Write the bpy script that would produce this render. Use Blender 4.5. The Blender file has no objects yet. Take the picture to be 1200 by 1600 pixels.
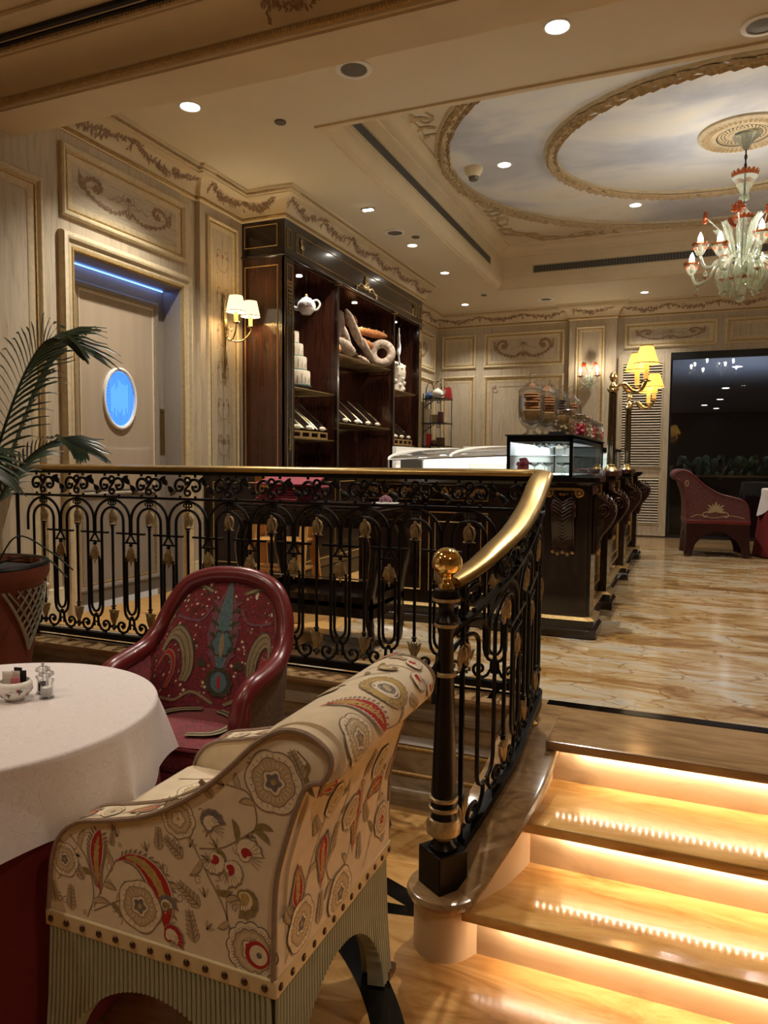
import bpy, math, random
from mathutils import Vector, Matrix
random.seed(7)
PI = math.pi
S = bpy.context.scene
COL = S.collection

# ---------------------------------------------------------------- camera
cam = bpy.data.cameras.new('camera')
cam.sensor_fit = 'HORIZONTAL'; cam.sensor_width = 36.0
cam.lens = 36.0 * 1144.587 / 1200.0
cam.clip_start = 0.05; cam.clip_end = 100
camo = bpy.data.objects.new('camera', cam); COL.objects.link(camo)
yaw, pit, rol = 0.39480214, 0.06729475, 0.00808918
fwd = Vector((-math.sin(yaw)*math.cos(pit), math.cos(yaw)*math.cos(pit), -math.sin(pit)))
rgt = Vector((math.cos(yaw), math.sin(yaw), 0)); upv = rgt.cross(fwd)
r2 = math.cos(rol)*rgt + math.sin(rol)*upv; u2 = -math.sin(rol)*rgt + math.cos(rol)*upv
M3 = Matrix((r2, u2, -fwd)).transposed()
camo.matrix_world = Matrix.Translation((0, 0, 1.0)) @ M3.to_4x4()
S.camera = camo

# ---------------------------------------------------------------- exposure and world
S.view_settings.view_transform = 'Standard'
S.view_settings.look = 'None'
S.view_settings.gamma = 1.0
S.view_settings.use_curve_mapping = False
S.view_settings.exposure = 0.58
AMB = 0.20          # dim warm light of the rest of the restaurant behind the camera
SPOT = 5.2          # scale of every ceiling downlight
W = bpy.data.worlds.new('world'); S.world = W; W.use_nodes = True
W.node_tree.nodes['Background'].inputs[0].default_value = (1.0, 0.80, 0.60, 1)
W.node_tree.nodes['Background'].inputs[1].default_value = AMB
WARM = (1.0, 0.85, 0.67); NEUT = (1.0, 0.935, 0.83); COOL = (0.85, 0.95, 1.0); LEDC = (1.0, 0.84, 0.66)

ZC = 3.23; ZT = 3.72; XL = -3.64; YB = 10.8; ZF = -0.48; XR = 3.2

# ---------------------------------------------------------------- materials
def lin(c):
    return tuple(((x/12.92) if x <= 0.04045 else ((x+0.055)/1.055)**2.4) for x in c)
def newmat(name):
    m = bpy.data.materials.new(name); m.use_nodes = True
    return m, m.node_tree, m.node_tree.nodes['Principled BSDF']
def setp(b, **k):
    for a, v in k.items():
        b.inputs[a.replace('_', ' ')].default_value = v
def mat(name, col, rough=0.5, metal=0.0, var=0.0, scale=8.0, bump=0.0, coat=0.0, emit=None, es=0.0, stretch=None, spec=None, trans=0.0, sheen=0.0, ior=None):
    """principled material with a little procedural colour variation"""
    m, t, b = newmat(name)
    c = lin(col)
    b.inputs['Base Color'].default_value = (*c, 1); b.inputs['Roughness'].default_value = rough
    b.inputs['Metallic'].default_value = metal; b.inputs['Coat Weight'].default_value = coat
    b.inputs['Transmission Weight'].default_value = trans; b.inputs['Sheen Weight'].default_value = sheen
    if spec is not None: b.inputs['Specular IOR Level'].default_value = spec
    if ior: b.inputs['IOR'].default_value = ior
    if emit:
        b.inputs['Emission Color'].default_value = (*emit, 1); b.inputs['Emission Strength'].default_value = es
    if var or bump:
        tc = t.nodes.new('ShaderNodeTexCoord'); mp = t.nodes.new('ShaderNodeMapping')
        mp.inputs['Scale'].default_value = stretch or (1, 1, 1)
        n = t.nodes.new('ShaderNodeTexNoise'); n.inputs['Scale'].default_value = scale; n.inputs['Detail'].default_value = 5
        t.links.new(tc.outputs['Object'], mp.inputs[0]); t.links.new(mp.outputs[0], n.inputs[0])
        if var:
            r = t.nodes.new('ShaderNodeValToRGB')
            r.color_ramp.elements[0].position = 0.3; r.color_ramp.elements[1].position = 0.7
            r.color_ramp.elements[0].color = (*[x*(1-var) for x in c], 1); r.color_ramp.elements[1].color = (*[min(1, x*(1+var)) for x in c], 1)
            t.links.new(n.outputs[0], r.inputs[0]); t.links.new(r.outputs[0], b.inputs['Base Color'])
        if bump:
            bp = t.nodes.new('ShaderNodeBump'); bp.inputs['Strength'].default_value = bump; bp.inputs['Distance'].default_value = 0.005
            t.links.new(n.outputs[0], bp.inputs['Height']); t.links.new(bp.outputs[0], b.inputs['Normal'])
    return m
def nodes(t, kind, **kw):
    n = t.nodes.new(kind)
    for k, v in kw.items():
        if hasattr(n, k): setattr(n, k, v)
        else: n.inputs[k.replace('_', ' ')].default_value = v
    return n
def ramp(t, pts):
    r = t.nodes.new('ShaderNodeValToRGB'); e = r.color_ramp.elements
    while len(e) > 1: e.remove(e[-1])
    e[0].position = pts[0][0]; e[0].color = (*lin(pts[0][1]), 1)
    for p, c in pts[1:]:
        q = e.new(p); q.color = (*lin(c), 1)
    return r
def coords(t, scale=(1, 1, 1), rot=(0, 0, 0)):
    tc = t.nodes.new('ShaderNodeTexCoord'); mp = t.nodes.new('ShaderNodeMapping')
    mp.inputs['Scale'].default_value = scale; mp.inputs['Rotation'].default_value = rot
    t.links.new(tc.outputs['Object'], mp.inputs[0]); return mp
def wood_mat(name, pts, scale, dist, rough, coat=0.0, nsc=3.0, bump=0.0):
    m, t, b = newmat(name); L = t.links.new
    mp = coords(t, scale)
    n = nodes(t, 'ShaderNodeTexNoise', Scale=nsc, Detail=6.0, Distortion=dist)
    L(mp.outputs[0], n.inputs[0])
    r = ramp(t, pts); L(n.outputs[0], r.inputs[0]); L(r.outputs[0], b.inputs['Base Color'])
    b.inputs['Roughness'].default_value = rough; b.inputs['Coat Weight'].default_value = coat; b.inputs['Coat Roughness'].default_value = 0.08
    if bump:
        bp = nodes(t, 'ShaderNodeBump', Strength=bump, Distance=0.004); L(n.outputs[0], bp.inputs['Height']); L(bp.outputs[0], b.inputs['Normal'])
    return m
M = {}
M['wall'] = wood_mat('limed_oak_panelling', [(0.25, (.64, .58, .49)), (.45, (.72, .66, .56)), (.6, (.76, .70, .60)), (.8, (.68, .62, .52))], (9, 9, .8), 1.2, .55, nsc=4.0, bump=.15)
M['wall_h'] = wood_mat('limed_oak_horizontal', [(0.25, (.60, .54, .45)), (.45, (.73, .67, .57)), (.6, (.78, .72, .62)), (.8, (.66, .60, .50))], (1.0, 1.0, 14), 1.2, .55, nsc=4.0, bump=.15)
M['cream'] = mat('cream_painted_plaster', (.84, .77, .63), .6, var=.05, scale=3)
M['mould'] = mat('antique_cream_moulding', (.78, .71, .57), .5, var=.12, scale=30)
M['gold'] = mat('antique_gold_leaf', (.70, .58, .36), .38, .55, var=.25, scale=60)
M['ceil'] = mat('warm_white_ceiling', (.84, .79, .68), .7, var=.02, scale=2)
M['relief'] = mat('brown_glazed_relief', (.56, .45, .34), .6, var=.25, scale=40)
M['relief2'] = mat('pale_glazed_relief', (.72, .62, .46), .6, var=.2, scale=40)
M['rose'] = mat('faded_rose_paint', (.62, .38, .30), .6)
M['dark'] = mat('black_shadow_slot', (.03, .03, .03), .6)
M['bead'] = mat('pale_painted_bead', (.82, .78, .71), .4)
M['doorw'] = mat('grey_taupe_door_paint', (.54, .50, .45), .35, var=.06, scale=6, stretch=(6, 6, .6))
M['lacq'] = mat('glossy_lacquered_door_panel', (.68, .61, .52), .06, var=.05, scale=3, stretch=(5, 5, .5), coat=.6)
M['bluelit'] = mat('blue_lit_screen', (.1, .3, .8), .4, emit=(.09, .32, 1.0), es=.95)
M['bluescr'] = mat('blue_lattice', (.02, .12, .35), .5, emit=(.04, .25, .75), es=.5)
M['blueled'] = mat('blue_light_strip', (.2, .4, 1), .4, emit=(.12, .3, 1.0), es=4)
M['brassp'] = mat('dull_brass_plate', (.52, .43, .26), .35, .8, var=.1)
M['walnut'] = wood_mat('polished_mahogany', [(.2, (.15, .075, .05)), (.45, (.235, .12, .08)), (.6, (.28, .15, .10)), (.8, (.19, .09, .065))], (10, 10, .7), 1.5, .22, .6, 3.0)
M['mahog'] = wood_mat('near_black_mahogany', [(.25, (.085, .045, .038)), (.5, (.13, .07, .058)), (.75, (.10, .052, .045))], (10, 10, .7), 1.2, .2, .6, 3.0)
M['ebony'] = wood_mat('dark_lacquered_frame', [(.3, (.085, .05, .045)), (.7, (.14, .08, .07))], (8, 8, .8), .6, .2, .6)
M['carve'] = mat('carved_dark_mahogany', (.16, .07, .06), .22, var=.35, scale=70, bump=.6, coat=.5)
M['iron'] = mat('black_wrought_iron', (.075, .065, .06), .38, .6, var=.25, scale=40)
M['bronze'] = mat('aged_bronze_leaf', (.68, .59, .43), .42, .55, var=.3, scale=60)
M['brass'] = mat('polished_brass_handrail', (.70, .59, .37), .30, 1.0, var=.10, scale=25, bump=.05)
M['brassb'] = mat('mirror_polished_brass', (.93, .80, .52), .07, 1.0)
M['newel'] = mat('bronzed_black_newel', (.13, .105, .085), .3, .7, var=.2, scale=30)
M['black'] = mat('black_marble_inlay', (.05, .045, .04), .12, var=.4, scale=9)
M['led'] = mat('warm_light_strip', (1, .8, .55), .5, emit=LEDC, es=40)
M['lamp'] = mat('glowing_lamp_lens', (1, 1, 1), .5, emit=(1, .95, .85), es=16)
M['bulb'] = mat('glowing_candle_bulb', (1, 1, 1), .5, emit=(1, .92, .78), es=14)
M['white'] = mat('white_enamel', (.90, .89, .86), .35)
M['grille'] = mat('grey_air_grille', (.42, .40, .36), .5, .3)
M['chrome'] = mat('chromed_metal', (.80, .80, .80), .12, 1.0)
M['silver'] = mat('antique_silvered_brass', (.78, .70, .52), .22, 1.0, var=.2, scale=50)
M['pewter'] = mat('dark_silvered_column', (.52, .46, .36), .25, 1.0, var=.3, scale=60)
M['greystone'] = mat('grey_stone_ledge', (.50, .45, .38), .3, var=.15, scale=8)
M['shadec'] = mat('cream_pleated_lamp_shade', (.95, .88, .70), .8, emit=(1.0, .80, .48), es=.9)
M['shadey'] = mat('amber_silk_lamp_shade', (.95, .72, .28), .8, emit=(1.0, .58, .10), es=.95)
M['candle'] = mat('cream_candle_sleeve', (.93, .80, .50), .5, emit=(1, .65, .2), es=.25)
M['glassg'] = mat('pale_green_blown_glass', (.93, .97, .90), .06, trans=.82, ior=1.25)
M['glassr'] = mat('amber_red_blown_glass', (.62, .26, .10), .1, trans=.45)
M['leather'] = mat('oxblood_leather', (.40, .11, .12), .28, var=.12, scale=50, bump=.12, coat=.15)
def damask():
    m, t, b = newmat('white_damask_tablecloth'); L = t.links.new
    mp = coords(t, (1, 1, 1)); n = nodes(t, 'ShaderNodeTexNoise', Scale=17.0, Detail=2.0, Distortion=2.2); L(mp.outputs[0], n.inputs[0])
    r = ramp(t, [(.44, (.87, .83, .82)), (.49, (.90, .865, .855)), (.51, (.83, .79, .78)), (.56, (.87, .83, .82))]); L(n.outputs[0], r.inputs[0]); L(r.outputs[0], b.inputs['Base Color'])
    b.inputs['Roughness'].default_value = .6; b.inputs['Sheen Weight'].default_value = .1
    n2 = nodes(t, 'ShaderNodeTexNoise', Scale=6.0, Detail=3.0); L(mp.outputs[0], n2.inputs[0]); bp = nodes(t, 'ShaderNodeBump', Strength=.25, Distance=.01); L(n2.outputs[0], bp.inputs['Height']); L(bp.outputs[0], b.inputs['Normal'])
    return m
M['cloth'] = damask()
M['burg'] = mat('burgundy_table_skirt', (.42, .05, .06), .75, var=.1, scale=6)
M['celadon'] = mat('fluted_sage_paint', (.60, .60, .50), .45, var=.06, scale=20)
M['band'] = mat('cream_leather_band', (.80, .72, .55), .45, var=.06, scale=20)
M['nail'] = mat('dark_bronze_nail', (.34, .25, .20), .35, .8)
M['pipe'] = mat('taupe_velvet_piping', (.55, .46, .38), .7, var=.15, scale=90)
M['creamf'] = mat('cream_linen_upholstery', (.86, .79, .67), .85, var=.05, scale=30, bump=.05, sheen=.15)
M['red'] = mat('crimson_print', (.66, .13, .14), .8)
M['yellow'] = mat('ochre_print', (.72, .60, .34), .8, var=.2, scale=80)
M['olive'] = mat('olive_print', (.55, .48, .26), .8, var=.2, scale=80)
M['taupe'] = mat('taupe_print', (.56, .48, .40), .8, var=.2, scale=80)
M['greyv'] = mat('grey_violet_print', (.46, .43, .42), .8, var=.2, scale=80)
M['pale'] = mat('pale_print', (.88, .82, .70), .8, var=.1, scale=90)
M['tan'] = mat('tan_print', (.74, .65, .50), .8, var=.1, scale=90)
M['teal'] = mat('dusty_teal_print', (.32, .42, .44), .8, var=.25, scale=90)
M['moss'] = mat('moss_print', (.25, .23, .16), .8, var=.3, scale=90)
M['sand'] = mat('sand_print', (.56, .49, .36), .8, var=.2, scale=120)
M['lilac'] = mat('mauve_print', (.45, .28, .33), .8, var=.3, scale=120)
M['terra'] = mat('terracotta_pot_clay', (.46, .22, .14), .6, var=.2, scale=9, bump=.2)
M['soil'] = mat('dark_potting_soil', (.12, .09, .07), .9, var=.4, scale=60, bump=.8)
M['palm'] = mat('palm_leaf_green', (.12, .19, .09), .4, var=.35, scale=10)
M['plant'] = mat('pothos_leaf_green', (.18, .26, .13), .4, var=.35, scale=10)
M['trellis'] = mat('grey_glazed_trellis', (.58, .56, .48), .45, var=.15, scale=30)
M['porc'] = mat('white_porcelain', (.93, .91, .88), .12, coat=.5)
M['pink'] = mat('rose_pink_decoration', (.85, .35, .42), .5, var=.25, scale=60)
M['napkin'] = mat('raspberry_napkin', (.50, .13, .19), .75, var=.1, scale=20)
M['crust'] = mat('golden_bread_crust', (.70, .44, .22), .7, var=.35, scale=16, bump=.5)
M['floury'] = mat('flour_dusted_bread', (.70, .62, .54), .85, var=.5, scale=34, bump=.6)
M['darkcrust'] = mat('dark_seeded_crust', (.34, .23, .16), .8, var=.6, scale=50, bump=.9)
M['cake'] = mat('cream_sugar_icing', (.88, .82, .72), .6, var=.08, scale=40, bump=.2)
M['cakeline'] = mat('dark_red_piped_icing', (.42, .24, .22), .6)
M['green'] = mat('green_ribbon', (.16, .38, .30), .5)
M['bluedec'] = mat('blue_glaze', (.30, .40, .62), .3)
M['cookie'] = mat('baked_cookie', (.55, .35, .20), .8, var=.35, scale=50, bump=.4)
M['grain'] = mat('puffed_grain_pile', (.78, .64, .40), .85, var=.4, scale=120, bump=.9)
M['candy'] = mat('pink_and_green_sweets', (.72, .66, .52), .5, var=.3, scale=60)
M['cocoa'] = mat('dark_chocolate_biscuit', (.20, .12, .09), .7, var=.3, scale=50)
M['honey'] = mat('honey_beech_wood', (.72, .52, .28), .4, var=.12, scale=5, stretch=(3, 3, .4), coat=.2)
M['paper'] = mat('white_paper_packet', (.88, .84, .79), .7)
M['pinkp'] = mat('pink_paper_packet', (.87, .55, .57), .7)
M['blackp'] = mat('black_paper_packet', (.10, .09, .09), .5)
M['ink'] = mat('dark_lettering', (.10, .08, .06), .6)
M['salt'] = mat('white_salt', (.92, .91, .90), .8)
M['pepper'] = mat('black_peppercorns', (.10, .08, .07), .8, var=.4, scale=200)
M['ledw'] = mat('cool_white_light_panel', (1, 1, 1), .5, emit=(.88, .96, 1.0), es=3.0)
M['panelw'] = mat('back_lit_white_sign', (1, 1, 1), .5, emit=(.95, .93, .9), es=.5)
M['nightc'] = mat('night_blue_ceiling', (.36, .37, .40), .7)
M['outside'] = mat('dark_terrace_stone', (.15, .15, .15), .35)
def glass(name, tint=(1, 1, 1), rough=0.0, refl=0.12, fk=0.9):
    """thin clear pane: mostly transparent, with a mirror-like coat by viewing angle"""
    m = bpy.data.materials.new(name); m.use_nodes = True; t = m.node_tree; t.nodes.clear()
    o = t.nodes.new('ShaderNodeOutputMaterial'); tr = t.nodes.new('ShaderNodeBsdfTransparent'); g = t.nodes.new('ShaderNodeBsdfGlossy')
    tr.inputs[0].default_value = (*tint, 1); g.inputs['Roughness'].default_value = rough
    fr = t.nodes.new('ShaderNodeFresnel'); fr.inputs[0].default_value = 1.5
    ad = t.nodes.new('ShaderNodeMath'); ad.operation = 'MULTIPLY_ADD'; ad.inputs[1].default_value = fk; ad.inputs[2].default_value = refl
    mx = t.nodes.new('ShaderNodeMixShader')
    t.links.new(fr.outputs[0], ad.inputs[0]); t.links.new(ad.outputs[0], mx.inputs[0]); t.links.new(tr.outputs[0], mx.inputs[1]); t.links.new(g.outputs[0], mx.inputs[2])
    t.links.new(mx.outputs[0], o.inputs[0]); return m
M['glass'] = glass('clear_case_glass', (.97, .99, .985), 0, .0)
M['jar'] = glass('clear_jar_glass', (.99, .995, .99), .02, .03, .6)
M['jarw'] = glass('thin_goblet_glass', (.95, .96, .95), .03, .15)
M['nightg'] = glass('dark_night_window_glass', (.75, .77, .80), 0, .0, .8)

def marble_upper():
    m, t, b = newmat('white_and_gold_veined_marble'); L = t.links.new
    mp = coords(t, (1.0, 2.6, 1), (0, 0, .10))
    n1 = nodes(t, 'ShaderNodeTexNoise', Scale=1.1, Detail=4.0, Distortion=.8); L(mp.outputs[0], n1.inputs[0])
    sc = nodes(t, 'ShaderNodeVectorMath', operation='SCALE'); sc.inputs['Scale'].default_value = .55
    L(n1.outputs['Color'], sc.inputs[0])
    ad = nodes(t, 'ShaderNodeVectorMath', operation='ADD'); L(mp.outputs[0], ad.inputs[0]); L(sc.outputs[0], ad.inputs[1])
    n2 = nodes(t, 'ShaderNodeTexNoise', Scale=2.2, Detail=9.0, Roughness=.6, Distortion=1.0); L(ad.outputs[0], n2.inputs[0])
    r = ramp(t, [(.30, (.44, .31, .16)), (.41, (.60, .46, .28)), (.50, (.68, .58, .42)), (.58, (.72, .66, .56)), (.68, (.66, .64, .59))])
    L(n2.outputs[0], r.inputs[0])
    v = nodes(t, 'ShaderNodeTexVoronoi', feature='DISTANCE_TO_EDGE', Scale=3.2); L(ad.outputs[0], v.inputs[0])
    vr = ramp(t, [(0, (1, 1, 1)), (.010, (.8, .8, .8)), (.035, (0, 0, 0))]); L(v.outputs[0], vr.inputs[0])
    v3 = nodes(t, 'ShaderNodeTexVoronoi', feature='DISTANCE_TO_EDGE', Scale=8.0); L(ad.outputs[0], v3.inputs[0])
    vr3 = ramp(t, [(0, (.7, .7, .7)), (.035, (0, 0, 0))]); L(v3.outputs[0], vr3.inputs[0])
    nm = nodes(t, 'ShaderNodeTexNoise', Scale=1.3); L(mp.outputs[0], nm.inputs[0])
    nr = ramp(t, [(.42, (0, 0, 0)), (.52, (1, 1, 1))]); L(nm.outputs[0], nr.inputs[0])
    mu = nodes(t, 'ShaderNodeMath', operation='MULTIPLY'); L(vr3.outputs[0], mu.inputs[0]); L(nr.outputs[0], mu.inputs[1])
    mxv = nodes(t, 'ShaderNodeMath', operation='MAXIMUM'); L(vr.outputs[0], mxv.inputs[0]); L(mu.outputs[0], mxv.inputs[1])
    fac = nodes(t, 'ShaderNodeMath', operation='MULTIPLY'); L(mxv.outputs[0], fac.inputs[0]); fac.inputs[1].default_value = .9
    mx = nodes(t, 'ShaderNodeMix', data_type='RGBA'); L(fac.outputs[0], mx.inputs[0]); L(r.outputs[0], mx.inputs[6]); mx.inputs[7].default_value = (*lin((.50, .34, .16)), 1)
    L(mx.outputs[2], b.inputs['Base Color']); b.inputs['Roughness'].default_value = .13
    return m
def travertine(name, cols, rot=0.0, rough=.18, sc=1.0):
    m, t, b = newmat(name); L = t.links.new
    mp = coords(t, (1.4*sc, 6*sc, 6*sc), (0, 0, rot))
    n = nodes(t, 'ShaderNodeTexNoise', Scale=1.6, Detail=8.0, Roughness=.62, Distortion=1.3); L(mp.outputs[0], n.inputs[0])
    r = ramp(t, cols); L(n.outputs[0], r.inputs[0]); L(r.outputs[0], b.inputs['Base Color'])
    mp2 = coords(t, (1, 1, 1)); p = nodes(t, 'ShaderNodeTexVoronoi', Scale=160.0); L(mp2.outputs[0], p.inputs[0])
    pr = ramp(t, [(.0, (0, 0, 0)), (.22, (1, 1, 1))]); L(p.outputs[0], pr.inputs[0])
    bp = nodes(t, 'ShaderNodeBump', Strength=.12, Distance=.002); L(pr.outputs[0], bp.inputs['Height']); L(bp.outputs[0], b.inputs['Normal'])
    b.inputs['Roughness'].default_value = rough
    return m
M['marble'] = marble_upper()
M['trav'] = travertine('golden_travertine', [(.28, (.54, .38, .19)), (.42, (.68, .50, .28)), (.55, (.76, .59, .36)), (.7, (.62, .45, .24))], 0)
M['tread'] = travertine('honey_step_stone', [(.28, (.58, .41, .20)), (.45, (.74, .56, .31)), (.6, (.80, .64, .39)), (.75, (.66, .48, .25))], 0, .11)
M['rstone'] = travertine('pale_riser_stone', [(.28, (.74, .62, .46)), (.5, (.82, .71, .55)), (.75, (.78, .66, .48))], 0, .5)
M['capst'] = travertine('brown_beige_cap_marble', [(.28, (.42, .32, .21)), (.45, (.56, .44, .30)), (.6, (.63, .51, .36)), (.75, (.50, .38, .25))], .3, .15)
M['plasterw'] = mat('beige_plastered_string_wall', (.80, .68, .52), .6, var=.08, scale=7)
M['woodfloor'] = travertine('amber_service_floor', [(.28, (.62, .45, .24)), (.5, (.76, .59, .35)), (.75, (.68, .50, .27))], 0, .25)
M['plinth'] = travertine('umber_striped_plinth_stone', [(.28, (.36, .29, .21)), (.45, (.50, .42, .32)), (.6, (.62, .54, .43)), (.75, (.44, .36, .27))], 0, .3)
def sky_mural():
    m, t, b = newmat('painted_cloudy_sky_mural'); L = t.links.new
    mp = coords(t, (.5, .8, 1), (0, 0, .3))
    n = nodes(t, 'ShaderNodeTexNoise', Scale=1.4, Detail=7.0, Roughness=.55, Distortion=.5); L(mp.outputs[0], n.inputs[0])
    r = ramp(t, [(.28, (.66, .68, .73)), (.42, (.76, .77, .80)), (.52, (.86, .86, .85)), (.62, (.90, .88, .83)), (.75, (.85, .80, .71))])
    L(n.outputs[0], r.inputs[0]); L(r.outputs[0], b.inputs['Base Color']); b.inputs['Roughness'].default_value = .6
    return m
M['sky'] = sky_mural()
def paisley_ground():
    m, t, b = newmat('crimson_paisley_ground'); L = t.links.new
    mp = coords(t, (1, 1, 1))
    n = nodes(t, 'ShaderNodeTexNoise', Scale=9.0, Detail=2.0); L(mp.outputs[0], n.inputs[0])
    sc = nodes(t, 'ShaderNodeVectorMath', operation='SCALE'); sc.inputs['Scale'].default_value = .08; L(n.outputs['Color'], sc.inputs[0])
    ad = nodes(t, 'ShaderNodeVectorMath', operation='ADD'); L(mp.outputs[0], ad.inputs[0]); L(sc.outputs[0], ad.inputs[1])
    v = nodes(t, 'ShaderNodeTexVoronoi', Scale=42.0); L(ad.outputs[0], v.inputs[0])
    r = ramp(t, [(.0, (.55, .48, .38)), (.13, (.20, .10, .10)), (.22, (.45, .10, .13)), (.5, (.50, .12, .16)), (.62, (.28, .10, .11)), (.72, (.46, .11, .14))])
    L(v.outputs[0], r.inputs[0]); L(r.outputs[0], b.inputs['Base Color']); b.inputs['Roughness'].default_value = .85
    b.inputs['Sheen Weight'].default_value = .2
    return m
M['crimson'] = paisley_ground()
M['crimson2'] = mat('dull_red_tapestry', (.32, .15, .14), .85, var=.35, scale=45)
M['ebony2'] = mat('dark_red_brown_lacquer', (.20, .09, .08), .35)
M['sand2'] = mat('brown_tapestry_shell', (.38, .28, .20), .85, var=.4, scale=60)

# ---------------------------------------------------------------- mesh builder
class MB:
    def __init__(s): s.v = []; s.f = []; s.m = []; s.cur = 0
    def add(s, vs, fs):
        o = len(s.v); s.v += [tuple(p) for p in vs]
        s.f += [tuple(i+o for i in f) for f in fs]; s.m += [s.cur]*len(fs)
    def box(s, x0, x1, y0, y1, z0, z1):
        s.add([(x0, y0, z0), (x1, y0, z0), (x1, y1, z0), (x0, y1, z0), (x0, y0, z1), (x1, y0, z1), (x1, y1, z1), (x0, y1, z1)],
              [(0, 3, 2, 1), (4, 5, 6, 7), (0, 1, 5, 4), (1, 2, 6, 5), (2, 3, 7, 6), (3, 0, 4, 7)])
        return s
    def quad(s, a, b, c, d): s.add([a, b, c, d], [(0, 1, 2, 3)]); return s
    def grid(s, fn, nu, nv, cu=False, cv=False):
        """surface patch fn(a,b), a,b in 0..1"""
        vs = [fn(i/(nu), j/(nv)) for i in range(nu+(0 if cu else 1)) for j in range(nv+(0 if cv else 1))]
        ni = nu+(0 if cu else 1); nj = nv+(0 if cv else 1); fs = []
        for i in range(nu):
            for j in range(nv):
                a = i; b = (i+1) % ni if cu else i+1; c = j; d = (j+1) % nj if cv else j+1
                fs.append((a*nj+c, b*nj+c, b*nj+d, a*nj+d))
        s.add(vs, fs); return s
    def lathe(s, prof, c=(0, 0, 0), n=24, axis=2, close=True):
        vs = []; fs = []; k = len(prof)
        for i in range(n):
            a = 2*PI*i/n
            for r, z in prof:
                p = (r*math.cos(a), r*math.sin(a), z)
                if axis == 0: p = (p[2], p[0], p[1])
                if axis == 1: p = (p[0], p[2], p[1])
                vs.append((c[0]+p[0], c[1]+p[1], c[2]+p[2]))
        for i in range(n):
            j = (i+1) % n
            for q in range(k-1): fs.append((i*k+q, j*k+q, j*k+q+1, i*k+q+1))
        if close:
            if prof[0][0] > 1e-5: fs.append(tuple(i*k for i in range(n))[::-1])
            if prof[-1][0] > 1e-5: fs.append(tuple(i*k+k-1 for i in range(n)))
        s.add(vs, fs); return s
    def ball(s, c, r, n=12, sx=1, sy=1, sz=1):
        s.grid(lambda a, b: (c[0]+r*sx*math.sin(PI*b)*math.cos(2*PI*a), c[1]+r*sy*math.sin(PI*b)*math.sin(2*PI*a), c[2]-r*sz*math.cos(PI*b)), n, max(4, n//2), cu=True); return s
    def tube(s, pts, r, n=8, closed=False, cap=True, flat=None):
        """round (or flat=(across,thick) rectangular) bar along points; r may be a list"""
        pts = [Vector(p) for p in pts]; k = len(pts)
        if k < 2: return s
        rs = r if isinstance(r, (list, tuple)) else [r]*k
        up = None; vs = []
        for i in range(k):
            if closed: d = pts[(i+1) % k]-pts[i-1]
            else: d = pts[min(i+1, k-1)]-pts[max(i-1, 0)]
            if d.length < 1e-9: d = Vector((0, 0, 1))
            d.normalize()
            if up is None:
                a = Vector((0, 0, 1)) if abs(d.z) < .9 else Vector((1, 0, 0))
                up = (a-d*a.dot(d)).normalized()
            else:
                up = up-d*up.dot(d)
                if up.length < 1e-6: up = Vector((1, 0, 0))-d*d.x
                up.normalize()
            sd = d.cross(up)
            if flat:
                a, b = flat
                for x, y in ((-a, -b), (a, -b), (a, b), (-a, b)): vs.append(pts[i]+sd*x*.5+up*y*.5)
            else:
                for q in range(n):
                    t = 2*PI*q/n; vs.append(pts[i]+(sd*math.cos(t)+up*math.sin(t))*rs[i])
        if flat: n = 4
        fs = []
        for i in range(k if closed else k-1):
            j = (i+1) % k
            for q in range(n): fs.append((i*n+q, i*n+(q+1) % n, j*n+(q+1) % n, j*n+q))
        if cap and not closed: fs.append(tuple(range(n))[::-1]); fs.append(tuple((k-1)*n+q for q in range(n)))
        s.add(vs, fs); return s
    def prism(s, poly, fn, h0, h1):
        """extrude a 2D outline: fn(u,v,h)->xyz"""
        n = len(poly); vs = [fn(u, v, h0) for u, v in poly]+[fn(u, v, h1) for u, v in poly]
        fs = [tuple(range(n))[::-1], tuple(range(n, 2*n))]+[(i, (i+1) % n, n+(i+1) % n, n+i) for i in range(n)]
        s.add(vs, fs); return s
    def frame(s, P, u0, u1, v0, v1, prof):
        """mitred moulding round a rectangle: prof = [(inset,height)], P(u,v,h)->xyz"""
        vs = []; k = len(prof)
        for d, h in prof: vs += [P(u0+d, v0+d, h), P(u1-d, v0+d, h), P(u1-d, v1-d, h), P(u0+d, v1-d, h)]
        fs = [(a*4+q, a*4+(q+1) % 4, (a+1)*4+(q+1) % 4, (a+1)*4+q) for a in range(k-1) for q in range(4)]
        s.add(vs, fs); return s
    def sweep(s, path, prof, closed=False, cap=False):
        """profile [(out,z)] swept along a plan polyline with mitres; out is to the right of travel"""
        n = len(path); vs = []; k = len(prof)
        for i in range(n):
            p = Vector(path[i]); a = Vector(path[i-1]) if (i > 0 or closed) else None; b = Vector(path[(i+1) % n]) if (i < n-1 or closed) else None
            d1 = (p-a).normalized() if a is not None else (b-p).normalized()
            d2 = (b-p).normalized() if b is not None else d1
            n1 = Vector((d1.y, -d1.x)); n2 = Vector((d2.y, -d2.x)); mm = (n1+n2)
            mm = mm.normalized() if mm.length > 1e-6 else n1
            sc = 1/max(.2, mm.dot(n1))
            for d, z in prof: q = p+mm*d*sc; vs.append((q.x, q.y, z))
        fs = []
        for i in range(n if closed else n-1):
            j = (i+1) % n
            for q in range(k-1): fs.append((i*k+q, j*k+q, j*k+q+1, i*k+q+1))
        if cap and not closed: fs.append(tuple(range(k))); fs.append(tuple((n-1)*k+q for q in range(k))[::-1])
        s.add(vs, fs); return s
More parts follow.
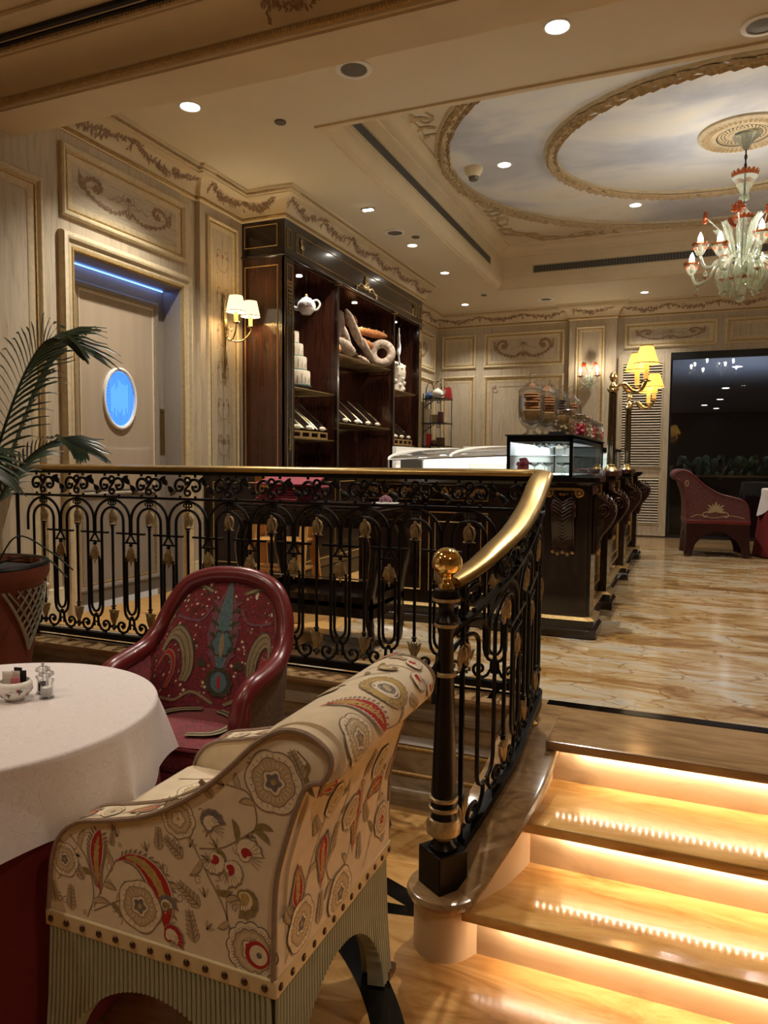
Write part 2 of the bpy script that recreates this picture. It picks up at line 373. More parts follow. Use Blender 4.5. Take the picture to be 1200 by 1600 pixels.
    def build(s, name, mats, parent=None, smooth=35, bevel=0.0, loc=None):
        me = bpy.data.meshes.new(name); me.from_pydata(s.v, [], s.f)
        if not isinstance(mats, (list, tuple)): mats = [mats]
        for q in mats: me.materials.append(M[q] if isinstance(q, str) else q)
        if len(mats) > 1: me.polygons.foreach_set('material_index', s.m)
        if smooth:
            me.shade_smooth(); me.set_sharp_from_angle(angle=math.radians(smooth))
        me.update()
        o = bpy.data.objects.new(name, me); COL.objects.link(o)
        if parent: o.parent = parent
        if loc: o.location = loc
        if bevel:
            b = o.modifiers.new('bevel', 'BEVEL'); b.width = bevel; b.segments = 2; b.limit_method = 'ANGLE'; b.angle_limit = .6
        return o
def tag(o, label=None, cat=None, group=None, kind=None):
    if label: o['label'] = label
    if cat: o['category'] = cat
    if group: o['group'] = group
    if kind: o['kind'] = kind
    return o
def thing(name, label, cat, loc=(0, 0, 0), rz=0, group=None):
    o = bpy.data.objects.new(name, None); COL.objects.link(o); o.empty_display_size = .1
    o.location = loc; o.rotation_euler = (0, 0, rz); return tag(o, label, cat, group)
def struct(o, label=None): return tag(o, label, None, None, 'structure')
def dup(root, loc, rz=None, label=None, scale=None):
    r = root.copy(); COL.objects.link(r); r.location = loc
    if rz is not None: r.rotation_euler = (0, 0, rz)
    if scale: r.scale = (scale,)*3
    if label: r['label'] = label
    def rec(a, b):
        for ch in list(a.children):
            c = ch.copy(); COL.objects.link(c); c.parent = b; rec(ch, c)
    rec(root, r); return r
def light(kind, name, loc, power, col=WARM, parent=None, size=.05, spot=None, blend=.6, dirv=None, sx=None, sy=None):
    l = bpy.data.lights.new(name, kind); l.energy = power; l.color = col
    if kind == 'SPOT': l.spot_size = math.radians(spot or 100); l.spot_blend = blend; l.shadow_soft_size = size
    elif kind == 'AREA':
        l.shape = 'RECTANGLE'; l.size = sx; l.size_y = sy
    else: l.shadow_soft_size = size
    o = bpy.data.objects.new(name, l); COL.objects.link(o); o.location = loc
    if parent: o.parent = parent
    if dirv: o.rotation_euler = Vector(dirv).to_track_quat('-Z', 'Y').to_euler()
    return o
def spiral(c, r0, r1, a0, a1, n=18):
    return [(c[0]+(r0+(r1-r0)*i/n)*math.cos(a0+(a1-a0)*i/n), c[1]+(r0+(r1-r0)*i/n)*math.sin(a0+(a1-a0)*i/n)) for i in range(n+1)]
def bez(pts, n=14):
    """smooth Catmull-Rom curve through 2D or 3D points"""
    P = [Vector(p) for p in pts]; P = [P[0]*2-P[1]]+P+[P[-1]*2-P[-2]]; out = []
    for i in range(1, len(P)-2):
        for k in range(n):
            t = k/n; a, b, c, d = P[i-1], P[i], P[i+1], P[i+2]
            out.append(tuple(.5*((2*b)+(c-a)*t+(2*a-5*b+4*c-d)*t*t+(3*b-a-3*c+d)*t**3)))
    out.append(tuple(P[-2])); return out

# flat ornament laid onto a surface: fn(u,v,h)->xyz; every shape is its own thin layer
class Orn:
    def __init__(s, fn, mb=None, h=.0012, step=2.2e-5): s.fn = fn; s.b = mb or MB(); s.h = h; s.k = 0; s.step = step; s.hold = False
    def lv(s, h=None):
        if not s.hold: s.k += 1
        return (s.h if h is None else h)+s.step*(s.k % 90)
    def begin(s, k=0): s.k = k; s.hold = False
    def stroke(s, pts, w, mi=0, h=None):
        """ribbon of half-width w (number or function of 0..1)"""
        L = s.lv(h); n = len(pts); vs = []; wm = max(w(i/8) for i in range(9)) if callable(w) else w
        nc = max(1, min(6, int(2*wm/.012)+1))
        for i, p in enumerate(pts):
            a = pts[max(0, i-1)]; b = pts[min(n-1, i+1)]; dx, dy = b[0]-a[0], b[1]-a[1]; q = math.hypot(dx, dy) or 1
            ww = w(i/(n-1)) if callable(w) else w
            nx, ny = -dy/q*ww, dx/q*ww
            for c in range(nc+1): f = 1-2*c/nc; vs.append(s.fn(p[0]+nx*f, p[1]+ny*f, L))
        k = nc+1; s.b.cur = mi; s.b.add(vs, [(k*i+c, k*i+c+1, k*i+k+c+1, k*i+k+c) for i in range(n-1) for c in range(nc)])
    def blob(s, cx, cy, rf, mi=0, n=28, rings=2, h=None, rot=0, sx=1.0, sy=1.0):
        """star-shaped patch; rf(angle)->radius"""
        L = s.lv(h); vs = [s.fn(cx, cy, L)]; ca, sa = math.cos(rot), math.sin(rot)
        for q in range(1, rings+1):
            for i in range(n):
                a = 2*PI*i/n; r = (rf(a) if callable(rf) else rf)*q/rings
                x, y = r*math.cos(a)*sx, r*math.sin(a)*sy
                vs.append(s.fn(cx+x*ca-y*sa, cy+x*sa+y*ca, L))
        fs = [(0, 1+i, 1+(i+1) % n) for i in range(n)]
        for q in range(rings-1):
            o = 1+q*n; fs += [(o+i, o+n+i, o+n+(i+1) % n, o+(i+1) % n) for i in range(n)]
        s.b.cur = mi; s.b.add(vs, fs)
    def leaf(s, x, y, ang, ln, w, mi=0, bend=0.0, h=None, n=5):
        pts = []
        for i in range(n+1):
            t = i/n; a = ang+bend*t; pts.append((x+math.cos(a)*ln*t, y+math.sin(a)*ln*t))
        s.stroke(pts, lambda t: w*math.sin(PI*min(1, .08+t*.92))**.8+.0002, mi, h)
# ================================================================= ROOM SHELL
XR = 4.0
# ---- floors
b = MB(); b.box(-6, XR, -3.0, 3.0, ZF-.08, ZF); struct(b.build('floor', 'trav', smooth=0))
b = MB(); b.box(XL, XR, 3.09, 9.37, -.10, 0.0); struct(b.build('floor', 'marble', smooth=0))
b = MB(); b.box(XL, XR, 9.37, 12.0, -.10, 0.0); struct(b.build('floor', 'capst', smooth=0))
b = MB(); b.box(XL, -1.93, 3.30, 9.0, 0.0, 0.004); struct(b.build('floor', 'woodfloor', smooth=0))
b = MB(); b.box(-.52, XR, 3.03, 3.09, -.10, 0.0012); struct(b.build('trim_1', 'black', smooth=0))
# black inlay bands in the lower floor
b = MB()
b.grid(lambda a, c: ((-1.55)+(.98+.09*c)*math.cos(-1.2+2.6*a), 1.15+(.98+.09*c)*math.sin(-1.2+2.6*a), ZF+.0012), 60, 1)
b.quad((-.95, 2.26, ZF+.0014), (-.62, 2.12, ZF+.0014), (-.62, 2.20, ZF+.0014), (-.95, 2.34, ZF+.0014))
b.quad((-1.0, 2.12, ZF+.0015), (-.62, 2.20, ZF+.0015), (-.62, 2.23, ZF+.0015), (-1.0, 2.19, ZF+.0015))
struct(b.build('trim_2', 'black', smooth=0))

# ---- stair string wall plan curve (centre line of the cap), s -> (x,y,drop)
PATH = bez([(-.72, 3.09), (-.62, 3.088), (-.565, 3.055), (-.550, 2.95), (-.540, 2.68), (-.545, 2.45), (-.580, 2.27), (-.625, 2.16), (-.665, 2.085)], 10)
PL = [0.0]
for i in range(1, len(PATH)): PL.append(PL[-1]+math.hypot(PATH[i][0]-PATH[i-1][0], PATH[i][1]-PATH[i-1][1]))
SLEN = PL[-1]
def interp(x, pts):
    if x <= pts[0][0]: return pts[0][1]
    for a, c in zip(pts[:-1], pts[1:]):
        if x <= c[0]: t = (x-a[0])/(c[0]-a[0]); return a[1]+(c[1]-a[1])*t
    return pts[-1][1]
DTOP = bez([(0, 0), (.18, -.002), (.32, -.03), (.51, -.105), (.7, -.165), (.91, -.23), (1.05, -.285), (1.18, -.33)], 6)
DCAP = bez([(0, 0), (.3, -.002), (.5, -.018), (.8, -.085), (.95, -.14), (1.08, -.225), (1.18, -.30)], 6)
def drop(s, z=0.0):
    c = interp(s, DCAP); t = interp(s, DTOP); k = max(0, min(1, z/.93)); return c+(t-c)*k
def path(s):
    """plan point and direction at arc length s past x=-0.72; negative s runs back along the straight"""
    if s <= 0: return (-.72+s, 3.09), (1, 0), 0.0
    for i in range(1, len(PL)):
        if s <= PL[i] or i == len(PL)-1:
            t = (s-PL[i-1])/(PL[i]-PL[i-1]); a, c = PATH[i-1], PATH[i]
            d = (c[0]-a[0], c[1]-a[1]); q = math.hypot(*d)
            return (a[0]+d[0]*t, a[1]+d[1]*t), (d[0]/q, d[1]/q), s
def onpath(s, off, z):
    """off is to the left of travel, i.e. towards the steps on the curve"""
    p, d, q = path(s); return (p[0]-d[1]*off, p[1]+d[0]*off, z+drop(max(0, s), z))

# ---- steps
def step(x0, y0, z, deep):
    b = MB(); b.box(x0, XR, y0, y0+deep, z-.035, z); return b
STEPS = [(-.43, 2.62, 0.0), (-.44, 2.303, -.16), (-.565, 2.016, -.32)]
for i, (x0, y, z) in enumerate(STEPS):
    deep = (3.03-2.62) if i == 0 else .36
    b = step(x0-(.05 if i == 1 else .02), y, z, deep+(.0 if i == 0 else .02)); struct(b.build('trim_%d' % (3+i), 'tread' if i else 'capst', smooth=0, bevel=.006))
    b = MB(); b.box(x0-.08, XR, y+.055, y+.12, z-.16, z-.035); struct(b.build('trim_%d' % (6+i), 'rstone', smooth=0))
    t = thing('step_light_strip', ['warm light strip tucked under the top landing nosing', 'warm light strip tucked under the middle step nosing', 'warm light strip tucked under the lowest step nosing'][i], 'light strip', (0, 0, 0), 0)
    m = MB()
    for k in range(int((2.4-x0)/.022)): xx = x0+.02+k*.022; m.box(xx, xx+.006, y+.030, y+.036, z-.0385, z-.035)
    m.build('strip', 'led', t, smooth=0)
    for k in range(3):
        light('AREA', 'strip_light', (x0+.38+k*.62+.03, y+.041, z-.0425), .82, LEDC, t, sx=.62, sy=.012, dirv=(0, .35, -1))
# platform mass behind the steps and below the landing
b = MB(); b.box(-.50, XR, 2.75, 3.2, ZF, -.04); struct(b.build('trim_9', 'plasterw', smooth=0))

# ---- curb and stepped plinth wall under the balustrade
b = MB()
prof = [(.0, -.10), (.0, .0), (.14, .0), (.155, -.006), (.158, -.02), (.15, -.035), (.13, -.042)]
b.sweep([(XL, 3.12), (-.64, 3.12)], [(d+.0, z) for d, z in prof]); struct(b.build('trim_10', 'capst'))
b = MB()
b.sweep([(XL, 3.12), (-.70, 3.12)], [(.13, -.042), (.13, -.085), (.155, -.10), (.175, -.105), (.18, -.118), (.172, -.125), (.165, -.20), (.185, -.215), (.195, -.225), (.19, -.235)]); struct(b.build('trim_11', 'plinth'))
b = MB(); b.sweep([(XL, 3.12), (-.70, 3.12)], [(.19, -.235), (.197, -.240), (.197, -.247), (.19, -.252)]); b.sweep([(XL, 3.12), (-.70, 3.12)], [(.19, -.352), (.197, -.357), (.197, -.364), (.19, -.369)]); struct(b.build('trim_12', 'gold'))
b = MB()
b.sweep([(XL, 3.12), (-.70, 3.12)], [(.19, -.252), (.19, -.352)]); b.sweep([(XL, 3.12), (-.70, 3.12)], [(.19, -.369), (.205, -.40), (.23, -.405), (.235, -.412), (.25, -.418), (.255, -.43), (.255, ZF)])
struct(b.build('trim_13', 'plinth'))
# curved string wall with its cap
def cap_at(a, off, z): return onpath(-.05+a*(SLEN+.05), off, z)
E0 = SLEN+.0
sec = [(a+.014, z) for a, z in [(-.115, -.10), (-.118, -.02), (-.112, -.004), (-.10, 0), (.10, 0), (.112, -.004), (.118, -.016), (.112, -.03), (.095, -.036), (.095, -.06)]]
b = MB()
b.grid(lambda a, c: cap_at(a, sec[round(c*(len(sec)-1))][0], sec[round(c*(len(sec)-1))][1]), 48, len(sec)-1)
pe, de, q = path(SLEN); dz = drop(SLEN); pe = (pe[0]-de[1]*.014, pe[1]+de[0]*.014)
def endp(th, r, z):      # half circle round the end point
    return (pe[0]+r*(-de[1]*math.cos(th)+de[0]*math.sin(th)), pe[1]+r*(de[0]*math.cos(th)+de[1]*math.sin(th)), z+dz)
b.grid(lambda a, c: endp(PI*a, [0, .10, .112, .118, .112, .095][round(c*5)], [0, 0, -.004, -.016, -.03, -.036][round(c*5)]), 20, 5)
struct(b.build('trim_14', 'capst'))
b = MB()
b.grid(lambda a, c: (lambda p: (p[0], p[1], (p[2] if c == 0 else ZF)))(cap_at(a, .109, -.036)), 48, 1)
b.grid(lambda a, c: (lambda p: (p[0], p[1], (p[2] if c == 0 else ZF)))(cap_at(a, -.081, -.036)), 48, 1)
b.grid(lambda a, c: (lambda p: (p[0], p[1], (p[2] if c == 0 else ZF)))(endp(PI*a, .095, -.036)), 20, 1)
struct(b.build('trim_15', 'plasterw'))

# ---- walls
PLW = lambda u, v, h: (XL+h, u, v)           # left wall plane: u=y, v=z
PBW = lambda u, v, h: (u, YB-h, v)           # back wall plane
DY0, DY1, DZ = 3.60, 4.655, 2.31
b = MB()
b.box(XL-.25, XL, -3, DY0, ZF, 3.4); b.box(XL-.25, XL, DY1, YB+.3, -.1, 3.4); b.box(XL-.25, XL, DY0, DY1, DZ, 3.4)
wl = struct(b.build('wall_left', 'wall', smooth=0))
# pilaster
b = MB(); b.box(XL, XL+.04, 4.85, 5.435, 0, 3.1); b.build('pilaster', 'wall', wl, smooth=0)
WPROF = [(0, 0), (0, .022), (.010, .030), (.022, .030), (.032, .022), (.040, .014)]
WGOLD = [(.040, .014), (.044, .018), (.052, .018), (.056, .010)]
WIN = [(.056, .010), (.085, .008), (.10, .002)]
def panel(P, u0, u1, v0, v1, wall, k=1.0, inner=True, f=None):
    m = MB(); m.frame(P, u0, u1, v0, v1, [(d*k, h*k) for d, h in WPROF]); 
    if inner: m.frame(P, u0, u1, v0, v1, [(d*k, h*k) for d, h in WIN])
    m.build('panel_moulding', 'mould', wall)
    m = MB(); m.frame(P, u0, u1, v0, v1, [(d*k, h*k) for d, h in WGOLD]); m.build('gilded_fillet', 'gold', wall)
panel(PLW, 1.9, 3.352, .22, 2.675, wl)
panel(PLW, -.2, 1.75, .22, 2.675, wl)
panel(PLW, 3.50, 4.71, 2.512, 2.955, wl)
m = MB(); m.quad(PLW(3.60, 2.61, .003), PLW(4.61, 2.61, .003), PLW(4.61, 2.855, .003), PLW(3.60, 2.855, .003)); m.build('horizontal_grain_field', 'wall_h', wl, smooth=0)
PPW = lambda u, v, h: (XL+.04+h, u, v)
panel(PPW, 4.93, 5.36, .25, 2.945, wl, .75)
# door casing
def casing(P, u0, u1, v0, v1, prof, name, mt, par):
    m = MB(); vs = []
    for d, h in prof: vs += [P(u0+d, v0, h), P(u0+d, v1-d, h), P(u1-d, v1-d, h), P(u1-d, v0, h)]
    m.add(vs, [(a*4+q, a*4+q+1, (a+1)*4+q+1, (a+1)*4+q) for a in range(len(prof)-1) for q in range(3)]); return m.build(name, mt, par)
casing(PLW, 3.479, 4.755, 0, 2.419, [(0, 0), (0, .03), (.010, .045), (.03, .052), (.045, .045), (.055, .03), (.075, .028), (.085, .022)], 'door_casing', 'mould', wl)
casing(PLW, 3.479, 4.755, 0, 2.419, [(.085, .022), (.090, .027), (.102, .027), (.108, .015)], 'gilded_casing_bead', 'gold', wl)
casing(PLW, 3.479, 4.755, 0, 2.419, [(.108, .015), (.116, .008), (.121, -.10), (.121, -.15)], 'door_reveal', 'doorw', wl)
# baseboard
m = MB(); bp = [(0.022, 0), (.022, .14), (.014, .155), (.010, .19), (0, .2)]
m.sweep([(XL, 3.25), (XL, 3.479)], bp); m.sweep([(XL, 4.755), (XL, 4.85), (XL+.04, 4.85), (XL+.04, 5.43)], bp); m.sweep([(XL, 9.0), (XL, YB), (-1.64, YB), (-1.64, YB-.08), (-1.0, YB-.08), (-1.0, YB)], bp)
struct(m.build('baseboard_left', 'mould'))
m = MB(); m.sweep([(XL, -2.5), (XL, 2.94)], [(d, z+ZF) for d, z in bp]); struct(m.build('baseboard_lower', 'mould'))

# ---- door with oval window
dx = XL-.15
PD = lambda u, v, h: (dx+h, u, v)
door = thing('door_1', None, None); struct(door)
m = MB(); m.box(dx-.045, dx, DY0, DY1, .01, DZ); dl = m.build('door_leaf', 'doorw', door, smooth=0)
m = MB(); m.frame(PD, 3.725, 4.56, .10, 2.19, [(0, 0), (0, .018), (.012, .024), (.03, .018), (.04, .010)]); m.build('door_moulding', 'doorw', door)
m = MB(); m.frame(PD, 3.772, 4.513, .77, 2.14, [(0, 0), (.0, .010), (.011, .010), (.013, .003)]); m.build('pale_bead', 'bead', door)
m = MB(); m.frame(PD, 3.725, 4.56, .10, 2.19, [(.04, .010), (.043, .014), (.050, .014), (.052, .004)]); m.build('gilded_fillet', 'gold', door)
m = MB(); m.quad(PD(3.78, .80, .004), PD(4.505, .80, .004), PD(4.505, 2.13, .004), PD(3.78, 2.13, .004)); m.build('lacquered_panel', 'lacq', door, smooth=0)
m = MB(); m.frame(PD, 3.775, 4.51, .76, .80, [(0, 0), (0, .012), (.01, .012)]); m.build('door_rail', 'doorw', door)
oc = (4.145, 1.44); orx, orz = .145, .195
def oval(k, th, h): return PD(oc[0]+orx*k*math.cos(th), oc[1]+orz*k*math.sin(th), h)
m = MB(); m.grid(lambda a, c: oval([1.13, 1.13, 1.07, 1.0, 1.0][round(c*4)], 2*PI*a, [.004, .022, .026, .020, -.02][round(c*4)]), 48, 4, cu=True); m.build('oval_window_frame', 'white', door)
m = MB(); m.add([oval(0, 0, .006)]+[oval(1.0, 2*PI*i/48, .006) for i in range(48)], [(0, i+1, (i+1) % 48+1) for i in range(48)]); m.build('oval_blue_pane', 'bluelit', door, smooth=0)
m = MB(); random.seed(3)
for i in range(20):
    u = -0.93+1.86*i/19; hz = math.sqrt(max(0, 1-u*u))*.95
    for sg in (1, -1):
        lo = max(.15, hz*.35+.35*random.random()) if abs(u) < .6 else 0.0
        if lo < hz: m.quad(PD(oc[0]+orx*u-.0028, oc[1]+sg*orz*lo, .0072), PD(oc[0]+orx*u+.0028, oc[1]+sg*orz*lo, .0072), PD(oc[0]+orx*u+.0028, oc[1]+sg*orz*hz, .0072), PD(oc[0]+orx*u-.0028, oc[1]+sg*orz*hz, .0072))
for i in range(9):
    v = -.5+i*.12; m.quad(PD(oc[0]-orx*.85, oc[1]+orz*v, .0074), PD(oc[0]-orx*.62, oc[1]+orz*v, .0074), PD(oc[0]-orx*.62, oc[1]+orz*(v+.015), .0074), PD(oc[0]-orx*.85, oc[1]+orz*(v+.015), .0074))
m.build('blue_lattice', 'bluescr', door, smooth=0)
m = MB(); m.box(dx, dx+.004, 4.567, 4.645, 1.05, 1.40); pp = m.build('push_plate', 'brassp', door, smooth=0)
def text(s, P, u, v, size, mt, par, name='lettering', h=.005, udir=1):
    c = bpy.data.curves.new(name, 'FONT'); c.body = s; c.size = size; c.align_x = 'CENTER'; c.extrude = .0003
    o = bpy.data.objects.new(name, c); COL.objects.link(o); o.data.materials.append(M[mt])
    o0 = Vector(P(u, v, h)); ux = (Vector(P(u+udir, v, h))-o0).normalized(); vy = (Vector(P(u, v+1, h))-o0).normalized(); n = ux.cross(vy)
    R_ = Matrix((ux, vy, n)).transposed().to_4x4(); o.matrix_world = Matrix.Translation(o0) @ R_
    if par: o.parent = par
    return o
text('PUSH', PD, 4.606, 1.365, .022, 'ink', pp)
m = MB(); m.box(dx+.001, dx+.008, DY0+.03, DY1-.03, DZ-.020, DZ-.014); bl = tag(m.build('blue_light_strip', 'blueled', smooth=0), 'thin blue light strip glowing under the head of the doorway', 'light strip')
light('AREA', 'blue_glow', (dx+.03, 4.12, DZ-.022), .25, (.25, .4, 1.0), bl, sx=.03, sy=1.0)

# ---- back wall
b = MB()
b.box(XL, -.29, YB, YB+.2, -.1, 3.4); b.box(-.29, XR, YB, YB+.2, 2.52, 3.4); b.box(-1.64, -1.0, YB-.08, YB, 0, 3.1)
wb = struct(b.build('wall_back', 'wall', smooth=0))
b = MB(); b.box(XR, XR+.2, 2.0, YB+.3, -.5, 3.4); b.build; struct(b.build('wall_right', 'wall', smooth=0))
for u0, u1, v0, v1 in ((-3.56, -3.02, 2.42, 2.93), (-2.90, -1.72, 2.42, 2.93), (-3.56, -3.02, .25, 2.31), (-2.90, -1.72, .25, 2.30), (-.90, .28, 2.60, 2.95), (.37, 1.6, 2.60, 2.95), (1.7, 2.9, 2.60, 2.95)):
    panel(PBW, u0, u1, v0, v1, wb)
PPB = lambda u, v, h: (u, YB-.08-h, v)
panel(PPB, -1.55, -1.15, .25, 2.93, wb, .8)
panel(PLW, 9.2, 10.65, .25, 2.25, wl); panel(PLW, 9.2, 10.65, 2.36, 2.93, wl)

# ---- cornice of the upper room
CP = [(0, 3.022), (.012, 3.024), (.016, 3.034)]
CB = [(.016, 3.034), (.024, 3.038), (.024, 3.050), (.018, 3.054)]
CC = [(.018, 3.054), (.028, 3.056), (.028, 3.060)]+[(.03+.10*(1-math.cos(t*PI/16)), 3.060+.115*math.sin(t*PI/16)) for t in range(0, 9)]+[(.136, 3.176), (.136, 3.186), (.148, 3.190)]
CD = [(.148, 3.190), (.154, 3.200), (.150, 3.206)]
CT = [(.150, 3.206), (.165, 3.210), (.17, 3.218), (.17, 3.229)]
cpath = [(XL, 3.19), (XL, 4.85), (XL+.04, 4.85), (XL+.04, 5.435), (-3.18, 5.435), (-3.18, 8.86), (XL, 8.86), (XL, YB), (-1.64, YB), (-1.64, YB-.08), (-1.0, YB-.08), (-1.0, YB), (XR, YB)]
m = MB(); m.sweep(cpath, CP); m.sweep(cpath, CC); m.sweep(cpath, CT); cor = struct(m.build('trim_16', 'cream'))
m = MB(); m.sweep(cpath, CB); m.build('gilded_bead', 'gold', cor)
m = MB(); m.sweep(cpath, CD); m.build('dentil_band', 'mould', cor)
# bead pearls and dentils on the near runs
def along(p, q, step):
    p, q = Vector(p), Vector(q); L = (q-p).length; d = (q-p)/L; n = Vector((d.y, -d.x)); k = int(L/step)
    return [(p+d*(i+.5)*step, d, n) for i in range(k)]
m = MB(); m2 = MB()
for a, c in zip(cpath[:-1], cpath[1:]):
    if (Vector(c)-Vector(a)).length < .1: continue
    for p, d, n in along(a, c, .022 if a[1] < 9 else .04):
        e = .008
        m.add([(*(p+n*.024-d*e), 3.038), (*(p+n*.024+d*e), 3.038), (*(p+n*.024+d*e), 3.050), (*(p+n*.024-d*e), 3.050), (*(p+n*.031), 3.044)], [(0, 1, 4), (1, 2, 4), (2, 3, 4), (3, 0, 4)])
        q0, q1 = p+n*.15-d*e*.8, p+n*.15+d*e*.8
        m2.add([(*q0, 3.192), (*q1, 3.192), (*q1, 3.206), (*q0, 3.206), (*(q0+n*.012), 3.192), (*(q1+n*.012), 3.192), (*(q1+n*.012), 3.204), (*(q0+n*.012), 3.204)], [(4, 5, 6, 7), (0, 1, 5, 4), (0, 4, 7, 3), (1, 2, 6, 5)])
m.build('pearl_row', 'gold', cor, smooth=0); m2.build('dentil_row', 'relief2', cor, smooth=0)
# garlands in the cove
def garland(a, c, x0, x1, seed, unit=.62, mb=None):
    p, q = Vector(a), Vector(c); d = (q-p).normalized(); n = Vector((d.y, -d.x)); rnd = random.Random(seed)
    def fn(u, v, h):      # u along, v 0..1 up the cove
        t = max(0, min(1, v))*PI/2; dd = .03+.10*(1-math.cos(t)); zz = 3.060+.115*math.sin(t)
        w = p+d*u+n*(dd+h*math.cos(t)*1.0); return (w.x, w.y, zz-h*math.sin(t))
    O = Orn(fn, mb, h=.003)
    k = max(1, round((x1-x0)/unit)); un = (x1-x0)/k; vs = .152
    class F: pass
    O.fn = lambda u, v, h: fn(u, v/vs, h)
    for j in range(k):
        s0 = x0+j*un
        N = 22
        for i in range(N+1):
            t = i/N; u = s0+un*t; v = (.112-.062*math.sin(PI*t))
            sz = .016+.016*math.sin(PI*t)
            for r in range(4):
                O.leaf(u+rnd.uniform(-.006, .006), v+rnd.uniform(-.008, .008), rnd.uniform(0, 2*PI), sz*rnd.uniform(1, 1.6), .0062, 0, h=.004)
            if i % 6 == 3: O.blob(u, v, lambda a: .013+.004*math.cos(5*a), 0, 10, 1, h=.008)
        for tt in range(7): 
            O.leaf(s0+rnd.uniform(-.012, .012), .112-.010*tt, rnd.uniform(3.6, 5.8), .026, .0065, 0, h=.004)
        for sg in (1, -1): O.stroke(spiral((s0+sg*.018, .128), .013, .005, PI if sg > 0 else 0, (PI if sg > 0 else 0)+4.5*sg, 8), .0022, 0)
    return O.b
m = MB()
for i, (a, c) in enumerate(zip(cpath[:-1], cpath[1:])):
    L = (Vector(c)-Vector(a)).length
    if L < .3: continue
    if i in (0,): garland(a, c, .15, L-.05, i, mb=m)
    elif i == 4: garland(a, c, -.02, L+.05, i, mb=m)
    else: garland(a, c, .05, L-.05, i, .62, m)
m.build('garland_relief', 'relief', cor, smooth=0)

# ---- painted arabesques
def arabesque(O, cx, cy, w, h, mi=0, rose=1):
    """swag of two volutes about a palmette, half-width w, height h"""
    for s in (1, -1):
        X = lambda u: cx+s*u*w
        Y = lambda v: cy+v*h
        main = bez([(X(.02), Y(-.10)), (X(.10), Y(-.38)), (X(.28), Y(-.62)), (X(.52), Y(-.55)), (X(.76), Y(-.22)), (X(.86), Y(.20)), (X(.78), Y(.62)), (X(.64), Y(.72)), (X(.54), Y(.48)), (X(.58), Y(.18)), (X(.68), Y(.16)), (X(.70), Y(.34))], 7)
        O.stroke(main, lambda t: .0042+.0042*math.sin(PI*t), mi)
        n = len(main)
        for k in range(4, n-10, 3):
            p, q = main[k], main[k+1]; a = math.atan2(q[1]-p[1], q[0]-p[0])
            for sg in (1, -1): O.leaf(p[0], p[1], a+sg*(.8 if k % 2 else 1.1), h*.24, .0085, mi, bend=-.6*sg)
        O.blob(X(.64), Y(.34), lambda a: h*.13*(1+.25*math.cos(6*a)), rose, 18, 1)
        for v in (-.05, .12, .30, .5): O.leaf(X(.86), Y(v), 0 if s > 0 else PI, w*.15, .009, mi, bend=.9*s)
        O.stroke(bez([(X(.02), Y(.18)), (X(.12), Y(.30)), (X(.20), Y(.12)), (X(.28), Y(.22)), (X(.36), Y(.02)), (X(.42), Y(.06))], 6), .0028, mi)
        O.stroke(spiral((X(.07), Y(.42)), w*.06, w*.02, PI/2, PI/2-s*5, 10), .003, mi)
        for v in (-.6, -.45): O.leaf(X(.40), Y(v), (-.5 if s > 0 else PI+.5), w*.14, .006, mi, bend=.6*s)
    O.stroke([(cx, cy+.5*h), (cx, cy-.55*h)], .0035, mi)
    for a in (-.9, -.45, 0, .45, .9): O.leaf(cx, cy-.35*h, -PI/2+a, h*.36, .008, mi); O.leaf(cx, cy+.35*h, PI/2+a*1.1, h*.30, .007, mi)
    O.blob(cx, cy-.32*h, h*.06, rose, 10, 1)
def candelabra_orn(O, cx, y0, y1, w, mi=0):
    n = int((y1-y0)/.30); rnd = random.Random(5)
    O.stroke([(cx, y0), (cx, y1)], .0022, mi)
    for k in range(n):
        y = y0+(k+.5)*(y1-y0)/n
        kind = k % 4
        for s in (1, -1):
            O.stroke(spiral((cx+s*w*.52, y+.05), w*.40, w*.10, -PI/2 if s > 0 else -PI/2, (-PI/2)+s*5.2, 16), .0028, mi)
            O.stroke(bez([(cx, y-.10), (cx+s*w*.5, y-.09), (cx+s*w*.9, y-.02), (cx+s*w*.8, y+.07)], 6), .0028, mi)
            for a in (0, .6, 1.2): O.leaf(cx+s*w*.75, y+.01, a if s > 0 else PI-a, w*.30, .0045, mi)
            O.stroke([(cx+s*w*.92, y-.04), (cx+s*w*.92, y-.12)], .0015, mi); O.blob(cx+s*w*.92, y-.125, .006, mi, 8, 1)
        if kind == 0: O.blob(cx, y-.02, lambda a: w*.42*(abs(math.sin(a))**.3 if math.sin(a) < 0 else .25), mi, 20, 1)
        elif kind == 2:
            for a in (-1, -.5, 0, .5, 1): O.leaf(cx, y, PI/2+a, w*.6, .006, mi)
        else: O.blob(cx, y+.02, lambda a: .014*(1+.3*math.cos(5*a)), 1, 14, 1)
O = Orn(PLW, h=.0045); arabesque(O, 4.10, 2.735, .47, .115); O.b.build('painted_scroll', ['relief', 'rose'], wl, smooth=0)
O = Orn(PPW, h=.004); candelabra_orn(O, 5.145, .40, 2.80, .085); O.b.build('painted_scroll', ['relief', 'rose'], wl, smooth=0)
O = Orn(PBW, h=.0045); arabesque(O, -2.31, 2.68, .46, .17); arabesque(O, -.31, 2.775, .46, .09)
for s in (1, -1):
    cx = -2.31+s*.40; O.stroke(spiral((cx, 2.09), .06, .02, PI/2, PI/2-s*5, 14), .004, 0); O.stroke([(cx-s*.05, 2.14), (-2.31, 2.14)], .003, 0); O.stroke([(cx+s*.05, 2.08), (cx+s*.05, .5)], .003, 0)
    for a in (.3, .9, 1.5): O.leaf(cx, 2.11, (0 if s > 0 else PI)+a*s, .07, .007, 0)
O.b.build('painted_scroll', ['relief', 'rose'], wb, smooth=0)
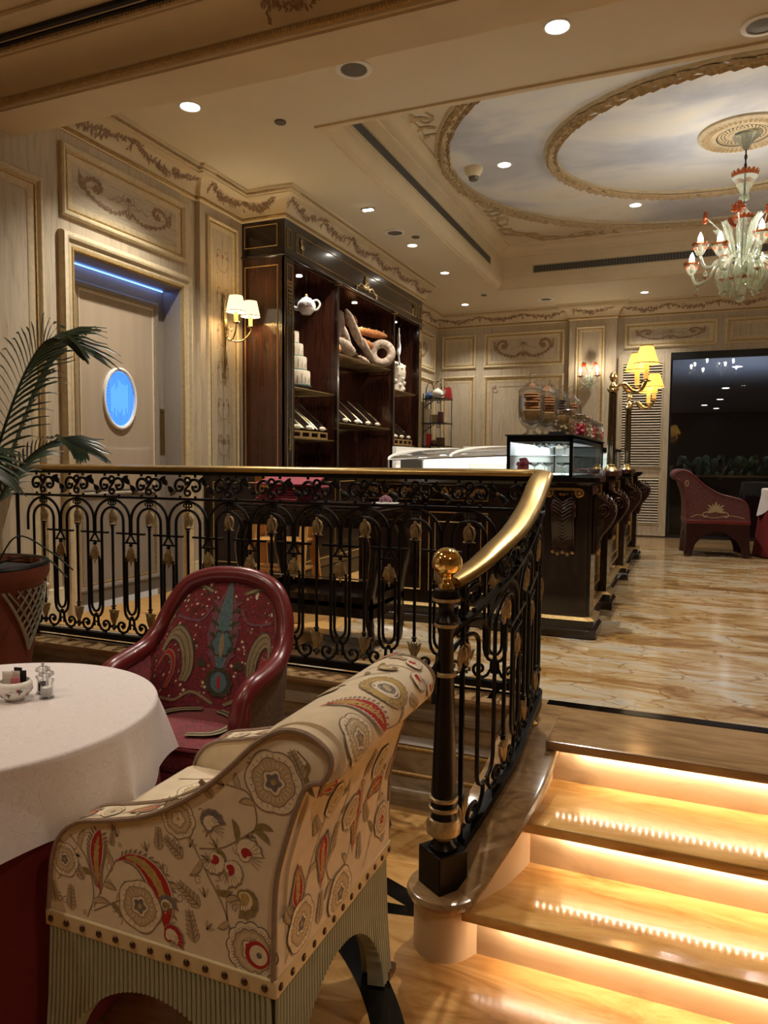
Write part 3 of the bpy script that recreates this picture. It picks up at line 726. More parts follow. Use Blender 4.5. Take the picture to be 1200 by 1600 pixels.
O = Orn(PLW, h=.0045); arabesque(O, 9.95, 2.64, .40, .15); O.b.build('painted_scroll', ['relief', 'rose'], wl, smooth=0)

# ---- louvred shutter door at the back
lo = thing('door_2', None, None); struct(lo)
m = MB(); m.box(-.97, -.29, YB-.045, YB-.003, 0.02, 2.51); m.build('shutter_leaf', 'wall', lo, smooth=0)
for z0, z1 in ((.17, .84), (.95, 2.40)):
    m = MB(); m.frame(lambda u, v, h: (u, YB-.045-h, v), -.92, -.375, z0, z1, [(0, 0), (0, .012), (.016, .014), (.02, .0)]); m.build('louvre_frame', 'mould', lo)
    m = MB(); m.quad((-.90, YB-.046, z0+.02), (-.395, YB-.046, z0+.02), (-.395, YB-.046, z1-.02), (-.90, YB-.046, z1-.02)); m.build('louvre_backing', 'dark', lo, smooth=0)
    m = MB(); n = int((z1-z0-.04)/.036)
    for i in range(n):
        z = z0+.024+i*(z1-z0-.04)/n
        m.add([(-.90, YB-.050, z+.020), (-.395, YB-.050, z+.020), (-.395, YB-.068, z), (-.90, YB-.068, z), (-.90, YB-.052, z+.024), (-.395, YB-.052, z+.024), (-.395, YB-.070, z+.004), (-.90, YB-.070, z+.004)], [(0, 1, 2, 3), (4, 7, 6, 5), (3, 2, 6, 7), (0, 4, 5, 1)])
    m.build('louvre_slats', 'wall_h', lo, smooth=0)

# ---- night window
wi = thing('window_1', None, None); struct(wi)
m = MB(); m.box(-.29, XR, YB+.02, YB+.03, .0, 2.52); m.build('window_pane', 'nightg', wi, smooth=0)
m = MB(); m.box(-.285, XR, YB-.02, YB+.06, 2.43, 2.52); m.box(-.29, -.265, YB-.005, YB+.06, 0, 2.52); m.box(-.29, XR, YB-.01, YB+.05, 0, .035); m.box(1.35, 1.40, YB, YB+.05, 0, 2.5); m.build('window_frame', 'dark', wi, smooth=0)
# terrace beyond the glass
b = MB(); b.box(-1.5, XR+1, YB+.2, 26, -.12, -.02); struct(b.build('floor', 'outside', smooth=0))
b = MB(); b.box(-1.5, XR+1, 26, 26.2, -.1, 3.4); struct(b.build('wall_terrace', 'outside', smooth=0))
b = MB(); b.box(-1.5, XR+1, YB+.2, 26, 2.7, 2.8); struct(b.build('ceiling_terrace', 'nightc', smooth=0))
for i, (x, y) in enumerate(((.66, 24.2), (.31, 22.8), (.65, 20.9), (.66, 17.9), (.69, 14.1))):  # glowing discs added behind the pane for reflections of the room's downlights
    LBT = ['lowest and farthest', 'leftmost', 'middle', 'second highest', 'nearest and highest'][i]+' of the glowing discs standing in for downlights reflected in the window'
    if i == 0:
        td = thing('reflected_light_disc', LBT, 'ceiling light', (x, y, 2.699), 0, 'glowing discs for the reflections in the window')
        m = MB(); m.lathe([(.075, -.004), (.0001, -.004)], n=14, close=False); m.build('lens', 'lamp', td, smooth=0); m = MB(); m.lathe([(.075, -.005), (.09, -.004), (.091, 0)], n=14, close=False); m.build('trim_ring', 'white', td)
    else: dup(td, (x, y, 2.699), label=LBT)

light('SPOT', 'terrace_fill', (.8, 13.8, 1.2), 160, (.75, .85, 1.0), None, size=.3, spot=150, dirv=(0, .1, 1))  # added lamp with no fixture, brightens the terrace ceiling
light('SPOT', 'planter_fill', (.6, 10.98, 2.4), 14, (.95, .95, .85), None, size=.05, spot=120, dirv=(0, .18, -1))  # unseen lamp put in to bring out the leaves in the planter
# ---- ceiling with the coffer
TX0, TX1, TY0, TY1 = -2.33, 2.73, 4.52, 9.35
b = MB(); b.box(XL-.2, TX0, 3.19, YB+.2, ZC, ZC+.12); b.box(TX1, XR+.1, 3.19, YB+.2, ZC, ZC+.12); b.box(TX0, TX1, 3.19, TY0, ZC, ZC+.12); b.box(TX0, TX1, TY1, YB+.2, ZC, ZC+.12)
ce = struct(b.build('ceiling', 'ceil', smooth=0))
tp = [(TX0, TY0), (TX0, TY1), (TX1, TY1), (TX1, TY0)]
m = MB(); m.sweep(tp, [(-.055, 3.231), (-.055, 3.216), (-.03, 3.212), (-.025, 3.222), (.0, 3.222), (.004, 3.235), (.012, 3.245), (.03, 3.26), (.042, 3.285), (.046, 3.315), (.046, 3.33), (.05, 3.335)], closed=True); struct(m.build('trim_17', 'cream'))
m = MB(); m.sweep(tp, [(.046, 3.33), (.046, 3.60)], closed=True); struct(m.build('wall_coffer', 'cream', smooth=0))
m = MB(); m.sweep(tp, [(.046, 3.59), (.06, 3.592), (.064, 3.605)]+[(.064+.06*(1-math.cos(t*PI/12)), 3.61+.08*math.sin(t*PI/12)) for t in range(7)]+[(.13, 3.695), (.15, 3.70), (.155, 3.719)], closed=True); struct(m.build('trim_18', 'cream'))
b = MB(); b.box(TX0-.1, TX1+.1, TY0-.1, TY1+.1, ZT, ZT+.05); struct(b.build('ceiling_coffer', 'ceil', smooth=0))
RC = (.20, 6.85)
def ell(rx, ry, th, z): return (RC[0]+rx*math.cos(th), RC[1]+ry*math.sin(th), z)
b = MB(); b.add([ell(0, 0, 0, ZT-.003)]+[ell(2.32, 2.16, 2*PI*i/96, ZT-.003) for i in range(96)], [(0, (i+1) % 96+1, i+1) for i in range(96)]); struct(b.build('ceiling_mural', 'sky', smooth=0))
def wreath(rx, ry, w, nl, name, seed):
    m = MB(); m.grid(lambda a, c: ell(rx-w*[0, .06, .14, .5, .86, .94, 1][round(c*6)], ry-w*[0, .06, .14, .5, .86, .94, 1][round(c*6)], 2*PI*a, ZT-[.0, .022, .024, .034, .024, .030, .0][round(c*6)]), 120, 6, cu=True)
    o = struct(m.build(name, 'mould'))
    m = MB(); rnd = random.Random(seed)
    for i in range(nl):
        th = 2*PI*i/nl
        for row in range(3):
            t2 = th+rnd.uniform(-.4, .4)*2*PI/nl; f = .18+.32*row+rnd.uniform(-.05, .05)
            Lf = 2*PI/nl*2.1; dirw = (1 if row != 1 else -1)*.22
            def P(a, e, h, t2=t2, f=f, dirw=dirw, Lf=Lf): 
                k = (f+dirw*a+e)*w; return ell(rx-k, ry-k, t2+Lf*a, ZT-.03-h)
            m.add([P(0, 0, 0), P(.35, .11, .006), P(.35, -.11, .006), P(.45, 0, .040), P(1, .02, .012), P(.0, .05, 0), P(.9, -.04, .0)], [(0, 1, 3), (0, 3, 2), (1, 4, 3), (3, 4, 2)])
    m.build('leaf_carving', 'relief2', o, smooth=0)
    m = MB()
    for i in range(nl):
        th = 2*PI*i/nl
        for row in range(2):
            f = .28+.4*row+rnd.uniform(-.1, .1); k = f*w; t2 = th+rnd.uniform(-.3, .3)*2*PI/nl
            c = ell(rx-k, ry-k, t2, ZT-.036); m.ball(c, .012, 6, 1, 1, .8)
    m.build('carved_berries', 'mould', o)
wreath(2.44, 2.26, .125, 150, 'trim_19', 1); wreath(1.50, 1.32, .115, 96, 'trim_20', 2)
# ceiling rose
m = MB(); rc = (.31, 6.82)
m.lathe([(.345, ZT), (.345, ZT-.022), (.33, ZT-.034), (.30, ZT-.036), (.22, ZT-.028), (.205, ZT-.034), (.19, ZT-.030), (.185, ZT-.020), (.12, ZT-.022), (.11, ZT-.032), (.09, ZT-.030), (.0001, ZT-.03)], (rc[0], rc[1], 0), 48, close=False); ro = struct(m.build('trim_21', 'mould'))
m = MB()
for i in range(48):
    a = 2*PI*i/48
    m.add([(rc[0]+.235*math.cos(a), rc[1]+.235*math.sin(a), ZT-.030), (rc[0]+.28*math.cos(a+.055), rc[1]+.28*math.sin(a+.055), ZT-.038), (rc[0]+.322*math.cos(a), rc[1]+.322*math.sin(a), ZT-.040), (rc[0]+.28*math.cos(a-.055), rc[1]+.28*math.sin(a-.055), ZT-.038), (rc[0]+.28*math.cos(a), rc[1]+.28*math.sin(a), ZT-.050)], [(0, 4, 1), (1, 4, 2), (2, 4, 3), (3, 4, 0)])
m.build('acanthus_ring', 'relief2', ro, smooth=0)
m = MB()
for i in range(30):
    for r, o_ in ((.165, 0), (.14, .5)):
        a = 2*PI*(i+o_)/30; m.ball((rc[0]+r*math.cos(a), rc[1]+r*math.sin(a), ZT-.022), .0055, 6)
m.lathe([(.188, ZT-.021), (.196, ZT-.033), (.204, ZT-.034)], (rc[0], rc[1], 0), 48, close=False)
m.build('pierced_ring', 'dark', ro)
# corner scroll reliefs of the coffer
PC = lambda u, v, h: (u, v, ZT-h)
O = Orn(PC, h=.006)
def corner(O, sx, sy):
    X = lambda a: (TX0+a) if sx < 0 else (TX1-a)
    Y = lambda a: (TY1-a) if sy > 0 else (TY0+a)
    f = 1
    for sw in (0, 1):
        P = (lambda a, c: (X(a), Y(c))) if sw == 0 else (lambda a, c: (X(c), Y(a)))
        O.stroke(bez([P(.48, .48), P(.62, .34), P(.80, .24), P(1.02, .22), P(1.20, .28), P(1.14, .36), P(1.02, .34)], 7), lambda t: .020-.010*t)
        O.stroke(bez([P(.46, .40), P(.56, .26), P(.70, .19), P(.78, .26), P(.70, .32), P(.64, .27)], 7), lambda t: .016-.006*t)
        O.stroke(bez([P(.9, .23), P(1.1, .20), P(1.3, .21), P(1.5, .18)], 7), lambda t: .009-.006*t)
        for a in (.55, .72, .9, 1.08, 1.25, 1.4):
            for g in (-1, 1): p = P(a, .25); O.leaf(p[0], p[1], math.atan2(P(2, .25)[1]-p[1], P(2, .25)[0]-p[0])+g*.9, .11, .024)
    for k in range(8): a = 2*PI*k/8; O.leaf(X(.50), Y(.46), a, .10, .028)
for sx in (1, -1):
    for sy in (1, -1): corner(O, sx, sy)
O.b.build('corner_scroll_relief', 'relief2', bpy.data.objects['ceiling_coffer'], smooth=0)
# air grilles in the coffer walls
def airgrille(name, label, P, u0, u1, v0, v1, vert, group=None):
    t = thing(name, label, 'air vent', (0, 0, 0), 0)
    m = MB(); m.frame(P, u0, u1, v0, v1, [(0, 0), (0, .008), (.012, .008), (.014, .002)]); m.build('frame', 'mould', t)
    m = MB(); m.quad(P(u0+.012, v0+.012, .001), P(u1-.012, v0+.012, .001), P(u1-.012, v1-.012, .001), P(u0+.012, v1-.012, .001)); m.build('backing', 'dark', t, smooth=0)
    m = MB(); n = 5
    for i in range(n):
        v = v0+.014+(v1-v0-.028)*(i+.5)/n; m.quad(P(u0+.012, v-.003, .003), P(u1-.012, v-.003, .003), P(u1-.012, v+.003, .006), P(u0+.012, v+.003, .006))
    if vert:
        k = int((u1-u0)/.035)
        for i in range(k):
            u = u0+.012+(u1-u0-.024)*(i+.5)/k; m.quad(P(u-.004, v0+.012, .004), P(u+.004, v0+.012, .004), P(u+.004, v1-.012, .0045), P(u-.004, v1-.012, .0045))
    m.build('slats', 'grille', t, smooth=0)
airgrille('air_grille', 'long slatted air grille along the left side of the ceiling recess', lambda u, v, h: (TX0+.046+h, u, v), 4.65, 8.72, 3.355, 3.465, False)
airgrille('air_grille', 'long meshed air grille on the far side of the ceiling recess', lambda u, v, h: (u, TY1-.046-h, v), -1.90, 2.2, 3.365, 3.475, True)

# ---- beam between the rooms, and the lower room's cornice and ceiling
b = MB(); b.box(XL-.1, XR+.1, 2.94, 3.19, 2.85, 3.5); struct(b.build('ceiling_beam', 'cream', smooth=0))
bpth = [(XR, 2.94), (XL, 2.94)]          # travelling -x: right of travel is +y, so use negative offsets
def neg(p): return [(-d, z) for d, z in p]
LC = [(0, 2.862), (.012, 2.866), (.014, 2.876)]
LG = [(.014, 2.876), (.024, 2.882), (.026, 2.900), (.016, 2.908)]
LV = [(.016, 2.908), (.022, 2.912)]+[(.024+.12*(1-math.cos(t*PI/16)), 2.916+.10*math.sin(t*PI/16)) for t in range(9)]+[(.15, 3.018), (.152, 3.026), (.160, 3.03)]
LD = [(.160, 3.03), (.170, 3.034), (.172, 3.048), (.18, 3.052)]
LT = [(.18, 3.052), (.20, 3.056), (.205, 3.068)]
def dcor(pr): return [(d+0.0, z) for d, z in pr]
pth2 = [(XL, 2.94), (XR, 2.94)]
m = MB(); m.sweep(pth2, LC); m.sweep(pth2, LV); m.sweep(pth2, LT); lc = struct(m.build('trim_22', 'cream'))
m = MB(); m.sweep(pth2, LG); m.build('gilded_leaf_band', 'gold', lc); m = MB(); m.sweep(pth2, LD)
for p, d, n in along(pth2[0], (1.5, 2.94), .018):
    q0, q1 = p+n*.172-d*.005, p+n*.172+d*.005
    m.add([(*q0, 3.034), (*q1, 3.034), (*q1, 3.048), (*q0, 3.048), (*(q0+n*.008), 3.032), (*(q1+n*.008), 3.032), (*(q1+n*.008), 3.047), (*(q0+n*.008), 3.047)], [(4, 5, 6, 7), (0, 1, 5, 4), (0, 4, 7, 3), (1, 2, 6, 5)])
m.build('dentil_band', 'relief2', lc, smooth=0)
m = MB()
for p, d, n in along(pth2[0], (1.5, 2.94), .016):
    q = p+n*.026; m.add([(*(q-d*.006), 2.880), (*(q+d*.006), 2.884), (*(q+d*.004), 2.902), (*(q-d*.004), 2.898), (*(q+n*.006), 2.891)], [(0, 1, 4), (1, 2, 4), (2, 3, 4), (3, 0, 4)])
m.build('leaf_row', 'relief2', lc, smooth=0)
def g2(u, v, h):
    t = max(0, min(1, v/.152))*PI/2; dd = .024+.12*(1-math.cos(t)); zz = 2.916+.10*math.sin(t)
    return (XL+u, 2.94-(dd+h*math.cos(t)), zz-h*math.sin(t))
O = Orn(g2, h=.003); rnd = random.Random(9)
for s0 in (1.86, 4.2):
    for i in range(60):
        t = i/59; u = s0+1.0*t; v = .10-.05*math.sin(PI*((t*3) % 1))
        for r in range(3): O.leaf(u+rnd.uniform(-.008, .008), v+rnd.uniform(-.01, .01), rnd.uniform(0, 6.28), .024, .005, 0, h=.005)
        if i % 7 == 3: O.blob(u, v, lambda a: .011+.003*math.cos(5*a), 0, 10, 1, h=.008)
    for uu in (s0, s0+1.0):
        for k in range(10): O.leaf(uu+rnd.uniform(-.01, .01), .10-.009*k, rnd.uniform(3.6, 5.8), .022, .0045, 0, h=.004)
O.b.build('garland_relief', 'relief', lc, smooth=0)
b = MB(); b.box(-6, XR+.1, -3, 2.96, 3.07, 3.2); struct(b.build('ceiling_lower', 'cream', smooth=0))
m = MB(); m.sweep([(XL, 2.94), (XR, 2.94)], [(.20, 3.066), (.32, 3.064), (.325, 3.055), (.355, 3.052), (.36, 3.068)]); struct(m.build('trim_23', 'cream'))
m = MB(); m.box(XL, XR, 2.745, 2.765, 3.045, 3.064); m.box(XL, XR, 2.70, 2.722, 3.045, 3.064); sl = tag(m.build('slot_diffuser', 'dark', smooth=0), 'pair of long black air slots in the near ceiling', 'air vent')
# walls of the lower room out of frame
b = MB(); b.box(XR, XR+.2, -3, 2.0, ZF, 3.2); struct(b.build('wall_lower_right', 'wall', smooth=0))
b = MB(); b.box(-6, XR+.2, -3.2, -3.0, ZF, 3.2); struct(b.build('wall_rear', 'wall', smooth=0))

# ---- ceiling fixtures
def downlight(label, x, y, z, r=.055, p=28, ang=110, col=NEUT, tiltv=(0, 0, -1)):
    t = thing('recessed_downlight', label, 'ceiling light', (x, y, z))
    m = MB(); m.lathe([(r, -.003), (r+.004, -.007), (r+.014, -.006), (r+.016, 0)], n=24, close=False); m.build('trim_ring', 'white', t)
    m = MB(); m.lathe([(r, -.003), (.0001, -.0035)], n=24, close=False); m.build('lens', 'lamp', t, smooth=0)
    light('SPOT', 'downlight_beam', (0, 0, -.012), p*SPOT, col, t, size=.03, spot=ang, blend=.8, dirv=tiltv)
    return t
downlight('bright round downlight near the left end of the beam', -2.983, 3.93, ZC, .058, 30)
downlight('bright round downlight over the steps, nearest the beam', -.701, 3.93, ZC, .058, 34)
downlight('small downlight above the bread shelf, just past the ceiling speaker', -2.71, 7.2, ZC, .045, 16)
downlight('small downlight between the cabinet cornice end and the ceiling recess', -2.734, 8.357, ZC, .045, 16)
downlight('small downlight in the far left corner of the ceiling', -3.00, 10.1, ZC, .045, 14)
downlight('small downlight near the back wall, below the chandelier', -.62, 10.2, ZC, .045, 14)
downlight('downlight set in the painted sky beside the smoke detector', -1.656, 6.758, ZT, .055, 26)
downlight('downlight set in the painted sky below the inner wreath', -.622, 8.284, ZT, .055, 26)
downlight('downlight set in the painted sky on the right of the oval', 2.0, 6.9, ZT, .055, 26)
downlight('downlight set in the painted sky near the beam', -.2, 5.1, ZT, .055, 22)
t = thing('adjustable_downlight', 'small chrome swivel spotlight near the cabinet cornice', 'ceiling light', (-2.694, 6.043, ZC))
m = MB(); m.box(-.06, .06, -.03, .03, -.012, 0); m.build('housing', 'chrome', t, bevel=.004); m = MB(); m.box(-.045, .045, -.02, .02, -.016, -.012); m.build('lens', 'lamp', t, smooth=0)
light('SPOT', 'downlight_beam', (0, 0, -.02), 20*SPOT, NEUT, t, size=.03, spot=70, blend=.8, dirv=(-.35, .15, -1))
def disc(name, label, x, y, r, mt, z=ZC, dot=True, cat='ceiling speaker'):
    t = thing(name, label, cat, (x, y, z))
    m = MB(); m.lathe([(r*.72, -.008), (r*.76, -.011), (r, -.008), (r, 0)], n=28, close=False); m.build('rim', 'white', t)
    m = MB(); m.lathe([(r*.73, -.007), (.0001, -.012)], n=28, close=False); m.build('speaker_mesh', mt, t)
disc('ceiling_speaker', 'round ceiling speaker close behind the beam', -1.837, 3.911, .105, 'grille')
disc('ceiling_speaker', 'round ceiling speaker above the bread cabinet', -2.72, 6.746, .10, 'grille')
disc('ceiling_speaker', 'round ceiling speaker near the back wall', -1.879, 10.15, .10, 'grille')
disc('ceiling_speaker', 'ceiling speaker at the upper right by the beam', .262, 4.30, .10, 'grille')
for lb, x, y in (('flat round sprinkler cover between beam and ceiling recess', -2.561, 4.322), ('flat round sprinkler cover beside the cabinet speaker', -2.58, 6.95), ('flat round sprinkler cover off the far corner of the recess', -2.604, 9.635)):
    m = MB(); m.lathe([(.0001, -.010), (.036, -.010), (.038, -.007), (.038, 0)], n=24, close=False); tag(m.build('sprinkler_cover', 'grille', loc=(x, y, ZC)), lb, 'sprinkler cover')
t = thing('smoke_detector', 'white cone smoke detector hanging from the painted sky', 'smoke detector', (-1.935, 6.726, ZT))
m = MB(); m.lathe([(.085, 0), (.085, -.02), (.075, -.05), (.055, -.075), (.05, -.085)], n=28, close=False); m.build('housing', 'cream', t)
m = MB(); m.lathe([(.05, -.085), (.045, -.088), (.042, -.11), (.03, -.118), (.0001, -.118)], n=20, close=False); m.build('sensor_cage', 'grille', t)
# unseen lamps added as lower room fill; the first follows the bright tabletop
for lb, x, y, p in (('lower room downlight left of the table', -2.15, 1.55, 9), ('unseen lower room fill lamp above the floral armchair', -.9, .6, 3), ('unseen lower room fill lamp behind the viewer', 1.2, .4, 14), ('unseen lower room fill lamp near the left wall', -3.0, .2, 14)):
    downlight(lb, x, y, 3.07, .055, p, 120, WARM)
# ================================================================= BALUSTRADE
rail = thing('balustrade', 'black wrought iron balustrade with bronze leaves and brass handrail, curving down beside the steps', 'balustrade', (0, 0, 0))
S0 = XL+.72                      # arc length of the left end
PB_ = .25
B0 = -3.384+.72                  # bay centre in arc length
def RP(s, z, off=0): return onpath(s, off, z)
# bottom and frieze bars, handrail
def bar(name, z0, z1, w, mt, s1=SLEN-.02, n=90):
    m = MB(); sec = [(-w, z0), (w, z0), (w, z1), (-w, z1)]
    ss = [S0, -.02]+[i*(s1)/44 for i in range(45)]
    vs = [RP(s, z, o_) for s in ss for o_, z in sec]; k = len(ss)
    m.add(vs, [(i*4+q, i*4+(q+1) % 4, (i+1)*4+(q+1) % 4, (i+1)*4+q) for i in range(k-1) for q in range(4)]+[(0, 1, 2, 3), tuple((k-1)*4+q for q in (3, 2, 1, 0))])
    return m.build(name, mt, rail)
bar('bottom_rail', .022, .052, .018, 'iron'); bar('frieze_rail', .797, .810, .013, 'iron'); bar('top_bar', .928, .947, .018, 'iron')
m = MB(); sec = [(-.030, .947), (-.036, .954), (-.034, .964), (-.022, .973), (0, .977), (.022, .973), (.034, .964), (.036, .954), (.030, .947)]
ss = [S0, -.3]+[-.1+i*(SLEN+.08)/54 for i in range(55)]
vs = []
for s in ss:
    k = 1+.28*max(0, min(1, s/.35))
    vs += [RP(s, z, o_*k) for o_, z in sec]
q = len(sec); m.add(vs, [(i*q+j, i*q+j+1, (i+1)*q+j+1, (i+1)*q+j) for i in range(len(ss)-1) for j in range(q-1)]+[tuple(range(q)), tuple((len(ss)-1)*q+j for j in range(q))[::-1]])
m.build('handrail', 'brass', rail, smooth=60)
def bay(sc, curved, right=True):
    """one arch bay centred on arc length sc; returns its meshes"""
    F = (lambda u, z, o_=0: RP(sc+u, z, o_)) if curved else (lambda u, z, o_=0: (u, o_, z))
    m = MB(); P = PB_; R_ = .0076
    def T(pts, r=R_, n=6, z_off=0): m.tube([F(u, z) for u, z in pts], r, n)
    # outer arch
    T([(-P/2+.004, .60), (-P/2+.004, .675)]+[(P/2*.97*-math.cos(t), .675+.115*math.sin(t)) for t in [PI*i/16 for i in range(1, 16)]]+[(P/2-.004, .675), (P/2-.004, .60)])
    # inner arch with its legs, curving under the next bay
    leg = [(-.0755, .675)]+[(-.0755*math.cos(t), .675+.072*math.sin(t)) for t in [PI*i/14 for i in range(1, 14)]]+[(.0755, .675)]
    endL = [(-P/2+.006, .138), (-P/2+.028, .146), (-.083, .165), (-.0765, .195), (-.0755, .30)]
    endR = [(-u, z) for u, z in endL][::-1]
    T(endL+leg+endR)
    T([(0, .64), (0, .20)], .0074)
    # quatrefoil
    for du, dz in ((0, .018), (0, -.018), (.018, 0), (-.018, 0)): m.tube([F(du*.9+.010*math.cos(a), .770+dz*.9+.008*math.sin(a)) for a in [2*PI*i/8 for i in range(8)]], .0042, 5, closed=True)
    # knobs on the rod
    for z, r in ((.648, .013), (.635, .010), (.205, .013), (.192, .010)): m.tube([F(0, z-.006), F(0, z-.003), F(0, z+.003), F(0, z+.006)], [r*.5, r, r, r*.5], 8)
    # bottom scrolls
    for s in (1, -1):
        sp = spiral((s*.058, .098), .034, .010, (-PI/2), (-PI/2)-s*PI*1.9, 18)
        T([(s*(P/2-.014), .138), (s*(P/2-.016), .105), (s*(P/2-.032), .076), (s*.075, .064)]+sp, .0072)
        m.tube([F(s*.058, .052), F(s*.058, .057), F(s*.058, .062)], [.004, .007, .004], 6)
        c = (s*.058, .098); m.tube([F(c[0]-.004, c[1]), F(c[0]+.004, c[1])], .009, 6)
    for du, dz in ((0, .012), (0, -.012), (.012, 0), (-.012, 0)): m.tube([F(du-.004, .092+dz), F(du+.004, .092+dz)], .009, 6)
    # hairpin on the right boundary
    if right:
        B = P/2
        T([(B-.030, .475), (B-.030, .215), (B-.026, .190), (B-.013, .172), (B, .168), (B+.013, .172), (B+.026, .190), (B+.030, .215), (B+.030, .475)], .0072)
        m.tube([F(B-.092, .608), F(B+.092, .608)], .0065, 4, flat=(.020, .010))
        m.tube([F(B-.048, .558), F(B+.048, .558)], .005, 4, flat=(.014, .008))
        T([(B, .605), (B-.030, .560)], .0055); T([(B, .605), (B+.030, .560)], .0055)
        for z, r in ((.545, .010), (.150, .011)): m.tube([F(B, z-.010), F(B, z-.004), F(B, z+.004), F(B, z+.010)], [r*.4, r, r, r*.4], 8)
        T([(B-.014, .138), (B-.012, .085)], .0055); T([(B+.014, .138), (B+.012, .085)], .0055); T([(B-.012, .11), (B+.012, .11)], .005)
    # frieze
    for s in (1, -1):
        c = (s*.048, .868); T(spiral(c, .043, .014, (PI*.95 if s > 0 else PI*.05)*1.0, (PI*.95-s*0 if s > 0 else PI*.05)-s*PI*2.05, 22), .0080)
        m.tube([F(c[0]+.004*s-.004, c[1]), F(c[0]+.004*s+.004, c[1])], .009, 6)
        for z in (.814, .922): m.tube([F(s*.048, z-.006), F(s*.048, z+.006)], .007, 6)
    T(spiral((-.002, .898), .021, .007, -.2, PI*1.9, 12)[::-1]+[(.012, .880), (-.012, .856)]+spiral((.002, .838), .021, .007, PI-.2, PI*2.9, 12), .0065)
    if right:
        B = P/2
        for (u0, z0, u1, z1) in ((B-.006, .874, B-.036, .908), (B+.006, .866, B+.036, .832)):
            m.tube([F(u0, z0), F(u0+(u1-u0)*.4, z0+(z1-z0)*.4), F(u0+(u1-u0)*.75, z0+(z1-z0)*.75), F(u1, z1)], [.006, .015, .013, .022], 8)
    # bronzes
    bz = []
    def petals(c_u, zt, zb, w, up=False):
        q_ = MB(); k = 1 if not up else -1
        for j, (a, ln, ww) in enumerate(((-.9, .9, .3), (.9, .9, .3), (0, 1.0, .42), (-.45, 1.0, .36), (.45, 1.0, .36))):
            def f(s_, t_, a=a, ww=ww):
                z = zt+(zb-zt)*s_; wid = ww*w*math.sin(PI*(.12+.80*s_))**.7
                cu = c_u+w*(a*.75*math.sin(PI*.55*s_+.05)+(.35*a if s_ > .85 else 0))+(t_-.5)*wid
                of = (.010-.006*abs(a))*math.sin(PI*(.1+.8*s_))+.005*math.sin(PI*t_)
                return (cu, z, of)
            for sg in (1, -1):
                q_.grid(lambda s_, t_: (lambda r: F(r[0], r[1], sg*r[2]))(f(s_, t_)), 6, 3)
        return q_
    b1 = petals(0, .722, .662, .020)
    for s in (1, -1): b1.tube([F(s*q, w_, .006) for q, w_ in ((.004, .726), (.017, .716), (.0235, .696), (.021, .676), (.015, .662), (.020, .652), (.028, .654))], [.0035, .0055, .006, .0055, .005, .004, .003], 6)
    b1.ball(F(0, .70, .008), .004, 6); b1.ball(F(0, .733), .0085, 8); b1.ball(F(-.017, .656), .005, 6); b1.ball(F(.017, .656), .005, 6)
    bz.append(b1)
    b2 = petals(0, .100, .185, .029, True)
    for s in (1, -1): b2.tube([F(s*q, w_, .003) for q, w_ in ((.010, .125), (.021, .150), (.026, .172), (.036, .184))], [.004, .006, .005, .002], 6)
    b2.ball(F(0, .13, .01), .004, 6); b2.ball(F(0, .114), .006, 6); bz.append(b2)
    if right:
        b3 = petals(P/2, .540, .455, .031); b3.ball(F(P/2, .448), .0075, 8); b3.ball(F(P/2, .436), .005, 6)
        for s in (1, -1): b3.tube([F(P/2+s*.016, .52), F(P/2+s*.027, .485), F(P/2+s*.034, .465), F(P/2+s*.046, .458)], [.005, .006, .005, .0015], 5)
        bz.append(b3); b4 = MB(); b4.ball(F(P/2, .870), .007, 8); bz.append(b4)
    return m, bz
mm, bzs = bay(0, False)
o0 = mm.build('baluster_panel', 'iron', rail, loc=(B0-.72, 3.09, 0)); kids = [x.build('bronze_leaf', 'bronze', o0, smooth=50) for x in bzs]
for k in range(1, 10):
    c = o0.copy(); COL.objects.link(c); c.parent = rail; c.location = (B0-.72+.25*k, 3.09, 0)
    for q in kids: d = q.copy(); COL.objects.link(d); d.parent = c
k = 10
while B0+PB_*k+.02 < SLEN-.05:
    last = B0+PB_*(k+1)+PB_/2 > SLEN-.02
    mm, bzs = bay(B0+PB_*k, True, not last); o = mm.build('baluster_panel', 'iron', rail)
    for x in bzs: x.build('bronze_leaf', 'bronze', o, smooth=50)
    k += 1
for s in (B0-.20, SLEN-.075):
    m = MB(); m.tube([RP(s, .05), RP(s, .93)], .007, 4, flat=(.014, .014)); m.build('end_post', 'iron', rail, smooth=0)
f0 = None
for s in (-2.74, -1.54, -.32, .42):
    m = MB(); p = RP(s, 0)
    o = m.lathe([(.032, 0), (.032, .006), (.022, .010), (.013, .018), (.012, .026)], p, 16).build('foot', 'brassb', rail)
# ---- newel post
nx, ny = PATH[-1][0], PATH[-1][1]; nb = -.315
nw = thing('newel_post', 'turned black and bronze newel post on a square block at the foot of the steps', 'newel post', (nx+.006, ny-.012, nb))
m = MB(); m.box(-.054, .054, -.054, .054, .0, .145); bo = m.build('block', 'newel', nw, bevel=.004); bo.rotation_euler = (0, 0, -.60)
m = MB(); m.lathe([(.030, .145), (.042, .150), (.034, .160), (.026, .175)]); m.lathe([(.040, .238), (.036, .262), (.044, .266), (.040, .275), (.040, .290), (.034, .30), (.0395, .315), (.0385, .32), (.022, .80), (.030, .83), (.036, .845), (.026, .86), (.022, .875), (.024, .89), (.036, .905), (.042, .915), (.040, .93), (.036, .94)]); m.build('shaft', 'newel', nw)
m = MB(); m.lathe([(.026, .172), (.052, .195), (.053, .222), (.046, .238), (.040, .24)], close=False); m.build('bronze_bulb', 'bronze', nw)
for z, r in ((.270, .046), (.300, .044), (.683, .034), (.832, .036), (.910, .043)):
    m = MB(); m.lathe([(r-.008, z-.007), (r, z-.004), (r, z+.004), (r-.008, z+.007)], close=False); m.build('bronze_ring', 'bronze', nw)
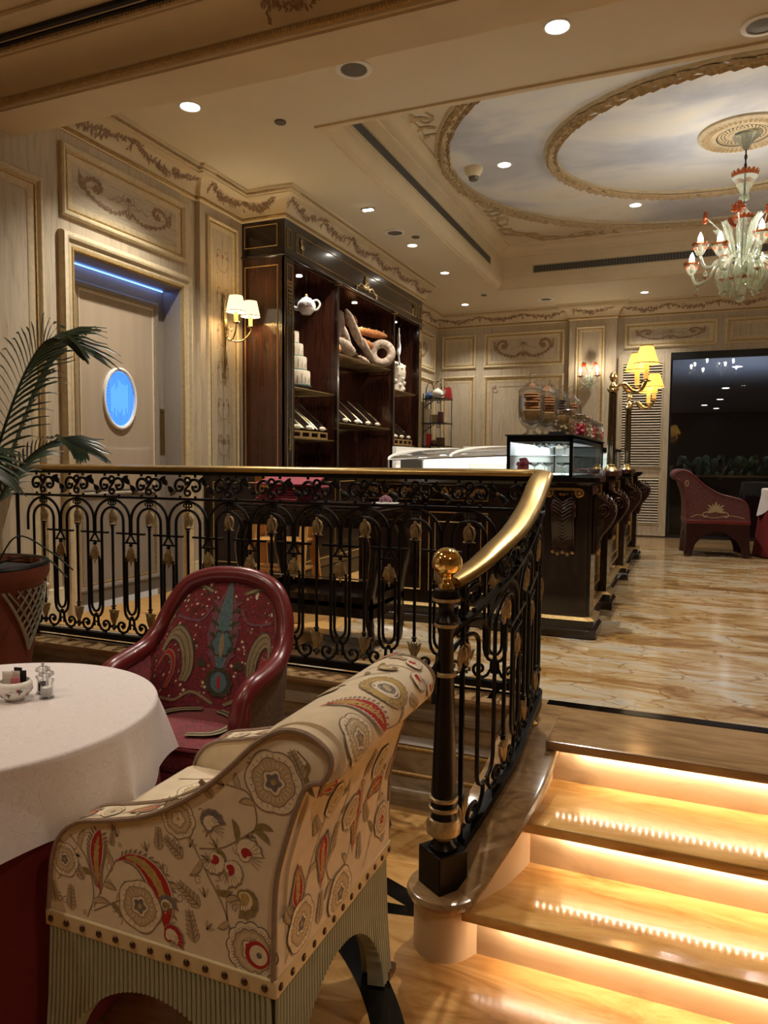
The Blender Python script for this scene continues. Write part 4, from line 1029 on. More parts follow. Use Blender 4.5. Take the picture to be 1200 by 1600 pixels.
m = MB(); m.lathe([(.024, .94), (.026, .952), (.018, .960), (.016, .972), (.022, .984)]+[(.046*math.sin(PI*t/16), 1.020-.043*math.cos(PI*t/16)) for t in range(4, 13)]+[(.034, 1.052), (.020, 1.062), (.0001, 1.065)], n=32); m.build('ball_finial', 'brassb', nw, smooth=60)

# ================================================================= MAHOGANY BREAD CABINET
cab = thing('display_cabinet', 'tall mahogany cabinet with gilded trim and open shelves against the left wall', 'cabinet', (0, 0, 0))
CX, CY0, CY1 = -3.18, 5.435, 8.83
PF = lambda u, v, h: (CX+h, u, v)              # cabinet front: u=y
PS = lambda u, v, h: (u, CY0-h, v)             # cabinet side facing the camera: u=x
m = MB(); m.box(XL+.001, CX-.005, CY0, CY0+.03, 0, 2.73); m.box(XL+.001, CX-.005, CY1-.03, CY1, 0, 2.73); m.box(XL+.001, XL+.03, CY0, CY1, 0, 3.02); m.build('carcass', 'walnut', cab, smooth=0)
m = MB(); m.box(XL+.03, CX-.01, CY0+.03, CY1-.03, 2.70, 2.73); m.build('recess_ceiling', 'walnut', cab, smooth=0)
m = MB(); m.box(XL+.001, CX, CY0, CY1, 2.74, 3.025); m.build('frieze', 'ebony', cab, smooth=0)
for (y0, y1) in ((5.435, 5.598), (6.43, 6.47), (7.88, 7.925), (8.73, 8.83)):
    m = MB(); m.box(CX-.03, CX, y0, y1, .92, 2.74); m.build('stile', 'ebony', cab, smooth=0, bevel=.003)
for y in (6.45, 7.90):
    m = MB(); m.box(XL+.03, CX-.03, y-.012, y+.012, .9, 2.70); m.build('divider', 'walnut', cab, smooth=0)
    m = MB(); m.box(CX-.005, CX+.016, y-.034, y+.034, 2.70, 2.735); m.lathe([(.014, -.03), (.014, .03)], (CX+.010, y-.022, 2.70), 12, axis=0); m.build('capital', 'silver', cab)
m = MB()
mp = [(XL, CY0), (CX, CY0), (CX, CY1), (XL, CY1)]
m.sweep(mp, [(0, 2.715), (.012, 2.720), (.018, 2.728), (.020, 2.738), (.006, 2.745), (0, 2.75)]); m.build('waist_moulding', 'ebony', cab)
def gline(P, u0, u1, v0, v1, par, w=.010, mt='gold', h=.0):
    m = MB(); m.frame(P, u0, u1, v0, v1, [(0, h), (0, h+.004), (w/2, h+.007), (w, h+.004), (w, h)]); m.build('gilded_line', mt, par)
gline(PS, -3.575, -3.25, 2.805, 2.99, cab, .008); gline(PS, -3.575, -3.245, .3, 2.655, cab, .010)
gline(PF, 5.475, 5.545, 2.80, 2.955, cab, .006); gline(PF, 5.625, 8.60, 2.79, 2.955, cab, .007); gline(PF, 8.68, 8.79, 2.80, 2.955, cab, .006)
gline(PF, 5.47, 5.56, .95, 2.665, cab, .007); gline(PF, 8.75, 8.80, .95, 2.66, cab, .007)
# bronze mounts
def mount(P, u, v, w, h, n, seed, par, name='bronze_mount', mt='silver'):
    m = MB(); rnd = random.Random(seed)
    for i in range(n):
        t = (i+.5)/n; a = rnd.uniform(-1, 1); cu = u+w*a*.5*(1-.75*t); cv = v+h*(.5-t)
        c = P(cu, cv, .006); m.ball(c, rnd.uniform(.3, .6)*w*.35, 7, .8, .8, .8)
    m.build(name, mt, par)
for y in (5.515, 8.775):
    m = MB(); O = Orn(PF, m, h=.003)
    for z, dr in ((2.52, -1), (1.10, 1)):
        for i in range(9):
            v = z+dr*i*.032; w = .026*(1-i/13)
            for s in (1, -1): O.leaf(y, v, (PI/2*dr)+s*1.0, w*1.7, w*.45, 0, bend=-.9*s*dr, h=.004+.003*(i % 3))
            m.ball(PF(y, v, .004), .009*(1-i/14), 6, .6)
    m.build('bronze_drop', 'silver', cab, smooth=0)
m = MB(); yc = 7.10
for i in range(60):
    t = i/59; s = 1 if i % 2 else -1; a = t*.26; m.ball(PF(yc+s*a, 2.80-.015*math.sin(t*9)+.02*(1-t), .008), .013-.004*t, 6)
for i in range(26): m.ball(PF(yc+.06*math.cos(i*1.9)*(1-i/40), 2.79+.13*i/26, .006), .015, 6)
for i in range(22): s = 1 if i % 2 else -1; m.ball(PF(yc+s*.25+.004*(i % 5), 2.79-.02*(i/22)*2, .006), .008, 6)
m.build('basket_mount', 'bronze', cab, smooth=40)
for y, s in ((5.73, 1), (8.48, -1)):     # little bird mounts
    m = MB(); m.ball(PF(y, 2.855, .006), .03, 10, .3, 1, .8); m.tube([PF(y-.020*s, 2.87, .008), PF(y-.04*s, 2.90, .008), PF(y-.022*s, 2.925, .008), PF(y-.005*s, 2.905, .008)], [.011, .008, .008, .006], 7); m.tube([PF(y+.01*s, 2.83, .006), PF(y+.012*s, 2.79, .006)], .004, 5); m.tube([PF(y-.008*s, 2.83, .006), PF(y-.008*s, 2.79, .006)], .004, 5)
    m.build('bird_mount', 'silver', cab)
# base cupboards in front
PBf = lambda u, v, h: (-2.80+h, u, v)
PBs = lambda u, v, h: (u, 4.86-h, v)
m = MB(); m.box(XL+.05, -2.80, 4.86, 8.83, .13, .90); m.box(XL+.05, -2.78, 4.84, 8.85, .90, .93)
bu = m.build('base_cupboard', 'ebony', cab, smooth=0)
m = MB(); m.box(XL+.05, -2.785, 4.845, 8.84, 0.006, .13); m.build('stone_base', 'black', bu, smooth=0)
for i in range(5): gline(PBf, 4.93+i*.78, 4.93+i*.78+.70, .20, .84, bu, .008)
gline(PBs, -3.5, -2.86, .20, .84, bu, .008)
# cabinet spots
for i, (y, p) in enumerate(((6.0, 5), (7.2, 9), (8.35, 5))):
    t = thing('cabinet_spotlight', ['small spotlight over the tiered cake', 'small spotlight over the bread pile', 'small spotlight over the white sculpted cake'][i], 'light', (-3.36, y, 2.699))
    m = MB(); m.lathe([(.028, -.006), (.036, -.008), (.038, 0)], n=20, close=False); m.build('rim', 'chrome', t); m = MB(); m.lathe([(.028, -.005), (.0001, -.005)], n=16, close=False); m.build('lens', 'lamp', t, smooth=0)
    light('SPOT', 'cabinet_beam', (0, 0, -.012), p, NEUT, t, size=.02, spot=95, blend=.6)
# wire shelves
def wshelf(label, y0, y1, z, par=None, x0=-3.6, x1=-3.22):
    t = thing('brass_shelf', label, 'shelf', (0, 0, z))
    m = MB(); n = 12
    for i in range(n): x = x0+(x1-x0)*i/(n-1); m.tube([(x, y0, 0), (x, y1, 0)], .0045 if i < n-1 else .008, 5)
    m.build('rods', 'brassp', t)
    m = MB(); m.tube([(x0, y0+.02, -.008), (x1, y0+.02, -.008)], .006, 6); m.tube([(x0, y1-.02, -.008), (x1, y1-.02, -.008)], .006, 6); m.build('brackets', 'brassp', t); return t
wshelf('brass rod shelf holding the tiered cake', 5.60, 6.43, 1.65); wshelf('wide brass rod shelf holding the bread pile', 6.47, 7.88, 2.06)
wshelf('brass rod shelf under the white sculpted cake', 7.93, 8.72, 1.85); wshelf('low brass shelf with tilted trays behind the cake bay', 5.60, 6.43, 1.205)
wshelf('low wide brass shelf with four tilted black trays', 6.47, 7.88, 1.385); wshelf('low brass shelf with tilted trays in the far bay', 7.93, 8.72, 1.205)
# tilted trays with cream labels
tr0 = None
def tray(y, z, lab, w=.26):
    t = thing('tilted_tray', lab, 'tray', (-3.24, y, z), 0, 'tilted black trays on the low shelves')
    A = (0, 0, .02); L = .40
    m = MB(); dx_, dz_ = -.30, .26
    m.add([(0, -w/2, 0), (0, w/2, 0), (dx_, w/2, dz_), (dx_, -w/2, dz_), (.012, -w/2, .018), (.012, w/2, .018), (dx_+.012, w/2, dz_+.018), (dx_+.012, -w/2, dz_+.018)], [(0, 1, 2, 3), (4, 7, 6, 5), (0, 4, 5, 1), (3, 2, 6, 7)]); m.build('tray_board', 'ebony', t, smooth=0)
    for s in (-w/2, w/2): m = MB(); m.tube([(.014, s, .020), (dx_+.014, s, dz_+.020)], .0035, 5); m.build('silver_edge', 'silver', t)
    m = MB(); m.ball((.018, 0, .028), .06, 14, .28, 1.0, .35); m.build('oval_label', 'cake', t)
for i, y in enumerate((6.70, 6.98, 7.26, 7.52)): tray(y, 1.395, ['first', 'second', 'third', 'fourth'][i]+' from the left of the four black trays below the bread pile')
for i, y in enumerate((5.71, 5.94, 6.20)): tray(y, 1.285, ['leftmost', 'middle', 'rightmost'][i]+' black tray tilted below the tiered cake', .20)
for i, y in enumerate((8.06, 8.27, 8.50)): tray(y, 1.285, ['leftmost', 'middle', 'rightmost'][i]+' black tray tilted in the far bay of the cabinet', .18)
for y, lb in ((5.95, 'gilded pierced tray rack in the cake bay'), (8.30, 'gilded pierced tray rack in the far cabinet bay')):
    t = thing('pierced_rack', lb, 'rack', (-3.225, y, 1.211)); m = MB()
    hw = .34 if y < 7 else .30
    m.box(-.0, .012, -hw, hw, -.0, .018); m.box(0, .012, -hw, hw, .055, .07)
    for q in (-1, -.5, 0, .5, 1): m.box(0, .012, hw*q-.02*(q > -1), hw*q+.02*(q < 1), .018, .055)
    m.build('front', 'gold', t, smooth=0)

# ---- teapot hanging ornament
def teapot_parts(t, s=1.0, body='porc', deco='pink', leafc='green'):
    prof = [(.0001, -.07), (.045, -.07), (.05, -.062), (.075, -.035), (.088, 0), (.082, .035), (.060, .06), (.045, .068)]
    m = MB(); m.lathe([(r*s, z*s) for r, z in prof], n=32); m.build('pot_body', body, t, smooth=60)
    m = MB(); m.lathe([(.050*s, .066*s), (.046*s, .076*s), (.02*s, .088*s), (.012*s, .092*s), (.010*s, .098*s)], n=24); m.build('lid', body, t)
    m = MB(); m.ball((0, 0, .106*s), .013*s, 10); m.build('lid_knob', 'gold', t)
    m = MB(); m.tube(bez([(0, -.075*s, -.02*s), (0, -.115*s, -.01*s), (0, -.135*s, .03*s), (0, -.150*s, .062*s)], 5), [.020*s]*4+[.016*s]*4+[.012*s]*4+[.010*s]*4, 10); m.build('spout', body, t, smooth=60)
    m = MB(); m.tube(bez([(0, .055*s, .055*s), (0, .10*s, .065*s), (0, .125*s, .03*s), (0, .105*s, -.015*s), (0, .075*s, -.03*s)], 5), .010*s, 8); m.build('handle', body, t, smooth=60)
    def f(u, v, h):
        a = u/ .088; rr = .089*s+h; z = v; k = math.sqrt(max(.2, 1-(z/.075/s)**2)); return (rr*k*math.cos(a), s*0+rr*k*math.sin(a), z)
    O = Orn(f, h=.0006)
    for k in range(5): a = 2*PI*k/5; O.blob(.03*s+.014*s*math.cos(a), .005*s+.014*s*math.sin(a), .014*s, 0, 10, 1)
    O.blob(.03*s, .005*s, .012*s, 1, 10, 1)
    for a in (2.4, -2.6, -.6, 1.0): O.leaf(.03*s, .005*s, a, .045*s, .008*s, 2)
    O.b.build('painted_rose', [deco, 'red', leafc], t, smooth=0)
t = thing('teapot', 'large white teapot with a painted pink rose hung in the cabinet', 'teapot', (-3.30, 6.03, 2.42), -1.07); teapot_parts(t, .98)
m = MB(); m.tube([(0, 0, .11), (0, 0, .279)], .0012, 4); m.build('hanging_wire', 'iron', t)
# ---- tiered cake
t = thing('tiered_cake', 'four-tier cream cake with dark piped lines on the left shelf', 'cake', (-3.42, 5.99, 1.655))
z = .045
for r, h in ((.160, .135), (.128, .125), (.096, .115), (.056, .11)):
    m = MB(); m.lathe([(r*.98, z), (r, z+.01), (r, z+h-.012), (r*.96, z+h), (.0001, z+h)], n=40); o = m.build('tier', 'cake', t)
    m = MB(); n = int(r*150)
    for i in range(n):
        a = 2*PI*i/n; l = h*(.45+.4*((i*7) % 5)/5); m.tube([(r*1.005*math.cos(a), r*1.005*math.sin(a), z+.016), (r*1.005*math.cos(a), r*1.005*math.sin(a), z+l)], .0022, 4)
    m.build('piped_lines', 'cakeline', o)
    m = MB(); m.lathe([(r+.001, z), (r+.004, z+.003), (r+.001, z+.010)], n=40, close=False); m.build('ribbon', 'green', o); z += h+.004
m = MB()
for i in range(8): a = PI*2*i/8; m.tube([(.14*math.cos(a), .14*math.sin(a), 0), (.14*math.cos(a), .14*math.sin(a), .045)], .004, 5)
m.lathe([(.16, .034), (.172, .038), (.172, .045), (.0001, .045)], n=32); m.build('cake_stand', 'grille', t)
# ---- breads
def loaf(name, label, cat, c, L_, r, d, mt, seed=0, ends=.35):
    rnd = random.Random(seed); d = Vector(d).normalized(); up = Vector((0, 0, 1)) if abs(d.z) < .95 else Vector((1, 0, 0)); e1 = (up-d*up.dot(d)).normalized(); e2 = d.cross(e1); ph = rnd.uniform(0, 6)
    m = MB()
    def f(a, b):
        t = -math.cos(PI*a); w = r*max(0.0, 1-abs(t)**2.6)**.5*(1+.05*math.sin(7*a*PI+ph)); th = 2*PI*b
        p = d*t*L_/2+e1*math.cos(th)*w*.85+e2*math.sin(th)*w*(1+.04*math.sin(3*th+ph)); return tuple(p)
    m.grid(f, 18, 16, cv=True); t = thing(name, label, cat, c); m.build('loaf', mt, t, smooth=60)
    m = MB()
    for i in range(4):
        q = -.32+.21*i; a0 = d*(q*L_)+e1*r*.55+e2*r*.62; a1 = d*((q+.12)*L_)+e1*r*.80-e2*r*.1
        m.tube([tuple(a0), tuple((a0+a1)*.5+e1*r*.15), tuple(a1)], [.003, .008, .003], 5)
    m.build('score_marks', 'crust' if mt != 'crust' else 'floury', t)
loaf('baguette', 'long golden baguette lying at the top right of the bread pile', 'bread', (-3.31, 7.50, 2.425), .66, .052, (.16, .75, .02), 'crust', 1)
loaf('bread_loaf', 'short golden loaf under the baguette', 'bread', (-3.33, 7.40, 2.30), .40, .050, (.1, .9, -.10), 'crust', 2)
loaf('bread_loaf', 'big dark seeded loaf leaning at the left of the bread pile', 'bread', (-3.38, 6.76, 2.36), .40, .10, (.1, .3, .9), 'darkcrust', 3)
loaf('bread_loaf', 'tall flour-dusted loaf leaning over the pile', 'bread', (-3.26, 6.98, 2.38), .46, .050, (.1, .5, -.62), 'floury', 4)
loaf('bread_loaf', 'pale oval loaf at the front left of the bread shelf', 'bread', (-3.29, 6.84, 2.175), .34, .070, (.05, .9, -.30), 'floury', 5)
loaf('bread_loaf', 'floury stick loaf sloping down in the middle of the pile', 'bread', (-3.25, 7.24, 2.22), .48, .045, (.02, .75, -.42), 'floury', 6)
loaf('bread_loaf', 'mottled brown loaf at the foot of the pile', 'bread', (-3.36, 7.12, 2.135), .30, .055, (.0, .9, -.10), 'darkcrust', 7)
loaf('bread_roll', 'small brown crusty roll at the left edge of the bread shelf', 'bread', (-3.27, 6.58, 2.118), .12, .050, (0, 1, 0), 'crust', 8)
loaf('bread_loaf', 'round brown loaf high behind the baguette', 'bread', (-3.48, 7.36, 2.54), .18, .07, (0, 1, .1), 'crust', 9)
loaf('bread_loaf', 'grey floury stick standing behind the pile', 'bread', (-3.44, 7.10, 2.34), .44, .060, (.1, .5, -.7), 'floury', 10)
loaf('bread_loaf', 'thin floury stick beside the ring loaf', 'bread', (-3.36, 7.42, 2.12), .34, .042, (.0, .95, -.08), 'floury', 11)
t = thing('ring_loaf', 'big flour-dusted ring loaf standing at the right of the bread shelf', 'bread', (-3.215, 7.62, 2.205), -1.10)
m = MB(); m.grid(lambda a, b: ((.050*(1+.07*math.sin(6*PI*a*3)))*math.sin(2*PI*b), (.105+.048*math.cos(2*PI*b))*math.cos(2*PI*a), (.105+.048*math.cos(2*PI*b))*math.sin(2*PI*a)+.01), 40, 14, cu=True, cv=True); m.build('ring', 'floury', t, smooth=60)
# ---- white sculpted cake
t = thing('sculpted_cake', 'white sculpted sugar tower with a tall feather on the right shelf', 'cake', (-3.34, 8.33, 1.856))
m = MB(); m.lathe([(.115, 0), (.12, .03), (.105, .07), (.11, .12), (.13, .20), (.125, .28), (.10, .33), (.05, .36), (.0001, .37)], n=24)
m.build('sugar_body', 'cake', t, smooth=60)
m = MB()
for i in range(34): a = i*2.4; z = .03+.32*i/34; m.ball((.11*math.cos(a), .11*math.sin(a), z), .026, 6)
m.build('sugar_petals', 'white', t); m = MB(); m.tube(bez([(.10, -.10, .30), (.09, -.12, .42), (.08, -.08, .52), (.09, -.12, .64), (.10, -.14, .74)], 5), [.012]*6+[.026]*6+[.018]*5+[.009]*4, 8); m.build('feather', 'white', t, smooth=60)

# ================================================================= COUNTER
ct = thing('patisserie_counter', 'dark carved mahogany counter with scroll corbels and black stone top', 'counter', (0, 0, 0))
KX0, KX1, KY0, KY1 = -1.98, -.56, 4.33, 8.60
m = MB(); m.box(KX0, KX1, KY0, KY1, .10, .895); m.build('body', 'mahog', ct, smooth=0)
m = MB(); m.box(-.82, KX1+.03, KY0-.035, KY0, .10, .895); m.build('end_pilaster', 'mahog', ct, smooth=0, bevel=.003)
# side bays: piers with corbels
PIERS = (4.42, 5.35, 6.75, 8.30)
for y in PIERS:
    m = MB(); m.box(KX1, KX1+.05, y-.10, y+.10, .10, .895); m.build('pier', 'mahog', ct, smooth=0, bevel=.003)
def corbel(mapf, half):
    out = bez([(.0, .82), (.035, .80), (.085, .755), (.115, .69), (.112, .62), (.080, .54), (.045, .47), (.028, .40), (.022, .33), (.0, .32)], 5)
    ZK = lambda z: .82-(.82-z)*.68
    out = [(a, ZK(z)) for a, z in out]
    m = MB(); m.prism([(a, z) for a, z in out], lambda u, v, h: mapf(u, h, v), -half, half)
    b2 = m.build('corbel', 'carve', ct, bevel=.004)
    m = MB()
    for s in (1, -1):
        sp = spiral((.055, ZK(.70)), .040, .008, -1.2, 9.0, 26); m.tube([mapf(u, s*(half+.002), v) for u, v in sp], .005, 5)
        m.tube([mapf(u, s*half*.9, v) for u, v in out], .006, 5)
    for i in range(14):
        k = 6+i*2
        if k+2 < len(out):
            for s in (1, -1): m.tube([mapf(out[k][0]+.004, 0, out[k][1]), mapf(out[k][0]+.008, s*half*.4, out[k][1]+.02), mapf(out[k][0]+.003, s*half*.8, out[k][1]+.035)], .004, 4)
    m.build('carved_leaf', 'carve', b2)
    m = MB()
    for i in range(5): m.ball(mapf(.028, (i-2)*half*.42, .487+.006*math.cos(i*3)), .011, 8)
    for i in range(3): m.ball(mapf(.022, (i-1)*half*.3, .825), .010, 8)
    m.build('gilded_shell', 'gold', b2)
for y in PIERS: corbel(lambda a, w, z, y=y: (KX1+.05+a, y+w, z), .055)
corbel(lambda a, w, z: (-.665+w, KY0-.035-a*.45, z), .066)
# gilt scroll handle on the end
m = MB(); fx = lambda u, v: (u, KY0-.040, v)
m.tube([fx(-.755, .856), fx(-.575, .856)], .007, 4, flat=(.012, .014))
for s, cx in ((1, -.580), (-1, -.750)): m.tube([(cx+.022*math.cos(a)*s, KY0-.042, .836+.022*math.sin(a)) for a in [PI/2-i*.45 for i in range(14)]], .007, 6)
for cx in (-.580, -.750): m.ball((cx, KY0-.044, .836), .013, 8)
m.build('gilt_scroll', 'gold', ct)
PK = lambda u, v, h: (KX1+h, u, v)
PE = lambda u, v, h: (u, KY0-h, v)
for a, c in zip(PIERS[:-1], PIERS[1:]):
    gline(PK, a+.14, c-.14, .20, .70, ct, .009); gline(PK, a+.20, c-.20, .27, .64, ct, .008); gline(PK, a+.14, c-.14, .77, .87, ct, .007)
    m = MB(); O = Orn(PK, m, h=.003); yc = (a+c)/2
    for s in (1, -1):
        O.stroke(spiral((yc+s*.07, .82), .035, .008, PI/2, PI/2-s*6, 14), .005, 0)
        for k in range(4): O.leaf(yc+s*(.03+.03*k), .82, .6*s+(0 if s > 0 else PI), .04, .007, 0)
    O.stroke(spiral((yc, .45), .16, .16, 0, 6.28, 24), .005, 0)
    for k in range(8): O.leaf(yc, .45, k*PI/4, .13, .012, 0)
    m.build('gilded_scrollwork', 'gold', ct, smooth=0)
    m = MB(); m.ball(PK(yc-.2, .46, .02), .016, 10); m.build('knob', 'brassb', ct)
for u0, u1 in ((-1.95, -1.55), (-1.50, -1.12)): gline(PE, u0, u1, .77, .87, ct, .006); gline(PE, u0, u1, .20, .70, ct, .008)
gline(PE, -1.46, -1.16, .26, .64, ct, .006)
m = MB(); O = Orn(PE, m, h=.003)
for cx in (-1.75, -1.31):
    for s in (1, -1):
        O.stroke(spiral((cx+s*.08, .82), .030, .008, PI/2, PI/2-s*6, 14), .005, 0); O.stroke(bez([(cx, .82), (cx+s*.05, .80), (cx+s*.14, .84), (cx+s*.18, .81)], 5), .005, 0)
        for k in range(4): O.leaf(cx+s*(.03+.035*k), .82, .8*s+(0 if s > 0 else PI), .04, .008, 0)
    O.blob(cx, .82, .018, 0, 10, 1)
m.build('gilded_scrollwork', 'gold', ct, smooth=0)
# plinth following the piers
def plan(off):
    pts = [(KX0-off, KY0-off), (-1.10-off, KY0-off), (-1.10-off, KY0-.035-off), (KX1-.03+off, KY0-.035-off), (KX1-.03+off, KY0-.0-off*.2)]
    pts = [(KX0-off, KY0-off), (-1.10-off, KY0-off), (-1.10-off, KY0-.04-off), (KX1+.02+off, KY0-.04-off)]
    for y in PIERS: pts += [(KX1+.05+off, y-.11-off), (KX1+.05+off, y+.11+off), (KX1+off, y+.11+off+.001)] if y == PIERS[0] else [(KX1+off, y-.11-off-.001), (KX1+.05+off, y-.11-off), (KX1+.05+off, y+.11+off), (KX1+off, y+.11+off+.001)]
    pts += [(KX1+off, KY1+off), (KX0-off, KY1+off)]; return pts
def slab(off0, off1, z0, z1, m):
    a, c = plan(off0), plan(off1); n = len(a)
    m.add([(*p, z0) for p in a]+[(*p, z1) for p in c], [(i, (i+1) % n, n+(i+1) % n, n+i) for i in range(n)]+[tuple(range(n, 2*n))])
m = MB(); slab(.045, .045, .005, .05, m); slab(.040, .030, .05, .065, m); slab(.028, .028, .065, .105, m); m.build('plinth', 'ebony', ct, smooth=0)
m = MB(); slab(.034, .010, .105, .120, m); m.build('gilded_base_moulding', 'gold', ct, smooth=0)
m = MB(); slab(.02, .035, .880, .898, m); slab(.045, .045, .898, .925, m); m.build('stone_top', 'black', ct, smooth=0)

# ---- glass display cases on the counter
def glasscase(label, x0, x1, y0, y1, z0, z1, sh=(.12,), frame=True):
    t = thing('glass_display_case', label, 'display case', (0, 0, 0)); e = .009
    for a in ('front', 'back', 'side', 'side2'):
        m = MB()
        if a == 'front': m.box(x0, x1, y0, y0+.004, z0, z1)
        elif a == 'back': m.box(x0, x1, y1-.004, y1, z0, z1)
        elif a == 'side': m.box(x1-.004, x1, y0+.005, y1-.005, z0, z1)
        else: m.box(x0, x0+.004, y0+.005, y1-.005, z0, z1)
        m.build('glass_pane', 'glass', t, smooth=0)
    m = MB()
    for x in (x0+e, x1-e):
        for y in (y0+e, y1-e): m.box(x-e, x+e, y-e, y+e, z0, z1)
    m.box(x0, x1, y0, y0+2*e, z0, z0+.01); m.box(x0, x1, y0, y0+2*e, z1-.034, z1); m.box(x1-2*e, x1, y0, y1, z1-.012, z1)
    m.build('black_frame', 'dark', t, smooth=0)
    m = MB(); m.box(x0-.01, x1+.01, y0-.01, y1+.01, z1, z1+.008); m.build('glass_top', 'dark', t, smooth=0)
    m = MB(); m.box(x0+.02, x1-.02, y0+.03, y1-.02, z0+.003, z0+.006); m.build('white_floor', 'white', t, smooth=0)
    m = MB(); m.box(x0+.006, x0+.010, y0+.012, y1-.012, z0+.01, z1-.04); m.box(x0+.012, x1-.02, y1-.012, y1-.008, z0+.01, z1-.04); m.build('brightening_panel', 'white', t, smooth=0)  # white panels added to make the case interior look bright
    m = MB(); m.box(x0+.03, x1-.03, y0+.02, y0+.035, z1-.02, z1-.005); m.build('light_tube', 'ledw', t, smooth=0)
    light('AREA', 'case_light', ((x0+x1)/2, (y0+y1)/2, z1-.03), 5.5, COOL, t, sx=(x1-x0)*.8, sy=(y1-y0)*.7)
    m = MB(); m.box(x0+.01, x1-.01, y0+.03, y1-.01, z0+.118, z0+.122); m.build('glass_shelf', 'glass', t, smooth=0)
    return t
glasscase('near glass display case with champagne coupes on the counter', -1.00, -.62, 4.27, 5.85, .926, 1.162)
glasscase('far small glass display case behind the brass lamps', -.98, -.62, 6.3, 7.4, .926, 1.13)
# coupes pyramid
def coupe(label, x, y, z):
    t = thing('champagne_coupe', label, 'glass', (x, y, z), 0, 'coupes stacked in the display case')
    m = MB(); m.lathe([(.020, 0), (.020, .0015), (.003, .005), (.0025, .045), (.006, .050), (.030, .062), (.036, .074), (.0355, .075), (.029, .064), (.0001, .052)], n=20, close=False); m.build('bowl_and_stem', 'jarw', t)
    m = MB(); m.lathe([(.0001, .054), (.028, .0635), (.0001, .066)], n=16, close=False); m.build('mousse', 'crust', t); return t
c0 = coupe('champagne coupe at the front left of the bottom row', -.86, 4.40, .934)
for i, (x, y, z, lb) in enumerate(((-.78, 4.40, .934, 'champagne coupe in the middle of the bottom row'), (-.70, 4.40, .934, 'champagne coupe at the right of the bottom row'), (-.84, 4.44, 1.049, 'champagne coupe on the glass shelf, left'), (-.76, 4.44, 1.049, 'champagne coupe on the glass shelf, middle'), (-.69, 4.44, 1.049, 'champagne coupe on the glass shelf, right'), (-.80, 4.62, 1.049, 'champagne coupe at the back of the shelf'), (-.72, 4.62, .934, 'champagne coupe behind the bottom row'), (-.84, 4.62, .934, 'champagne coupe behind the bottom row at the left'))): dup(c0, (x, y, z), label=lb)
t = thing('sugar_flower', 'bright pink ruffled sugar flower inside the glass case', 'decoration', (-.935, 4.42, .934)); m = MB(); rnd = random.Random(4)
for i in range(40): a = rnd.uniform(0, 6.28); r = rnd.uniform(0, .036); m.ball((r*math.cos(a), r*math.sin(a), .02+rnd.uniform(0, .07)), rnd.uniform(.010, .018), 6)
m.build('petals', 'pink', t)
# big footed jars with cookies
def bigjar(label, x, y, z, top, k=1.0):
    t = thing('apothecary_jar', label, 'jar', (x, y, z)); R_ = .082*k
    m = MB(); m.lathe([(.055*k, 0), (.055*k, .006), (.030*k, .022), (.024*k, .035), (.040*k, .050), (R_*.8, .075), (R_*.95, .11), (R_, .17), (R_*.98, .25), (R_*.99, .268)], n=32, close=False); m.lathe([(R_*.93, .245), (R_*.92, .17), (R_*.86, .11), (R_*.7, .08), (.0001, .058)], n=32, close=False); m.build('jar_body', 'jar', t, smooth=60)
    m = MB(); m.lathe([(R_*1.02, .265), (R_*.98, .275), (R_*.75, .292), (R_*.55, .30), (R_*.45, .315), (.020, .322), (.014, .33), (.024, .345), (.022, .362), (.008, .380), (.0001, .384)], n=32, close=False); m.build('lid', 'jar', t, smooth=60)
    m = MB(); m.lathe([(.0001, .062), (R_*.66, .085), (R_*.84, .115), (R_*.88, .15), (R_*.7, .155), (.0001, .158)], n=28, close=False); m.build('cereal_fill', 'grain', t, smooth=60)
    rnd = random.Random(int(x*1000+y*100))
    for i in range(6):
        zz = .162+i*.0165; m = MB(); m.lathe([(.0001, 0), (.040*k, .0), (.047*k, .006), (.044*k, .013), (.0001, .015)], (rnd.uniform(-.008, .008), rnd.uniform(-.008, .008), zz), 18); m.build('cookie', top, t)
bigjar('first tall lidded glass jar of cookies at the left corner of the case', -.905, 4.50, 1.172, 'cookie')
bigjar('second tall lidded glass jar of cookies, just behind the first', -.86, 4.74, 1.172, 'cookie')
bigjar('third tall lidded glass jar with dark biscuits behind the cookie jars', -.83, 5.02, 1.172, 'cocoa')
bigjar('fourth tall lidded glass jar, half hidden behind the others', -.80, 5.38, 1.172, 'cookie', .9)
def sweetjar(label, x, y, z, mt, r=.062, h=.125):
    t = thing('sweet_jar', label, 'jar', (x, y, z)); m = MB()
    m.lathe([(r*.92, 0), (r, .008), (r, h*.82), (r*.8, h*.92), (r*.78, h)], n=20, close=False); m.build('jar_body', 'jar', t, smooth=60)
    m = MB(); m.lathe([(r*.84, h), (r*.86, h+.004), (r*.86, h+.022), (r*.8, h+.026), (.0001, h+.026)], n=20, close=False); m.build('lid', 'chrome', t)
    m = MB(); rnd = random.Random(int(y*91))
    for i in range(46): a = rnd.uniform(0, 6.28); q = rnd.uniform(.2, .85)*r; m.ball((q*math.cos(a), q*math.sin(a), .012+rnd.uniform(0, h*.62)), .012, 6)
    m.build('sweets', mt, t)
sweetjar('glass jar of round sweets with a metal lid in front of the case corner', -.70, 4.48, 1.171, 'candy', .070, .125)
sweetjar('second metal-lidded jar of sweets along the case', -.675, 4.82, 1.171, 'pink', .058, .12)
for i, y in enumerate((5.02, 5.18, 5.34, 5.50, 5.66, 5.80)): sweetjar(['third', 'fourth', 'fifth', 'sixth', 'seventh', 'last'][i]+' sweet jar in the row along the right edge of the case', -.665, y, 1.171, ['candy', 'cake', 'pink', 'cookie', 'candy', 'pink'][i], .050, .115)
